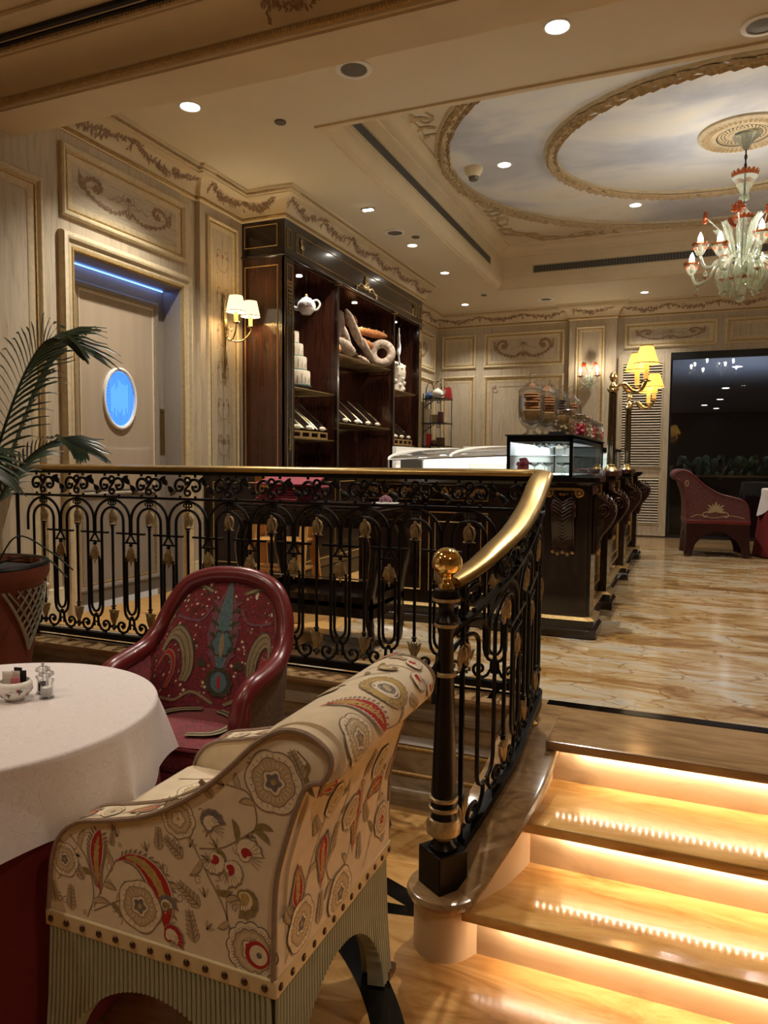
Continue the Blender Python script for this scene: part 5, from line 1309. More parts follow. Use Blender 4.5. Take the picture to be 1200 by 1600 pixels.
t = thing('display_card', 'small black card holder beside the jars', 'card', (-.72, 4.32, 1.171)); m = MB(); m.box(-.045, .045, -.02, .02, 0, .004); m.box(-.045, .045, .0, .004, 0, .018); m.build('card', 'dark', t, smooth=0)

# ---- candelabra lamps on the counter
def candlamp(label, x, y, z, rz):
    t = thing('column_lamp', label, 'lamp', (x, y, z), rz)
    m = MB(); m.lathe([(.072, 0), (.072, .03), (.066, .036), (.0001, .036)], n=28); m.build('wooden_base', 'walnut', t)
    m = MB(); m.lathe([(.058, .036), (.05, .045), (.034, .056), (.026, .062), (.028, .072), (.023, .078)], n=24, close=False); m.build('foot', 'silver', t)
    m = MB(); m.grid(lambda a, b: ((.0255+.0025*math.cos(2*PI*a*14))*(1.0-.18*b)*math.cos(2*PI*a), (.0255+.0025*math.cos(2*PI*a*14))*(1-.18*b)*math.sin(2*PI*a), .078+.462*b), 84, 2, cu=True); m.build('fluted_column', 'pewter', t, smooth=60)
    m = MB(); m.lathe([(.018, .54), (.030, .548), (.032, .560), (.022, .572), (.026, .585), (.014, .600), (.010, .612), (.020, .625), (.026, .645), (.018, .668), (.006, .678), (.0001, .68)], n=20)
    for k in range(4): a = k*PI/2+.4; m.ball((.03*math.cos(a), .03*math.sin(a), .565), .011, 6)
    m.build('capital', 'silver', t)
    for j, (ax, ay, up) in enumerate(((.20, -.035, .02), (.155, .075, -.01))):
        m = MB(); m.tube(bez([(.015, 0, .575), (ax*.35, ay*.35, .600), (ax*.6, ay*.6, .555), (ax*.85, ay*.85, .555), (ax, ay, .585+up)], 6), [.010]*25, 8); arm = m.build('arm', 'silver', t, smooth=60)
        m = MB(); m.lathe([(.0001, .582+up), (.032, .590+up), (.030, .596+up), (.014, .598+up), (.014, .606+up)], (ax, ay, 0), 18); m.build('drip_pan', 'silver', arm)
        m = MB(); m.lathe([(.0155, .606+up), (.0155, .700+up)], (ax, ay, 0), 14); m.build('candle_sleeve', 'candle', arm)
        m = MB(); m.lathe([(.078, .700+up), (.076, .703+up), (.040, .815+up)], (ax, ay, 0), 26, close=False); m.build('lamp_shade', 'shadey', arm)
        m = MB(); m.lathe([(.0795, .700+up), (.0795, .706+up)], (ax, ay, 0), 26, close=False); m.build('shade_trim', 'brassp', arm); m = MB(); m.lathe([(.041, .812+up), (.041, .817+up)], (ax, ay, 0), 26, close=False); m.build('shade_trim', 'brassp', arm)
        m = MB(); m.ball((ax, ay, .745+up), .018, 10); m.build('bulb', 'bulb', arm)
        light('POINT', 'shade_glow', (ax, ay, .735+up), 1.6, (1, .68, .3), t, size=.03)
candlamp('brass column lamp with amber shades, nearest on the counter', -.485, 5.05, .926, .15)
candlamp('farther brass column lamp with amber shades, lower in view', -.50, 6.6, .926, .05)

# ---- curved chiller with white light
t = thing('chilled_display', 'low curved glass chiller with a white-lit interior on the counter', 'display case', (0, 0, 0))
def cf(a, b): x = -2.05+1.05*b; y = 4.9+1.6*(a); return x, y
m = MB(); m.grid(lambda a, b: (-1.95+.90*b, 4.75+2.2*(1-math.cos(a*PI/2)), 1.02+.11*math.sin(a*PI/2)+.035*b), 12, 4); m.build('curved_glass', 'glass', t, smooth=60)
m = MB(); m.box(-2.0, -1.04, 4.9, 6.8, .926, .95); m.build('deck', 'white', t, smooth=0)
m = MB(); m.box(-2.0, -1.04, 6.75, 6.8, .95, 1.16); m.box(-2.02, -1.99, 5.0, 6.8, .95, 1.12); m.build('white_shell', 'white', t, smooth=0)
for k in range(3):
    m = MB(); m.tube([(-1.95+.90*.5*k, 4.75+2.2*(1-math.cos(a*PI/24)), 1.022+.11*math.sin(a*PI/24)+.0175*k) for a in range(13)], .009, 6); m.build('white_rib', 'white', t)
m = MB(); m.box(-1.98, -1.06, 6.70, 6.745, 1.0, 1.13); m.build('light_panel', 'panelw', t, smooth=0)
m = MB(); m.tube([(-1.95, 4.75, 1.02), (-1.05, 4.75, 1.055)], .006, 6); m.tube([(-1.95, 4.75, 1.02), (-1.95, 4.75, .93)], .006, 6); m.build('chrome_edge', 'chrome', t)
light('AREA', 'chiller_light', (-1.5, 6.2, 1.12), 3.0, COOL, t, sx=.9, sy=.6)
t = thing('till_screen', 'grey back of a till with a bright white panel beside it', 'till', (-1.60, 4.42, .926)); m = MB(); m.box(-.125, .02, -.01, .03, 0, .095); m.build('grey_back', 'grille', t, smooth=0); m = MB(); m.box(.03, .32, -.01, .02, 0, .088); m.build('white_panel', 'panelw', t, smooth=0); m = MB(); m.box(.03, .32, -.012, -.010, .0, .004); m.box(.04, .31, -.012, -.010, .022, .028); m.build('panel_trim', 'chrome', t, smooth=0)

# ---- corner wall rack with teapots and boxes
t = thing('scrolled_rack', 'black iron corner rack with scroll brackets beside the cabinet', 'rack', (0, 0, 0))
for z in (1.93, 1.58, 1.25):
    m = MB(); m.box(XL+.02, -3.25, 10.06, 10.40, z-.012, z); m.build('shelf', 'iron', t, smooth=0)
    m = MB()
    for x in (-3.36, -3.50): m.tube([(x+p[0], 10.05, z-.05+p[1]) for p in spiral((0, 0), .034, .008, PI/2, PI/2-6.5, 16)], .006, 5)
    m.tube([(-3.59, 10.05, z-.14), (-3.52, 10.05, z-.10), (-3.42, 10.05, z-.03)], .006, 5); m.build('scroll_bracket', 'iron', t)
m = MB(); m.tube([(-3.59, 10.06, .004), (-3.59, 10.06, 2.0)], .008, 6); m.tube([(-3.59, 10.40, .004), (-3.59, 10.40, 2.0)], .008, 6); m.tube([(-3.27, 10.40, .004), (-3.27, 10.40, 1.93)], .006, 6); m.build('upright', 'iron', t)
t = thing('teapot', 'white painted kettle with a hoop handle on top of the rack', 'teapot', (-3.42, 10.2, 2.00), 1.3); teapot_parts(t, .92)
m = MB(); m.tube([(0, .07*math.cos(a), .06+.12*math.sin(a)) for a in [PI*i/10 for i in range(11)]], .006, 6); m.build('hoop_handle', 'walnut', t)
t = thing('teapot', 'blue and cream kettle at the left of the rack top', 'teapot', (-3.575, 10.30, 1.985), 1.8); teapot_parts(t, .70, 'bluedec', 'pale', 'yellow')
m = MB(); m.tube([(0, .055*math.cos(a), .045+.15*math.sin(a)) for a in [PI*i/10 for i in range(11)]], .006, 6); m.build('hoop_handle', 'walnut', t)
t = thing('gift_bag', 'small red gift bag at the right end of the rack top', 'bag', (-3.29, 10.32, 1.931)); m = MB(); m.add([(-.05, -.03, 0), (.05, -.03, 0), (.05, .03, 0), (-.05, .03, 0), (-.07, -.02, .17), (.03, -.02, .17), (.03, .02, .17), (-.07, .02, .17)], [(0, 3, 2, 1), (4, 5, 6, 7), (0, 1, 5, 4), (1, 2, 6, 5), (2, 3, 7, 6), (3, 0, 4, 7)]); m.build('bag_body', 'red', t, smooth=0)
m = MB(); m.tube([(-.05, -.022, .17), (-.03, -.022, .24), (.01, -.022, .17)], .003, 5); m.build('bag_handle', 'walnut', t)
for i, (x, y, z, w, h, mt, lb) in enumerate(((-3.555, 10.16, 1.581, .07, .20, 'cake', 'tall cream printed box on the middle rack shelf'), (-3.45, 10.2, 1.581, .09, .12, 'sand', 'squat beige box behind the tall cream box'), (-3.37, 10.2, 1.581, .06, .16, 'lilac', 'mauve patterned box at the right of the middle rack shelf'), (-3.53, 10.15, 1.251, .06, .17, 'red', 'red tin on the lowest rack shelf'), (-3.37, 10.2, 1.251, .11, .12, 'darkcrust', 'dark brown box on the lowest rack shelf'))):
    t = thing('gift_box', lb, 'box', (x, y, z)); m = MB(); m.box(-w/2, w/2, -.04, .04, 0, h*.85); m.build('box_body', mt, t, bevel=.002); m = MB(); m.box(-w/2-.002, w/2+.002, -.042, .042, h*.85, h); m.build('lid', mt, t, bevel=.002)
t = thing('coffee_cup', 'brown rounded pot lying on the lowest rack shelf', 'pot', (-3.45, 10.14, 1.251)); m = MB(); m.lathe([(.0001, 0), (.03, 0), (.05, .03), (.045, .065), (.02, .08), (.0001, .08)], n=20); m.build('pot_body', 'darkcrust', t); m = MB(); m.ball((0, 0, .085), .008, 8); m.build('knob', 'walnut', t)
# ================================================================= FLORAL SCROLL ARMCHAIR
def armchair(name, label, style, loc, rz=0, k=1.0):
    """scroll-back armchair; local x = towards the back, z up from the floor"""
    t = thing(name, label, 'armchair', loc, rz)
    fab, pip, basem, nailm, bandm = style
    OUT = bez([(-.312, .40), (-.307, .445), (-.296, .53), (-.270, .592), (-.215, .635), (-.12, .658), (-.01, .690), (.095, .747), (.162, .795), (.227, .855), (.274, .900), (.335, .936), (.393, .937), (.439, .910), (.447, .879), (.430, .847), (.393, .830), (.367, .773), (.335, .671), (.319, .587), (.314, .40)], 4)
    W = .31; TH = .085
    def arm(y0, y1, nm):
        m = MB(); n = len(OUT); cx, cz = .05, .55
        rings = [(y0, .985), (y0+.008, 1.0), (y1-.008, 1.0), (y1, .985)]
        vs = []
        for y, s in rings:
            for x, z in OUT: vs.append((cx+(x-cx)*s, y, cz+(z-cz)*s))
        fs = [tuple(range(n)) if y0 < y1 else tuple(range(n))[::-1], tuple(3*n+i for i in range(n))[::-1]]
        fs += [(r*n+i, (r+1)*n+i, (r+1)*n+(i+1) % n, r*n+(i+1) % n) for r in range(3) for i in range(n)]
        m.add(vs, fs); return m.build(nm, fab, t, smooth=50)
    a1 = arm(-W, -W+TH, 'arm'); a2 = arm(W-TH, W, 'arm')
    for y in (-W-.001, W+.001, -W+TH, W-TH):
        m = MB(); m.tube([(x, y, z) for x, z in OUT], .0062, 7); m.build('piping', pip, t)
    # back with its roll
    BK = bez([(.322, .40), (.328, .587), (.345, .671), (.374, .765), (.385, .815), (.42, .828), (.452, .85), (.466, .885), (.452, .925), (.410, .952), (.350, .952), (.290, .925), (.245, .87), (.215, .78), (.195, .68), (.185, .55), (.185, .42)], 5)
    m = MB(); n = len(BK); vs = []
    for y, s in ((-W+.035, .97), (-W+.05, 1.0), (W-.05, 1.0), (W-.035, .97)):
        for x, z in BK: vs.append((.32+(x-.32)*s, y, .7+(z-.7)*s))
    m.add(vs, [tuple(range(n)), tuple(3*n+i for i in range(n))[::-1]]+[(r*n+i, (r+1)*n+i, (r+1)*n+(i+1) % n, r*n+(i+1) % n) for r in range(3) for i in range(n)])
    bk = m.build('backrest', fab, t, smooth=50)
    # lower back panel flush with the arms
    m = MB(); m.box(.20, .322, -W+.002, W-.002, .40, .52); m.build('lower_back', fab, t, bevel=.004)
    m = MB(); m.box(-.298, .20, -W+TH-.004, W-TH+.004, .40, .475); m.build('seat_frame', fab, t, bevel=.006)
    m = MB(); m.box(-.300, .205, -W+TH+.004, W-TH-.004, .476, .565); m.build('seat_cushion', fab, t, bevel=.028)
    # nail band
    m = MB(); m.box(-.318, .324, -W-.006, W+.006, .362, .402); m.build('nail_band', bandm, t, bevel=.003)
    nail0 = None
    for i in range(13):
        x = -.300+i*.0497
        if nail0 is None:
            q = MB(); q.ball((0, 0, 0), .0085, 10, 1, .5, 1); nail0 = q.build('nail_head', nailm, t, loc=(x, -W-.007, .382))
        else:
            c = nail0.copy(); COL.objects.link(c); c.parent = t; c.location = (x, -W-.007, .382)
        c = nail0.copy(); COL.objects.link(c); c.parent = t; c.location = (x, W+.007, .382)
    for i in range(13):
        for xs in (.325, -.319):
            c = nail0.copy(); COL.objects.link(c); c.parent = t; c.location = (xs, -W+.012+i*.0497, .382); c.rotation_euler = (0, 0, PI/2)
    # fluted arched base
    def apron(P, half, name):
        m = MB(); nr = int(2*half/.0125); ns = 6; cols = nr*ns; vs = []
        def bot(u):
            a = half-.060
            return .006 if abs(u) >= a else .006+.268*math.sqrt(max(0, 1-(u/a)**2))
        us = [(-half+2*half*i/cols) for i in range(cols+1)]
        for u in us:
            ph = (u+half)/(2*half)*nr; d = .0065*abs(math.sin(PI*ph))**.8; zb = bot(u)
            for z in (.362, zb+(.362-zb)*.5, zb):
                fl = 1+.045*max(0, (.362-z)/.362); o_ = .016*max(0, (.30-z)/.30)**1.5
                vs.append(P(u*fl, z, d+o_))
            vs.append(P(u, zb, -.025)); vs.append(P(u, .362, -.025))
        m.add(vs, [(i*5+q, (i+1)*5+q, (i+1)*5+(q+1) % 5, i*5+(q+1) % 5) for i in range(cols) for q in range(5)]); return m.build(name, basem, t, smooth=50)
    apron(lambda u, z, h: (u, -W-h, z), .308, 'fluted_apron'); apron(lambda u, z, h: (u, W+h, z), .308, 'fluted_apron')
    apron(lambda u, z, h: (.312+h, u, z), .300, 'fluted_apron'); apron(lambda u, z, h: (-.308-h, u, z), .300, 'fluted_apron')
    m0 = None
    for x in (-.31, .31):
        for y in (-.31, .31):
            m = MB(); m.box(x-.026, x+.026, y-.026, y+.026, 0, .024); m.build('foot_block', 'walnut' if basem != 'ebony' else 'ebony', t, smooth=0, bevel=.002)
    return t, a1, a2, bk, OUT, BK, W
FST = ('creamf', 'pipe', 'celadon', 'nail', 'band')
CHX, CHY = -1.08, 1.57
fc, arm1, arm2, fbk, OUT, BK, AW = armchair('floral_armchair', 'cream floral scroll-back armchair on an arched fluted sage base', FST, (CHX, CHY, ZF+.001), 0)
# ---- printed motifs (local chair coordinates)
FM = ['taupe', 'red', 'yellow', 'olive', 'greyv', 'pale', 'tan']      # 0..6
def flower(O, x, y, r, pet=6, seed=0, core=4, rim=0):
    O.begin(30)
    O.blob(x, y, lambda a: r*(1+.10*abs(math.cos(pet*a/2))), rim, 48, 3)
    O.blob(x, y, lambda a: r*.95*(1+.10*abs(math.cos(pet*a/2))), 5, 48, 3)
    O.blob(x, y, lambda a: r*.74*(1+.12*abs(math.cos(pet*a/2+.6))), rim, 40, 3); O.blob(x, y, lambda a: r*.70*(1+.12*abs(math.cos(pet*a/2+.6))), 6, 40, 3)
    O.lv(); O.hold = True
    for i in range(pet*4):
        a = 2*PI*i/(pet*4); O.stroke([(x+r*.50*math.cos(a), y+r*.50*math.sin(a)), (x+r*.66*math.cos(a), y+r*.66*math.sin(a))], .0009, 5); O.stroke([(x+r*.78*math.cos(a), y+r*.78*math.sin(a)), (x+r*.90*math.cos(a), y+r*.90*math.sin(a))], .0008, rim)
    O.hold = False
    O.blob(x, y, lambda a: r*.42*(1+.14*math.cos(5*a)), rim, 30, 2); O.blob(x, y, lambda a: r*.38*(1+.14*math.cos(5*a)), 5, 30, 2)
    O.blob(x, y, lambda a: r*.28*(1+.18*math.cos(5*a+.4)), core, 26, 2); O.blob(x, y, r*.10, 2, 14, 1)
def paisley(O, x, y, ang, ln, w, fill=1, core=2, bend=.5, fringe=True):
    N = 18; O.begin(14)
    sp = [(x+ln*t*math.cos(ang+bend*t), y+ln*t*math.sin(ang+bend*t)) for t in [i/N for i in range(N+1)]]
    wf = lambda k: (lambda t: w*k*(math.sin(PI*min(1, (t*.97+.03))**1.9))**.8+.0006)
    if fringe:
        O.hold = True
        for i in range(2, N):
            a, c = sp[i-1], sp[i]; d = math.atan2(c[1]-a[1], c[0]-a[0]); wt = wf(1.18)(i/N)
            for s in (1, -1):
                px, py = c[0]-math.sin(d)*wt*s, c[1]+math.cos(d)*wt*s
                O.leaf(px, py, d+s*.8, .016, .0030, 0, n=2)
        O.hold = False
        O.stroke(sp, wf(1.22), 0); O.stroke(sp, wf(1.13), 5)
    O.stroke(sp, wf(1.0), fill); 
    s2 = sp[3:-2]; O.stroke(s2, lambda t: w*.42*math.sin(PI*(t*.9+.05))**.8, core)
    O.lv(); O.hold = True
    for i in range(2, len(s2)-2, 2):
        d = math.atan2(s2[i+1][1]-s2[i][1], s2[i+1][0]-s2[i][0])
        for s in (1, -1): O.leaf(*s2[i], d+s*1.0, w*.62, .0028, core, n=3)
    O.hold = False
def stem(O, pts, w=.0016, leaves=True, mi=0, seed=1):
    O.begin(0); p = bez(pts, 7); O.stroke(p, w, mi); rnd = random.Random(seed)
    if leaves:
        for i in range(5, len(p)-2, 6):
            d = math.atan2(p[i+1][1]-p[i][1], p[i+1][0]-p[i][0]); s = 1 if (i//6) % 2 else -1
            L_ = rnd.uniform(.035, .055)
            O.begin(2); O.leaf(*p[i], d+s*.7, L_, .008, 0, bend=s*.5); O.leaf(*p[i], d+s*.7, L_*.86, .0058, 3 if rnd.random() < .5 else 6, bend=s*.5)
def bell(O, x, y, ang, r, fill=4, tip=1):
    O.begin(45)
    for k, mi in ((1.0, 0), (.9, fill), (.62, 5), (.42, tip)):
        O.blob(x, y, lambda a: r*k*(.30+.70*max(0, math.cos(a/2)))*(1+.05*math.cos(14*a)), mi, 30, 2, rot=ang)
    O.lv(); O.hold = True
    for i in range(7): a = ang+(i-3)*.24; O.stroke([(x+r*.35*math.cos(a), y+r*.35*math.sin(a)), (x+r*.88*math.cos(a), y+r*.88*math.sin(a))], .0007, 0)
    O.hold = False
def fernleaf(O, x, y, ang, ln, mi=6):
    O.begin(6)
    for i in range(6):
        t = i/6; px, py = x+ln*t*math.cos(ang), y+ln*t*math.sin(ang)
        for s in (1, -1): O.begin(6); O.leaf(px, py, ang+s*.75, ln*.40*(1-t*.5), .0042, 0, n=3); O.leaf(px, py, ang+s*.75, ln*.36*(1-t*.5), .0028, mi, n=3)
    O.leaf(x, y, ang, ln*1.1, .0030, 0)
def sideprint(sgn):
    y_ = -AW if sgn < 0 else AW
    O = Orn(lambda u, v, h: (u, y_+sgn*(h), v), h=.0005, step=8e-6)
    stem(O, [(-.19, .41), (-.17, .47), (-.19, .55), (-.24, .60)], seed=2); stem(O, [(-.17, .44), (-.13, .52), (-.10, .57)], seed=3); stem(O, [(-.17, .43), (-.10, .47), (-.06, .49)], seed=4)
    flower(O, -.258, .535, .040, 6, core=4); paisley(O, -.147, .475, PI/2+.35, .155, .017, 1, 2, -.35)
    paisley(O, -.10, .565, .75, .185, .026, 1, 2, -1.5)
    flower(O, -.035, .475, .058, 5, core=4)
    stem(O, [(.02, .51), (.035, .55), (.03, .59)], seed=5); bell(O, .035, .49, .1, .036, 4, 3); bell(O, .045, .425, -.5, .044, 1, 5)
    for p in ((-.24, .415, PI/2, .06), (-.29, .425, PI/2+.2, .05), (.115, .43, PI/2+.2, .07), (.13, .515, PI-.6, .07), (.085, .615, PI*.8, .06), (.02, .62, PI/2, .05), (-.20, .50, PI*.7, .06), (-.115, .60, PI*.45, .035)): fernleaf(O, *p)
    flower(O, .075, .700, .042, 8, core=5, rim=3)
    stem(O, [(.105, .665), (.145, .60), (.19, .53), (.215, .46)], seed=6); stem(O, [(.13, .645), (.19, .66), (.25, .70), (.29, .73)], seed=7); stem(O, [(.20, .50), (.20, .56), (.22, .60)], seed=8)
    bell(O, .155, .70, .3, .045, 4, 5); bell(O, .170, .635, 4.0, .042, 5, 1); bell(O, .205, .62, 4.7, .045, 5, 1); bell(O, .245, .655, .1, .048, 5, 1); bell(O, .240, .565, 4.5, .050, 3, 2)
    flower(O, .262, .45, .060, 12, core=1, rim=4); O.blob(.275, .445, .030, 1, 24, 1); O.blob(.278, .445, .022, 5, 24, 1); O.blob(.28, .445, .007, 4, 12, 1)
    flower(O, .315, .825, .064, 6, core=4); stem(O, [(.25, .68), (.275, .735), (.255, .79), (.20, .80)], seed=9); stem(O, [(.37, .90), (.40, .87), (.38, .84)], seed=10)
    fernleaf(O, .385, .845, PI/2+.5, .06); fernleaf(O, .165, .765, PI*.75, .045)
    rs = random.Random(5)
    for i in range(60):
        u = rs.uniform(-.29, .28); zt = interp(u, [(-.30, .56), (-.25, .60), (-.1, .64), (.0, .67), (.1, .73), (.2, .81), (.28, .88)]); v = rs.uniform(.41, zt)
        O.begin(1); O.hold = True; q = rs.random()
        if q < .45: O.stroke(spiral((u, v), rs.uniform(.008, .016), .003, rs.uniform(0, 6), rs.uniform(7, 10), 10), .0008, 0, h=.0004)
        elif q < .8:
            d = rs.uniform(0, 6.28)
            for k in range(3): O.leaf(u, v, d+(k-1)*.6, .024, .0030, 0 if k == 1 else 6, h=.0004)
        else: O.blob(u, v, lambda a: .006*(1+.3*math.cos(5*a)), 6, 12, 1, h=.0004)
    O.hold = False
    return O.b.build('printed_flowers', FM, arm1 if sgn < 0 else arm2, smooth=0)
sideprint(-1); sideprint(1)
# back + roll print: u = y, s = arc length down the outside of the back (from the front of the roll)
CUM = [0.0]; BR = BK[::-1]
for a, c in zip(BR[:-1], BR[1:]): CUM.append(CUM[-1]+math.hypot(c[0]-a[0], c[1]-a[1]))
def bsurf(u, s, h):
    s = max(0, min(CUM[-1]-1e-6, s)); i = 0
    while CUM[i+1] < s: i += 1
    t = (s-CUM[i])/(CUM[i+1]-CUM[i]); a, c = BR[i], BR[i+1]; dx_, dz_ = c[0]-a[0], c[1]-a[1]; q = math.hypot(dx_, dz_)
    def nrm(j):
        j = max(0, min(len(BR)-2, j)); a_, c_ = BR[j], BR[j+1]; d_ = math.hypot(c_[0]-a_[0], c_[1]-a_[1]); return (-(c_[1]-a_[1])/d_, (c_[0]-a_[0])/d_)
    n0, n1 = nrm(i), nrm(i+1 if t > .5 else i-1); w = abs(t-.5); nx_ = n0[0]*(1-w)+n1[0]*w; nz_ = n0[1]*(1-w)+n1[1]*w
    return (a[0]+dx_*t+nx_*h, u, a[1]+dz_*t+nz_*h)
# check the outside normal direction at the back panel (x should grow)
sg = 1 if bsurf(0, CUM[-1]*.97, .01)[0] > bsurf(0, CUM[-1]*.97, 0)[0] else -1
O = Orn(lambda u, v, h: bsurf(u, v, sg*h), h=.0018, step=7.0e-5)
TOT = CUM[-1]; ST = lambda z: TOT-(z-.40)          # arc length for a height on the straight back
rolltop = next(CUM[i] for i in range(len(BR)) if BR[i][0] == max(p[0] for p in BR))
DZ_ = lambda z: TOT-(z-.40)*1.0
for (u, z, r, pn, co) in ((-.215, .47, .055, 6, 4), (-.02, .43, .060, 6, 4), (.02, .62, .042, 8, 2), (.235, .50, .045, 10, 1), (-.12, .72, .040, 7, 2), (.16, .70, .045, 6, 3)):
    flower(O, u, DZ_(z), r, pn, core=co)
for (u, z, a, ln, w, b_) in ((-.245, .625, PI/2-.3, .11, .020, .2), (-.125, .50, -PI/2+.2, .13, .020, -.2), (.045, .50, -PI/2+.3, .17, .020, -.3), (.12, .60, -PI/2+.9, .10, .018, .4), (-.24, .78, -.4, .10, .016, .5)):
    paisley(O, u, DZ_(z), a, ln, w, 1, 2, b_)
for i, q in enumerate((((-.28, .42), (-.22, .50), (-.16, .62), (-.14, .70)), ((-.05, .42), (.03, .52), (.06, .62), (.10, .72)), ((.12, .42), (.19, .52), (.22, .60), (.24, .72)), ((-.2, .56), (-.08, .60), (-.03, .68), (-.05, .74)), ((.0, .46), (-.08, .50), (-.10, .58)))):
    stem(O, [(a, DZ_(z)) for a, z in q], seed=20+i)
for (u, z, a) in ((-.28, .54, 1.0), (-.07, .56, -1.2), (.09, .46, -1.6), (.14, .54, -2), (.26, .60, -1.5), (-.17, .66, -2.2), (.06, .70, -1.0), (.25, .43, -1.7), (-.13, .42, -1.4)): fernleaf(O, u, DZ_(z), a, .07)
# on the roll
R0 = rolltop
flower(O, -.215, R0-.02, .055, 6, core=0, rim=0)
paisley(O, -.20, R0-.14, .55, .19, .024, 1, 2, .35)
O.blob(.01, R0-.07, lambda a: .075*(1+.05*math.cos(22*a)), 0, 50, 5, sy=.72, rot=.5); O.blob(.01, R0-.07, lambda a: .070*(1+.06*math.cos(22*a)), 2, 50, 5, sy=.72, rot=.5); O.blob(.01, R0-.07, .046, 0, 30, 4, sy=.7, rot=.5); O.blob(.01, R0-.07, .042, 5, 30, 4, sy=.7, rot=.5); O.blob(.01, R0-.07, .028, 4, 24, 3, sy=.6, rot=.5); O.blob(.01, R0-.07, .012, 6, 14, 2)
stem(O, [(-.26, R0-.20), (-.1, R0-.22), (.02, R0-.18), (.10, R0-.10)], seed=31); stem(O, [(.10, R0-.22), (.16, R0-.12), (.20, R0-.02), (.24, R0+.03)], seed=32); stem(O, [(-.1, R0+.0), (.05, R0+.03), (.18, R0+.04)], seed=33)
bell(O, .13, R0-.13, 1.2, .038, 3, 2); bell(O, .17, R0-.05, 1.4, .042, 5, 1); bell(O, .215, R0-.09, .9, .036, 5, 1); bell(O, .22, R0-.01, 1.6, .030, 5, 1); paisley(O, .235, R0-.20, .2, .07, .012, 1, 2, .6)
flower(O, -.06, R0-.20, .030, 6, core=2); fernleaf(O, .08, R0-.02, .6, .07); fernleaf(O, .25, R0-.16, 2, .06)
# down the inside of the back
for (u, s_, r) in ((-.12, .18, .045), (.10, .12, .05), (.02, .30, .04)): flower(O, u, s_, r, 6)
paisley(O, -.05, .10, 2.0, .16, .022); paisley(O, .14, .22, 1.2, .14, .02)
O.b.build('printed_flowers', FM, fbk, smooth=0)
# arm tops and seat
TOPC = [0.0]
for a, c in zip(OUT[:-1], OUT[1:]): TOPC.append(TOPC[-1]+math.hypot(c[0]-a[0], c[1]-a[1]))
def tops(u, s, h):
    s = max(0, min(TOPC[-1]-1e-6, s)); i = 0
    while TOPC[i+1] < s: i += 1
    t = (s-TOPC[i])/(TOPC[i+1]-TOPC[i]); a, c = OUT[i], OUT[i+1]; dx_, dz_ = c[0]-a[0], c[1]-a[1]; q = math.hypot(dx_, dz_)
    return (a[0]+dx_*t-dz_/q*h, u, a[1]+dz_*t+dx_/q*h)
for y0 in (-.268, .268):
    O = Orn(tops, h=.0022, step=1.6e-5)
    for s_ in (.16, .34, .52, .72): flower(O, y0, s_, .026, 6, core=4)
    for s_ in (.25, .44, .62): paisley(O, y0-.01, s_-.05, 1.2, .09, .010, 1, 2, .2)
    stem(O, [(y0+.02, .1), (y0-.02, .3), (y0+.02, .5), (y0, .7), (y0+.01, .85)], seed=41)
    O.b.build('printed_flowers', FM, arm1 if y0 < 0 else arm2, smooth=0)
seatm = [c for c in fc.children if c.name.startswith('seat_cushion')][0]
O = Orn(lambda u, v, h: (u, v, .565+h), h=.0012, step=1.6e-5)
flower(O, -.14, .05, .06, 6); flower(O, .06, -.08, .06, 6, core=1); paisley(O, -.05, -.14, 2.0, .2, .026); paisley(O, .1, .06, 1.2, .13, .02, 1, 2, .4); stem(O, [(-.25, -.15), (-.1, -.05), (.05, .05), (.15, .15)], seed=51); stem(O, [(-.25, .1), (-.1, .15), (.1, .12)], seed=52)
O.b.build('printed_flowers', FM, seatm, smooth=0)
arm1['label'] = 'near arm with scrolled shoulder'

# ---- far burgundy armchair of the same shape
ac2, b1_, b2_, b3_, _, _, _ = armchair('scroll_armchair', 'dull red tapestry scroll-back armchair standing by the dark window', ('crimson2', 'leather', 'ebony2', 'nail', 'leather'), (.27, 9.02, .001), PI+.10)
for o_, y_ in ((b2_, AW), ):
    O = Orn(lambda u, v, h: (u, y_+h, v), h=.0016)
    for i in range(9): a = PI/2+(i-4)*.42; O.leaf(.03, .50, a, .11 if i % 2 == 0 else .09, .013, 0)
    for s in (1, -1): O.stroke(spiral((.03+s*.10, .455), .035, .01, PI/2, PI/2-s*5, 14), .005, 0)
    O.stroke(bez([(-.26, .43), (-.12, .455), (.05, .43), (.2, .46), (.28, .43)], 6), .004, 0); O.blob(.33, .80, .035, 0, 20, 1, sx=.6); O.blob(.33, .80, .024, 1, 20, 1, sx=.5)
    O.b.build('woven_palmette', ['sand', 'leather'], o_, smooth=0)

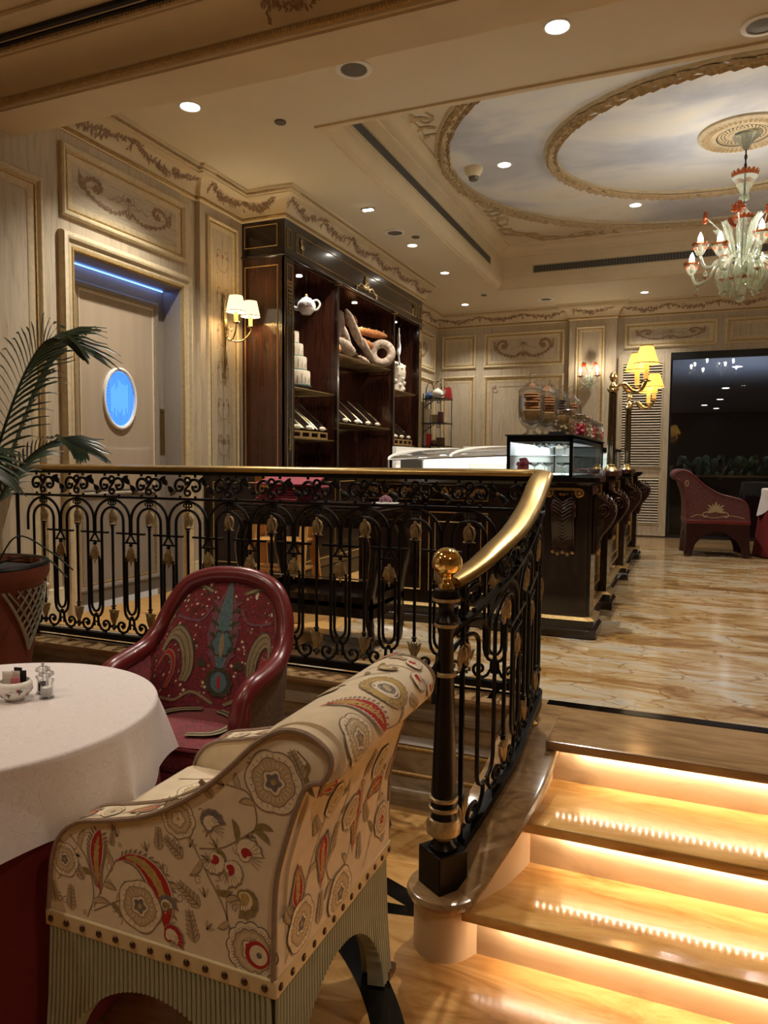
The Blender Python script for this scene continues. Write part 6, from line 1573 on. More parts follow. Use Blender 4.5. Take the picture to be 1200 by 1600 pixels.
# ================================================================= TUB CHAIR
tc = thing('tub_armchair', 'oxblood leather-framed tub armchair with crimson paisley upholstery behind the table', 'armchair', (-1.735, 2.29, ZF+.001), .06)
def symc(pts): return [(-x, y, z) for x, y, z in pts[:0:-1]]+pts
RM = symc([(0, .285, 1.005), (.11, .280, .995), (.205, .262, .955), (.262, .228, .87), (.290, .175, .775), (.305, .095, .715), (.312, -.02, .690), (.308, -.12, .672), (.300, -.175, .620), (.296, -.19, .52), (.294, -.195, .36)])
RMc = bez(RM, 5)
BT = symc([(0, .150, .47), (.11, .146, .47), (.19, .120, .47), (.235, .06, .47), (.250, 0, .47), (.252, -.05, .47), (.254, -.10, .47), (.256, -.14, .47), (.257, -.165, .47), (.258, -.18, .46), (.258, -.185, .36)])
BTc = bez(BT, 5); NR = len(RMc)
def tub(a, v, h=0):
    f = max(0, min(1, a))*(NR-1); i = min(int(f), NR-2); t = f-i
    P = Vector(RMc[i]).lerp(Vector(RMc[i+1]), t); Q = Vector(BTc[i]).lerp(Vector(BTc[i+1]), t)
    bul = .028*math.sin(PI*v); r = Q.lerp(P, v); n = Vector((-r.x, -(r.y+.02), 0)); n = n.normalized() if n.length > 1e-6 else Vector((0, -1, 0))
    n = Vector((n.x, n.y, .25)).normalized(); return tuple(r+n*(bul+h))
m = MB(); m.grid(lambda a, v: tub(a, v), 80, 10); ib = m.build('inner_back', 'crimson', tc, smooth=70)
def tubo(a, v):
    f = a*(NR-1); i = min(int(f), NR-2); t = f-i; P = Vector(RMc[i]).lerp(Vector(RMc[i+1]), t); n = Vector((P.x, P.y+.02, 0)).normalized()
    z = P.z+(.34-P.z)*v; q = P+n*(.018-.03*v); return (q.x, q.y, min(z, P.z))
m = MB(); m.grid(tubo, 80, 4); m.build('outer_shell', 'sand2', tc, smooth=70)
m = MB(); m.tube(RMc, [.036 if 8 < i < NR-9 else .040 for i in range(NR)], 14); m.build('leather_rim', 'leather', tc, smooth=70)
m = MB(); m.tube([tub(i/80, .955, .006) for i in range(81)], .005, 6); m.build('piping', 'moss', tc)
m = MB(); m.grid(lambda a, b: ((.245*(2*a-1))*(1-.10*max(0, b)**3), -.20+.36*b-.05*(1-(2*a-1)**2)*(1-b)**2, .455+.028*math.sin(PI*min(1, max(0, a)))**.4*math.sin(PI*(.1+.85*b))**.4), 20, 20); m.build('seat_top', 'crimson', tc, smooth=70)
m = MB(); m.box(-.245, .245, -.235, .12, .36, .462); st_ = m.build('seat_cushion', 'crimson', tc, bevel=.03)
m = MB(); m.tube([(-.245, -.235, .46), (-.12, -.245, .462), (0, -.248, .463), (.12, -.245, .462), (.245, -.235, .46)], .007, 6); m.build('seat_piping', 'leather', tc)
m = MB(); m.box(-.27, .27, -.225, .20, .28, .36); m.build('seat_rail', 'crimson', tc, bevel=.01)
for x in (-.24, .24):
    for y in (-.20, .20): m = MB(); m.tube([(x, y, .28), (x*1.04, y*1.06, 0)], [.026, .017], 10); m.build('leg', 'walnut', tc)
TM = ['moss', 'sand', 'teal', 'lilac', 'red', 'pale']
def tubfn(u, v, h):      # u = metres across, v = metres up from the seat
    a = .5+u/1.62; return tub(a, v/.53, h)
O = Orn(tubfn, h=.0022, step=1.4e-4)
def drop_(x, y0, y1, w, cols, rot=0):
    N = 20
    O.begin(0)
    for k, mi in cols: O.stroke([(x, y0+(y1-y0)*i/N) for i in range(N+1)], (lambda k: lambda t: w*k*(math.sin(PI*min(1, t**1.0))**1.1*(.35+.65*math.sin(PI*t**.6)))+.0015)(k), mi)
drop_(0, .10, .53, .060, ((1.0, 3), (.62, 0), (.52, 1), (.44, 2)))
O.hold = True
for i in range(9):
    for s in (1, -1): O.leaf(s*.020, .40-.026*i, (PI/2 if s > 0 else PI/2)-s*.9, .045, .007, 0 if i % 2 else 3)
O.begin(8)
O.blob(0, .255, lambda a: .040*(1+.12*math.cos(6*a)), 0, 30, 3, sy=1.3); O.blob(0, .255, lambda a: .034*(1+.12*math.cos(6*a)), 2, 30, 3, sy=1.3); O.leaf(0, .20, PI/2, .10, .010, 1)
O.blob(0, .105, lambda a: .050*(1+.08*math.cos(10*a)), 0, 34, 3, sy=1.15); O.blob(0, .105, .030, 2, 24, 2, sy=1.3); O.leaf(0, .075, PI/2, .06, .007, 4)
for s in (1, -1):
    O.begin(0); big = bez([(s*.285, .335), (s*.22, .355), (s*.165, .30), (s*.135, .22), (s*.130, .15), (s*.145, .105)], 8)
    for w, mi in ((.030, 0), (.025, 1), (.012, 0), (.009, 1)): O.stroke(big, (lambda w: lambda t: w*(.45+.55*math.sin(PI*(.15+.7*t))))(w), mi)
    O.begin(0); big2 = bez([(s*.31, .28), (s*.25, .29), (s*.205, .23), (s*.20, .16), (s*.225, .10)], 8)
    O.stroke(big2, .012, 1); O.stroke(big2, .007, 4)
    O.begin(0); big3 = bez([(s*.06, .46), (s*.12, .50), (s*.19, .475), (s*.25, .435)], 8); O.stroke(big3, .009, 0); O.stroke(big3, .005, 1)
    O.stroke(bez([(s*.05, .40), (s*.09, .35), (s*.15, .37), (s*.20, .42)], 8), .005, 3)
    O.hold = True
    for i in range(7): a = -PI/2+s*(.2+i*.22); O.leaf(s*.085, .165, a+PI, .035, .005, 0)
    O.stroke(bez([(s*.02, .02), (s*.10, .06), (s*.17, .03), (s*.24, .06)], 7), .006, 1)
rnd = random.Random(8); O.begin(0); O.hold = True
for i in range(420):
    u = rnd.uniform(-.36, .36); v = rnd.uniform(.02, .52); c = rnd.choice((1, 5, 5, 3, 0)); q = rnd.uniform(.003, .007)
    if rnd.random() < .5: O.blob(u, v, lambda a: q*(1+.4*math.cos(4*a)), c, 10, 1, h=.0015)
    else: O.stroke(spiral((u, v), q, q*.4, rnd.uniform(0, 6), rnd.uniform(6, 10), 8), .0012, c, h=.0015)
O.b.build('woven_paisley', TM, ib, smooth=0)
O = Orn(lambda u, v, h: (u, v, .4835+h), h=.003, step=1e-4)
for s in (1, -1):
    big = bez([(s*.04, .10), (s*.12, .06), (s*.17, -.02), (s*.15, -.12), (s*.06, -.16)], 8)
    O.stroke(big, .020, 0); O.stroke(big, .016, 1); O.stroke(big, .007, 0)
O.stroke([(0, -.18), (0, .1)], lambda t: .03*math.sin(PI*t), 2)
O.b.build('woven_paisley', TM, st_, smooth=0)

# ================================================================= TABLE, CLOTH AND THINGS ON IT
TCX, TCY, TZ, TR = -1.905, 1.485, .27, .505
tb = thing('round_table', 'round table hidden beneath white and burgundy cloths beside the armchairs', 'table', (TCX, TCY, ZF))
m = MB(); m.lathe([(.0001, .70), (.48, .70), (.485, .715), (.48, .742), (.0001, .742)], n=48); m.build('tabletop', 'walnut', tb); m = MB(); m.lathe([(.25, .002), (.25, .03), (.05, .06), (.04, .1), (.04, .70)], n=24); m.build('pedestal', 'walnut', tb)
def skirt(label, r, top, bot, nf, amp, mt, seed, flare=.08, hem=None, top_mesh=True):
    rnd = random.Random(seed); ph = [rnd.uniform(0, 6.28) for _ in range(4)]
    m = MB(); N = 220
    def rad(a, v):
        th = 2*PI*a; f = 1.5-3.0*abs(math.sin(nf*.5*th+ph[0]+.6*math.sin(2*th+ph[1])+.3*math.sin(5*th+ph[3])))**.55+.5*math.sin((nf//2)*th+ph[2])
        return r+v*flare+amp*f*v**.8
    if top_mesh: m.grid(lambda a, b: (r*.985*b*math.cos(2*PI*a), r*.985*b*math.sin(2*PI*a), top), N, 6, cu=True)
    for_ = [(.985, 0), (.996, .002), (1.002, .008), (1.004, .018)]
    m.grid(lambda a, b: (r*for_[round(b*3)][0]*math.cos(2*PI*a), r*for_[round(b*3)][0]*math.sin(2*PI*a), top-for_[round(b*3)][1]), N, 3, cu=True)
    def g(a, b):
        v = b; zb = bot+(hem(2*PI*a) if hem else 0); z = top-.018+(zb-(top-.018))*v; rr = max(rad(a, v), r*1.004) if v > 0 else r*1.004
        return (rr*math.cos(2*PI*a), rr*math.sin(2*PI*a), z)
    m.grid(g, N, 12, cu=True); return m
m = skirt('', TR-.012, .7435, .012, 14, .014, 'burg', 3, .03)
o = m.build('table_skirt', 'burg', smooth=60, loc=(TCX, TCY, ZF)); tag(o, 'burgundy floor-length cloth hanging under the white tablecloth', 'tablecloth')
m = skirt('', TR, .75, .52, 9, .027, 'cloth', 12, .03, hem=lambda th: .025*math.cos(4*(th+.55)))
o = m.build('tablecloth', 'cloth', smooth=60, loc=(TCX, TCY, ZF)); tag(o, 'white damask tablecloth draped over the round table', 'tablecloth')
TT = .2705
t = thing('sugar_bowl', 'small white china bowl with painted strawberries holding sugar packets', 'bowl', (-1.875, 1.590, TT))
bp_ = [(.022, 0), (.024, .004), (.040, .016), (.050, .034), (.049, .050), (.043, .060), (.041, .060), (.046, .048), (.046, .034), (.036, .018), (.0001, .010)]
m = MB(); m.lathe(bp_, n=36, close=False); bw = m.build('bowl', 'porc', t, smooth=60)
def bfn(u, v, h):
    a = u/.05; rr = interp(v, [(0, .024), (.004, .026), (.016, .041), (.034, .0505), (.050, .0495), (.060, .0435)])+h; return (rr*math.cos(a), rr*math.sin(a), v)
O = Orn(bfn, h=.0006, step=4e-6)
for i in range(11):
    u = -.16+.033*i; v = .030+.010*math.sin(i*2.1)
    O.blob(u, v, lambda a: .0042*(1+.2*math.cos(3*a)), 0 if i % 2 else 2, 10, 1)
    for a in (.5, 1.6, 2.7, 4.4): O.leaf(u+.006, v-.006, a, .009, .0022, 1, n=3)
    O.stroke([(u, v), (u+.015, v+.008), (u+.03, v)], .0004, 1)
O.b.build('painted_leaves', ['pinkp', 'green', 'red'], bw, smooth=0)
for i, (x, y, rz, h, mt, lb) in enumerate(((-.022, -.010, .3, .062, 'paper', 'white sugar packet leaning at the left of the bowl'), (-.010, -.014, .25, .060, 'paper', 'white sugar packet in the middle of the bowl'), (.004, .0, .3, .064, 'paper', 'white sugar packet behind the pink one'), (.016, -.012, .55, .050, 'pinkp', 'pink sweetener packet at the right of the bowl'), (.016, .012, .5, .064, 'blackp', 'black packet behind the pink packet'), (-.004, .016, .2, .070, 'blackp', 'dark crumpled packet at the back of the bowl'))):
    q = thing('sugar_packet', lb, 'packet', (-1.875+x, 1.590+y, TT+.022), rz, 'packets in the sugar bowl'); m = MB(); m.box(-.013, .013, -.0015, .0015, 0, h); m.box(-.0132, .0132, -.0008, .0008, h, h+.003)
    m.build('packet', mt, q, smooth=0)
    if mt == 'pinkp':
        m = MB(); m.tube([(p[0], -.0018, h*.6+p[1]) for p in spiral((0, 0), .006, .003, 0, 5.5, 12)], .0006, 4); m.build('printed_mark', 'red', q)
def mill(label, x, y, fill, k=1.0):
    t = thing('spice_mill', label, 'mill', (x, y, TT)); 
    m = MB(); m.lathe([(.0001, 0), (.021*k, 0), (.022*k, .004), (.018*k, .008), (.0175*k, .045*k), (.022*k, .052*k), (.022*k, .056*k), (.012*k, .062*k), (.012*k, .066*k), (.022*k, .072*k), (.021*k, .080*k), (.010*k, .086*k), (.0001, .088*k)], n=24); m.build('clear_body', 'jar', t, smooth=60)
    m = MB(); m.lathe([(.0001, .008), (.0145*k, .008), (.0145*k, .034*k), (.0001, .036*k)], n=18); m.build('filling', fill, t)
    m = MB(); m.tube([(0, 0, .036*k), (0, 0, .088*k)], .002, 6); m.lathe([(.003, .088*k), (.0045*k, .090*k), (.0045*k, .097*k), (.0001, .098*k)], n=12); m.build('chrome_knob', 'chrome', t)
mill('clear salt mill with white salt beside the sugar bowl', -1.800, 1.640, 'salt'); mill('clear pepper mill just behind the salt mill', -1.850, 1.672, 'pepper')

# ---- far table
t = thing('round_table', 'far round table half out of frame beside the dull red armchair', 'table', (1.24, 9.1, 0))
m = MB(); m.lathe([(.0001, .70), (.48, .70), (.48, .738), (.0001, .738)], n=40); m.build('tabletop', 'walnut', t)
m = MB(); m.lathe([(.25, .002), (.25, .03), (.05, .06), (.04, .70)], n=20); m.build('pedestal', 'walnut', t)
m = skirt('', .49, .7395, .012, 14, .014, 'burg', 5, .06); tag(m.build('table_skirt', 'burg', smooth=60, loc=(1.24, 9.1, 0)), 'burgundy floor-length cloth on the far table', 'tablecloth')
m = skirt('', .50, .748, .50, 7, .02, 'cloth', 6, .03, hem=lambda th: .06*math.cos(4*th+PI)); tag(m.build('tablecloth', 'cloth', smooth=60, loc=(1.24, 9.1, 0)), 'white cloth on the far table by the window', 'tablecloth')

# ================================================================= POTTED PALM
PX, PY = -3.07, 2.38
palm = t = thing('potted_palm', 'arching palm in a large terracotta pot at the left edge', 'potted palm', (PX, PY, ZF))
m = MB(); m.lathe([(.18, 0), (.185, .02), (.21, .30), (.26, .60), (.30, .82), (.305, .90), (.325, .925), (.335, .95), (.335, .985), (.32, 1.0), (.295, 1.0), (.29, .97)], n=48, close=False); pt = m.build('pot', 'terra', t, smooth=40)
m = MB(); m.lathe([(.33, .985), (.338, .992), (.332, 1.004), (.30, 1.004), (.292, .985)], n=48, close=False); m.build('dark_rim', 'iron', pt)
m = MB(); m.lathe([(.0001, .975), (.29, .965)], n=32, close=False); m.build('soil', 'soil', t)
def potf(u, v, h):
    rr = interp(v, [(.30, .21), (.60, .26), (.82, .30), (.90, .305), (.95, .335)])+h; a = u/.30; return (rr*math.cos(a), rr*math.sin(a), v)
for cu in (-.42, .10, -.95):
    m = MB()
    for i in range(-5, 6):
        for s in (1, -1):
            pts = []
            for k in range(9):
                d = k/8*.27; u = cu+i*.048+s*(d-.135)*.8; v = .62+d
                if abs(u-cu) <= (v-.60)*.62 and v <= .89: pts.append(potf(u, v, .006))
            if len(pts) > 1: m.tube(pts, .005, 4)
    for s in (1, -1): m.tube([potf(cu+s*.18*q, .60+.29*q, .007) for q in [i/6 for i in range(7)]], .007, 5)
    m.build('lattice_relief', 'trellis', pt)
rndp = random.Random(21)
def frond(base, ctrl, n, ll, seed):
    rnd = random.Random(seed); sp = bez([base]+ctrl, 9); m = MB(); k = len(sp)
    m.tube(sp, [.007*(1-.8*i/k)+.0015 for i in range(k)], 6)
    for i in range(int(k*.28), k-1):
        for sub in (0,):
            p = Vector(sp[i]).lerp(Vector(sp[i+1]), sub); d = (Vector(sp[min(i+1, k-1)])-Vector(sp[i-1])).normalized()
            t = (i-k*.28)/(k*.72); L_ = ll*(math.sin(PI*(.18+.78*t))**.7)*rnd.uniform(.85, 1.1)
            sd = d.cross(Vector((0, 0, 1))); sd = sd.normalized() if sd.length > .05 else Vector((1, 0, 0))
            for s in (1, -1):
                q = (sd*s*(.75-.3*t)+d*(.55+.5*t)+Vector((0, 0, .22))).normalized(); pts = []
                for j in range(6):
                    f = j/5; pts.append(p+q*L_*f+Vector((0, 0, -1))*L_*.38*f*f*rnd.uniform(.9, 1.1))
                vs = []; w = .011
                for j, pp in enumerate(pts):
                    f = j/5; ww = w*math.sin(PI*min(1, .12+.86*f))**.6; e = q.cross(Vector((.2, -.7, .7))).normalized()*ww; vs += [tuple(pp-e), tuple(pp+Vector((0, 0, -.002))), tuple(pp+e)]
                m.add(vs, [(3*j+c, 3*j+c+1, 3*j+c+4, 3*j+c+3) for j in range(5) for c in (0, 1)])
    return m.build('frond', 'palm', palm, smooth=60)
b0 = (0, 0, .98)
frond(b0, [(.12, -.02, 1.3), (.30, -.05, 1.62), (.45, -.06, 1.86), (.58, -.06, 1.98), (.70, -.04, 1.95)], 0, .34, 1)
frond(b0, [(.10, .05, 1.25), (.24, .08, 1.45), (.42, .10, 1.56), (.60, .10, 1.52)], 0, .26, 2)
frond(b0, [(.10, -.10, 1.2), (.22, -.20, 1.42), (.36, -.26, 1.50), (.50, -.28, 1.42)], 0, .25, 3)
frond(b0, [(.03, -.10, 1.4), (.08, -.20, 1.75), (.16, -.28, 2.02), (.28, -.34, 2.15)], 0, .30, 4)
frond(b0, [(-.10, .0, 1.4), (-.20, .05, 1.8), (-.28, .08, 2.05), (-.40, .10, 2.1)], 0, .30, 5)
frond(b0, [(-.10, -.12, 1.3), (-.22, -.3, 1.6), (-.30, -.5, 1.7), (-.34, -.65, 1.6)], 0, .28, 6)
frond(b0, [(.08, .12, 1.4), (.16, .22, 1.75), (.22, .32, 2.0), (.26, .42, 2.1)], 0, .28, 7)
for i, (a, l) in enumerate(((.2, .3), (-.6, .28), (.7, .24), (-1.2, .25))):
    m = MB(); sp = bez([(0.1*math.cos(a), .1*math.sin(a), .97), (.2*math.cos(a), .2*math.sin(a), 1.02+.05*i), ((.2+l*.6)*math.cos(a), (.2+l*.6)*math.sin(a), 1.04), ((.2+l)*math.cos(a), (.2+l)*math.sin(a), .95)], 6); m.tube(sp, .004, 5); m.build('stem', 'palm', t)

# ================================================================= CONSOLE TROLLEY BEHIND THE BALUSTRADE
t = thing('serving_trolley', 'black lacquered serving trolley with cabriole legs and lower tray behind the balustrade', 'trolley', (0, 0, 0))
X0, X1, Y0, Y1 = -2.30, -1.42, 3.33, 3.88
m = MB()
for e, z0, z1 in ((0, .735, .760), (.02, .760, .775), (.045, .715, .735), (.06, .66, .715)): m.box(X0+e, X1-e, Y0+e, Y1-e, z0, z1)
m.build('tabletop', 'ebony', t, smooth=0, bevel=.003)
m = MB(); m.box(X0+.05, X1-.05, Y0+.05, Y1-.05, .25, .275); m.box(X0+.05, X1-.05, Y0+.05, Y0+.065, .20, .31); m.box(X0+.05, X1-.05, Y1-.065, Y1-.05, .20, .31); m.box(X0+.05, X0+.065, Y0+.05, Y1-.05, .20, .31); m.box(X1-.065, X1-.05, Y0+.05, Y1-.05, .20, .31); m.build('lower_tray', 'ebony', t, smooth=0)
m = MB(); z = .40
m.tube([(X0+.06, Y0+.06, .31), (X0+.06, Y0+.06, z), (X1-.06, Y0+.06, z), (X1-.06, Y0+.06, .31)], .004, 6); m.build('chrome_gallery', 'chrome', t)
m = MB(); m.tube([(X1-.055, Y0+.10, .31), (X1-.055, Y0+.10, z), (X1-.055, Y1-.10, z), (X1-.055, Y1-.10, .31)], .004, 6); m.build('chrome_gallery', 'chrome', t)
for x in (X0+.07, X1-.07):
    for y in (Y0+.07, Y1-.07):
        sx = 1 if x > -1.8 else -1
        m = MB(); m.tube(bez([(x, y, .67), (x+sx*.035, y, .56), (x+sx*.02, y, .42), (x-sx*.01, y, .26), (x+sx*.004, y, .14), (x+sx*.01, y, .085)], 4), [.034]*4+[.036]*4+[.028]*4+[.022]*4+[.019]*5, 12); m.build('leg', 'ebony', t, smooth=60)
        m = MB(); m.lathe([(.004, -.009), (.036, -.009), (.040, 0), (.036, .009), (.004, .009)], (x, y, .041), 20, axis=0); m.box(x-.016, x-.012, y-.02, y+.02, .04, .10); m.box(x+.012, x+.016, y-.02, y+.02, .04, .10); m.build('castor', 'iron', t)
m = MB(); m.ball((-1.50, Y0+.045, .69), .016, 10); m.build('gilt_knob', 'gold', t)
# napkin fan and small things on the trolley
def napk(i, x, y, z, w, h, lean, lab):
    q = thing('folded_napkin', lab, 'napkin', (x, y, z), lean, 'raspberry napkins stacked on the trolley'); m = MB()
    m.box(-w/2, w/2, -h/2, h/2, 0, .012); m.build('napkin', 'napkin', q, bevel=.004)
for i in range(7): napk(i, -2.08+.012*i, 3.55+.01*i, .7755+.0135*i, .30, .20, -.25+.07*i, ['lowest', 'second from the bottom', 'third from the bottom', 'middle', 'third from the top', 'second from the top', 'topmost'][i]+' raspberry napkin of the stack on the trolley')
t = thing('menu_cover', 'large pink menu cover leaning over the napkins', 'menu', (-2.04, 3.60, .872), -.1); m = MB(); m.add([(-.19, -.13, .0), (.22, -.13, -.0), (.14, .12, .055), (-.19, .12, .06), (-.19, -.13, .008), (.22, -.13, .008), (.14, .12, .063), (-.19, .12, .068)], [(0, 3, 2, 1), (4, 5, 6, 7), (0, 1, 5, 4), (1, 2, 6, 5), (2, 3, 7, 6), (3, 0, 4, 7)]); m.build('cover', 'napkin', t, smooth=0)
t = thing('trinket_bowl', 'small patterned bowl on a white dish at the right end of the trolley', 'bowl', (-1.50, 3.62, .7755)); m = MB(); m.lathe([(.0001, 0), (.05, .0), (.075, .010), (.07, .012), (.0001, .006)], n=28); m.build('dish', 'porc', t); m = MB()
for i in range(22): a = i*2.4; r = .028*math.sqrt(i/22); m.ball((r*math.cos(a), r*math.sin(a), .022+.018*(1-i/22)), .012, 7)
m.build('beads', 'lilac', t)
# ---- wooden high chair
t = thing('high_chair', 'honey wooden child seat with slanted legs left of the trolley', 'high chair', (-2.44, 4.12, .005), .12)
for x in (-.20, .20):
    m = MB(); m.tube([(x, .20, 0), (x*.82, .02, .93)], .02, 4, flat=(.03, .055)); m.build('back_leg', 'honey', t, smooth=0, bevel=.003)
    m = MB(); m.tube([(x, -.22, 0), (x*.86, -.02, .62)], .02, 4, flat=(.03, .05)); m.build('front_leg', 'honey', t, smooth=0, bevel=.003)
    m = MB(); m.tube([(x*.92, -.12, .66), (x*.88, .14, .66)], .02, 4, flat=(.03, .04)); m.build('arm', 'honey', t, smooth=0, bevel=.003)
m = MB(); m.box(-.185, .185, -.12, .12, .48, .50); m.build('seat', 'honey', t, smooth=0, bevel=.004)
m = MB(); m.box(-.19, .19, -.20, -.17, .14, .20); m.build('foot_rail', 'honey', t, smooth=0, bevel=.004)
m = MB(); m.box(-.18, .18, .035, .055, .70, .90); m.build('backrest', 'honey', t, smooth=0, bevel=.006)
m = MB(); m.box(-.185, .185, -.11, .11, .30, .315); m.build('footboard', 'honey', t, smooth=0, bevel=.004)

# ================================================================= WALL SCONCES AND CHANDELIER
t = thing('wall_sconce', 'gilt two-arm wall sconce with cream pleated shades left of the cabinet', 'wall lamp', (XL+.042, 5.145, 2.05))
m = MB(); m.lathe([(.0001, .32), (.010, .30), (.020, .27), (.010, .24), (.022, .18), (.026, .08), (.018, -.02), (.012, -.12), (.016, -.16), (.022, -.22), (.012, -.28), (.006, -.34), (.012, -.36), (.0001, -.38)], (.016, 0, 0), 14); m.build('backplate', 'silver', t, smooth=60)
for s, dxx, dz in ((-1, .13, .0), (1, .14, .0)):
    ex, ey = .20, s*.105
    m = MB(); m.tube(bez([(.03, 0, -.02), (.08, s*.02, -.06), (.15, s*.07, -.05), (ex, ey, .02), (ex, ey, .06)], 6), .008, 8); m.tube([(.06+p[0], s*.02, .03+p[1]) for p in spiral((0, 0), .03, .01, PI, PI-5, 12)], .004, 6); arm = m.build('arm', 'silver', t, smooth=60)
    m = MB(); m.lathe([(.010, .05), (.030, .062), (.026, .07), (.014, .072)], (ex, ey, 0), 16); m.build('drip_pan', 'silver', arm)
    m = MB(); m.lathe([(.017, .072), (.017, .15)], (ex, ey, 0), 14); m.build('candle_sleeve', 'candle', arm)
    m = MB(); m.grid(lambda a, b: ((.078-.026*b)*(1+.025*math.cos(2*PI*a*30))*math.cos(2*PI*a)+ex, (.078-.026*b)*(1+.025*math.cos(2*PI*a*30))*math.sin(2*PI*a)+ey, .145+.125*b), 120, 1, cu=True); m.build('lamp_shade', 'shadec', arm, smooth=60)
    m = MB(); m.lathe([(.079, .143), (.081, .143), (.081, .149), (.079, .149)], (ex, ey, 0), 30, close=False); m.build('shade_trim', 'brassp', arm)
    m = MB(); m.ball((ex, ey, .19), .018, 10); m.build('bulb', 'bulb', arm)
    light('POINT', 'shade_glow', (ex, ey, .19), 4.5, (1, .76, .45), t, size=.03)
def flame(m, x, y, z, k=1.0): m.lathe([(.008*k, z), (.013*k, z+.012*k), (.014*k, z+.024*k), (.008*k, z+.042*k), (.0001, z+.058*k)], (x, y, 0), 12)
t = thing('glass_sconce', 'pale green blown-glass wall sconce with amber flowers on the back pilaster', 'wall lamp', (-1.345, YB-.082, 2.18))
m = MB(); m.lathe([(.0001, -.20), (.012, -.18), (.006, -.15), (.03, -.10), (.05, -.05), (.055, 0), (.03, .03), (.015, .05), (.012, .14)], (0, -.06, 0), 18); m.build('glass_stem', 'glassg', t, smooth=60)
m = MB()
for i in range(12): a = i*2*PI/12; m.tube(bez([(0, -.06, -.02), (.05*math.cos(a), -.06+.03*math.sin(a), .06), (.085*math.cos(a), -.06+.05*math.sin(a), .02)], 4), .006, 5)
m.build('glass_leaves', 'glassg', t, smooth=60)
for s in (1, -1):
    m = MB(); m.tube(bez([(0, -.07, -.04), (s*.06, -.12, -.07), (s*.11, -.13, -.02), (s*.115, -.13, .03)], 6), .009, 8); arm = m.build('arm', 'glassg', t, smooth=60)
    m = MB(); m.lathe([(.012, .03), (.05, .045), (.046, .05), (.012, .048)], (s*.115, -.13, 0), 18); m.build('drip_cup', 'glassr', arm)
    m = MB(); m.lathe([(.010, .05), (.010, .10)], (s*.115, -.13, 0), 10); m.build('candle_sleeve', 'white', arm)
    m = MB(); flame(m, s*.115, -.13, .10, 1.4); m.build('bulb', 'bulb', arm)
    light('POINT', 'candle_glow', (s*.115, -.15, .14), 3.2, (1, .86, .66), t, size=.02)
    m = MB(); m.tube(bez([(0, -.06, .05), (s*.03, -.08, .14), (s*.075, -.09, .20)], 5), .004, 6)
    for i in range(9): a = i*2.4; m.ball((s*.075+.022*math.cos(a)*math.sqrt(i/9), -.095, .21+.022*math.sin(a)*math.sqrt(i/9)), .017, 7)
    m.build('glass_flower', 'glassr', t)
    for k in range(2): m = MB(); m.ball((s*(.09+.03*k), -.13, -.10-.02*k), .010, 7, 1, 1, 1.6); m.build('glass_drop', 'glassg', t)
# chandelier
ch = thing('glass_chandelier', 'blown-glass chandelier with amber cups, candle bulbs and glass flowers under the painted oval', 'chandelier', (.335, 6.82, 0))
m = MB(); m.lathe([(.11, 3.69), (.105, 3.672), (.06, 3.64), (.035, 3.60), (.02, 3.575), (.0001, 3.57)], n=28); m.build('canopy', 'glassg', ch); m = MB(); m.lathe([(.05, 3.69), (.045, 3.64), (.02, 3.58), (.0001, 3.57)], n=20); m.build('canopy_core', 'silver', ch)
m = MB(); 
for i in range(5): m.tube([(.010*math.cos(a)*(1 if i % 2 else .3), .010*math.cos(a)*(.3 if i % 2 else 1), 3.55-.035*i+.022*math.sin(a)) for a in [2*PI*q/10 for q in range(10)]], .003, 5, closed=True)
m.tube([(0, 0, 3.57), (0, 0, 2.70)], .006, 8); m.build('chain_and_rod', 'iron', ch)
def ruffle(r, z, n, h, nm='ruffled_rim'):
    m = MB(); m.grid(lambda a, b: (r*(1+.10*abs(math.sin(n*PI*a))*b)*math.cos(2*PI*a), r*(1+.10*abs(math.sin(n*PI*a))*b)*math.sin(2*PI*a), z+h*b*(.55+.45*abs(math.sin(n*PI*a)))), n*4, 2, cu=True); return m
def part(mb, nm, mt, par, sm=60): return mb.build(nm, mt, par, smooth=sm)
m = MB(); m.lathe([(.03, 3.17), (.035, 3.20), (.03, 3.23), (.095, 3.35), (.10, 3.355)], n=28, close=False); u1 = part(m, 'upper_cup', 'glassg', ch); part(ruffle(.098, 3.352, 16, .05), 'ruffled_rim', 'glassr', u1)
m = MB(); m.ball((0, 0, 3.19), .045, 16, 1, 1, .6); part(m, 'glass_ball', 'glassg', ch)
m = MB(); m.lathe([(.012, 3.14), (.03, 3.09), (.075, 3.04), (.08, 3.035)], n=24, close=False); u2 = part(m, 'bell_cup', 'glassg', ch); part(ruffle(.078, 3.01, 14, .04), 'ruffled_rim', 'glassr', u2)
m = MB(); m.lathe([(.02, 3.03), (.05, 2.98), (.055, 2.90), (.035, 2.80), (.045, 2.74), (.07, 2.70), (.09, 2.64), (.085, 2.58), (.05, 2.53), (.03, 2.50), (.05, 2.485)], n=28, close=False); part(m, 'central_vase', 'glassg', ch)
m = MB(); m.lathe([(.05, 2.50), (.10, 2.52), (.105, 2.525)], n=24, close=False); u3 = part(m, 'lower_cup', 'glassg', ch); part(ruffle(.10, 2.52, 16, .03), 'ruffled_rim', 'glassr', u3)
m = MB(); m.ball((0, 0, 2.475), .045, 14, 1, 1, .8); m.ball((0, 0, 2.42), .022, 10); m.ball((0, 0, 2.375), .035, 14, 1, 1, .9); part(m, 'pendant_drop', 'glassg', ch); m = MB(); m.lathe([(.012, 2.405), (.034, 2.40), (.012, 2.395)], n=16); m.ball((0, 0, 2.335), .010, 8); part(m, 'amber_collar', 'glassr', ch)
NA = 8
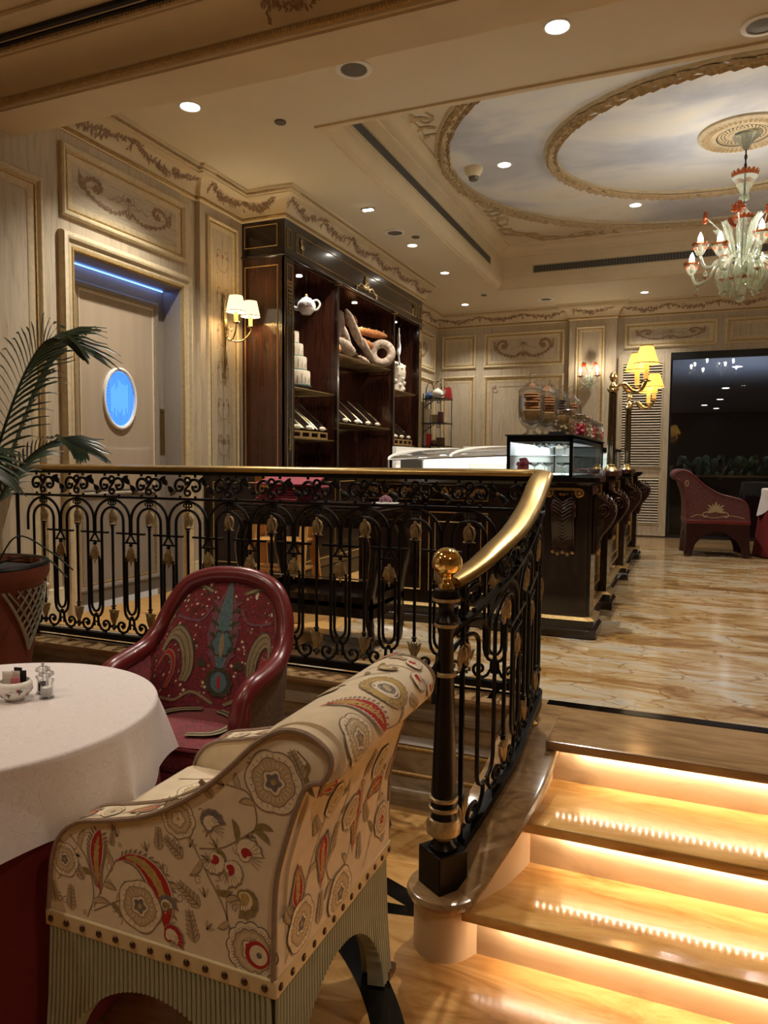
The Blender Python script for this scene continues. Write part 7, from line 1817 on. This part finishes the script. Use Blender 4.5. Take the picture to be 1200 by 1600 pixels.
for i in range(NA):
    a = 2*PI*i/NA+.35; ca, sa = math.cos(a), math.sin(a); lowr = (i % 2); R_ = .42 if lowr else .34; zc_ = 2.72 if lowr else 2.80
    P = lambda r, z: (r*ca, r*sa, z)
    m = MB(); m.tube(bez([P(.05, 2.60), P(.12, 2.68), P(.20, 2.68), P(.28 if lowr else .24, 2.58 if lowr else 2.64), P(R_-.04, 2.56 if lowr else 2.64), P(R_, zc_-.07)], 6), .014, 10); arm = part(m, 'glass_arm', 'glassg', ch)
    m = MB(); m.lathe([(.014, zc_-.08), (.03, zc_-.06), (.062, zc_), (.066, zc_+.005)], P(R_, 0), 22, close=False); part(m, 'candle_cup', 'glassg', arm)
    q = ruffle(.063, zc_, 12, .028); q.v = [(x+R_*ca, y+R_*sa, z) for x, y, z in q.v]; part(q, 'ruffled_rim', 'glassr', arm)
    m = MB(); m.lathe([(.012, zc_-.04), (.012, zc_+.03)], P(R_, 0), 12); part(m, 'candle_sleeve', 'white', arm)
    m = MB(); flame(m, R_*ca, R_*sa, zc_+.03, 1.5); part(m, 'bulb', 'bulb', arm)
    light('POINT', 'candle_glow', P(R_, zc_+.09), 6.5, (1, .92, .80), ch, size=.02)
    m = MB(); m.tube([P(R_-.05, zc_-.12), P(R_-.05, zc_-.20)], .003, 5); m.ball(P(R_-.05, zc_-.22), .018, 10, 1, 1, 1.3); part(m, 'glass_drop', 'glassg', arm); m = MB(); m.lathe([(.008, zc_-.245), (.026, zc_-.25), (.010, zc_-.262), (.0001, zc_-.275)], P(R_-.05, 0), 14); part(m, 'amber_drop', 'glassr', arm)
for i in range(10):
    a = 2*PI*i/10+.1; ca, sa = math.cos(a), math.sin(a); P = lambda r, z: (r*ca, r*sa, z)
    m = MB(); sp = bez([P(.05, 2.66), P(.11, 2.78), P(.16, 2.92), P(.20+.04*(i % 3), 3.05 if i % 2 else 2.98)], 7); k = len(sp)
    if i % 2: m.tube(sp, .006, 7); part(m, 'flower_stem', 'glassg', ch)
    else:
        m.tube(sp, [.012+.020*math.sin(PI*j/k) for j in range(k)], 8)
        for j in range(2, k): m.ball((sp[j][0]+.025*-sa, sp[j][1]+.025*ca, sp[j][2]), .006, 5); m.ball((sp[j][0]-.025*-sa, sp[j][1]-.025*ca, sp[j][2]), .006, 5)
        part(m, 'glass_leaf', 'glassg', ch)
    if i % 2:
        m = MB(); c = sp[-1]
        for q in range(14): b_ = q*2.4; rr = .045*math.sqrt(q/14); m.ball((c[0]+rr*math.cos(b_)*-sa+.01*ca, c[1]+rr*math.cos(b_)*ca, c[2]+rr*math.sin(b_)), .018, 7, 1, 1, .8)
        part(m, 'glass_flower', 'glassr', ch)
    m = MB(); sp = bez([P(.06, 2.66), P(.13, 2.66), P(.17, 2.56), P(.14, 2.46), P(.16, 2.42)], 6); k = len(sp); m.tube(sp, [.010+.022*math.sin(PI*j/k) for j in range(k)], 8)
    for j in range(3, k, 2): m.ball((sp[j][0]+.024*-sa, sp[j][1]+.024*ca, sp[j][2]), .006, 5)
    part(m, 'hanging_leaf', 'glassg', ch)

# ---- leafy plants and ledge beyond the window
t = thing('planter_ledge', 'long stone planter ledge with a lit edge beyond the window', 'planter', (0, 0, 0)); m = MB(); m.box(-.25, 3.5, 11.15, 11.5, -.018, .83); m.build('planter_body', 'outside', t, smooth=0); m = MB(); m.box(-.25, 3.5, 11.12, 11.16, .835, .862); m.build('stone_lip', 'capst', t, smooth=0); m = MB(); m.box(-.25, 3.5, 11.17, 11.48, .831, .845); m.build('soil', 'soil', t, smooth=0)
rnd = random.Random(33); m = MB()
for i in range(15):
    x = -.14+i*.115
    for j in range(9):
        a = rnd.uniform(-2.6, -.4) if j < 5 else rnd.uniform(0, 6.28); r = rnd.uniform(.06, .15); h = rnd.uniform(.02, .30); e = (x+r*math.cos(a), 11.28+r*math.sin(a), .853+h)
        m.tube(bez([(x, 11.28, .853), (x+(e[0]-x)*.5, 11.28+(e[1]-11.28)*.5, .853+h*.8), e], 4), .003, 5)
        L_ = rnd.uniform(.10, .15); w = L_*.36; d = Vector((math.cos(a)*.35, math.sin(a)*.35, -.9)).normalized(); sd = Vector((-math.sin(a), math.cos(a), 0)); p0 = Vector(e)
        vs = [tuple(p0)]; sh = [(.08, .6), (.25, 1.0), (.5, .85), (.75, .5)]
        for f, ww in sh: c = p0+d*L_*f; vs += [tuple(c-sd*w*ww), tuple(c+d.cross(sd)*.006), tuple(c+sd*w*ww)]
        vs.append(tuple(p0+d*L_)); fs = [(0, 1, 2), (0, 2, 3)]
        for q in range(3): o_ = 1+3*q; fs += [(o_, o_+3, o_+4, o_+1), (o_+1, o_+4, o_+5, o_+2)]
        fs += [(10, 13, 11), (11, 13, 12)]; m.add(vs, fs)
tag(m.build('leafy_vines', 'plant', smooth=60), 'mass of trailing green leaves along the planter beyond the dark window', 'plant', None, 'stuff')
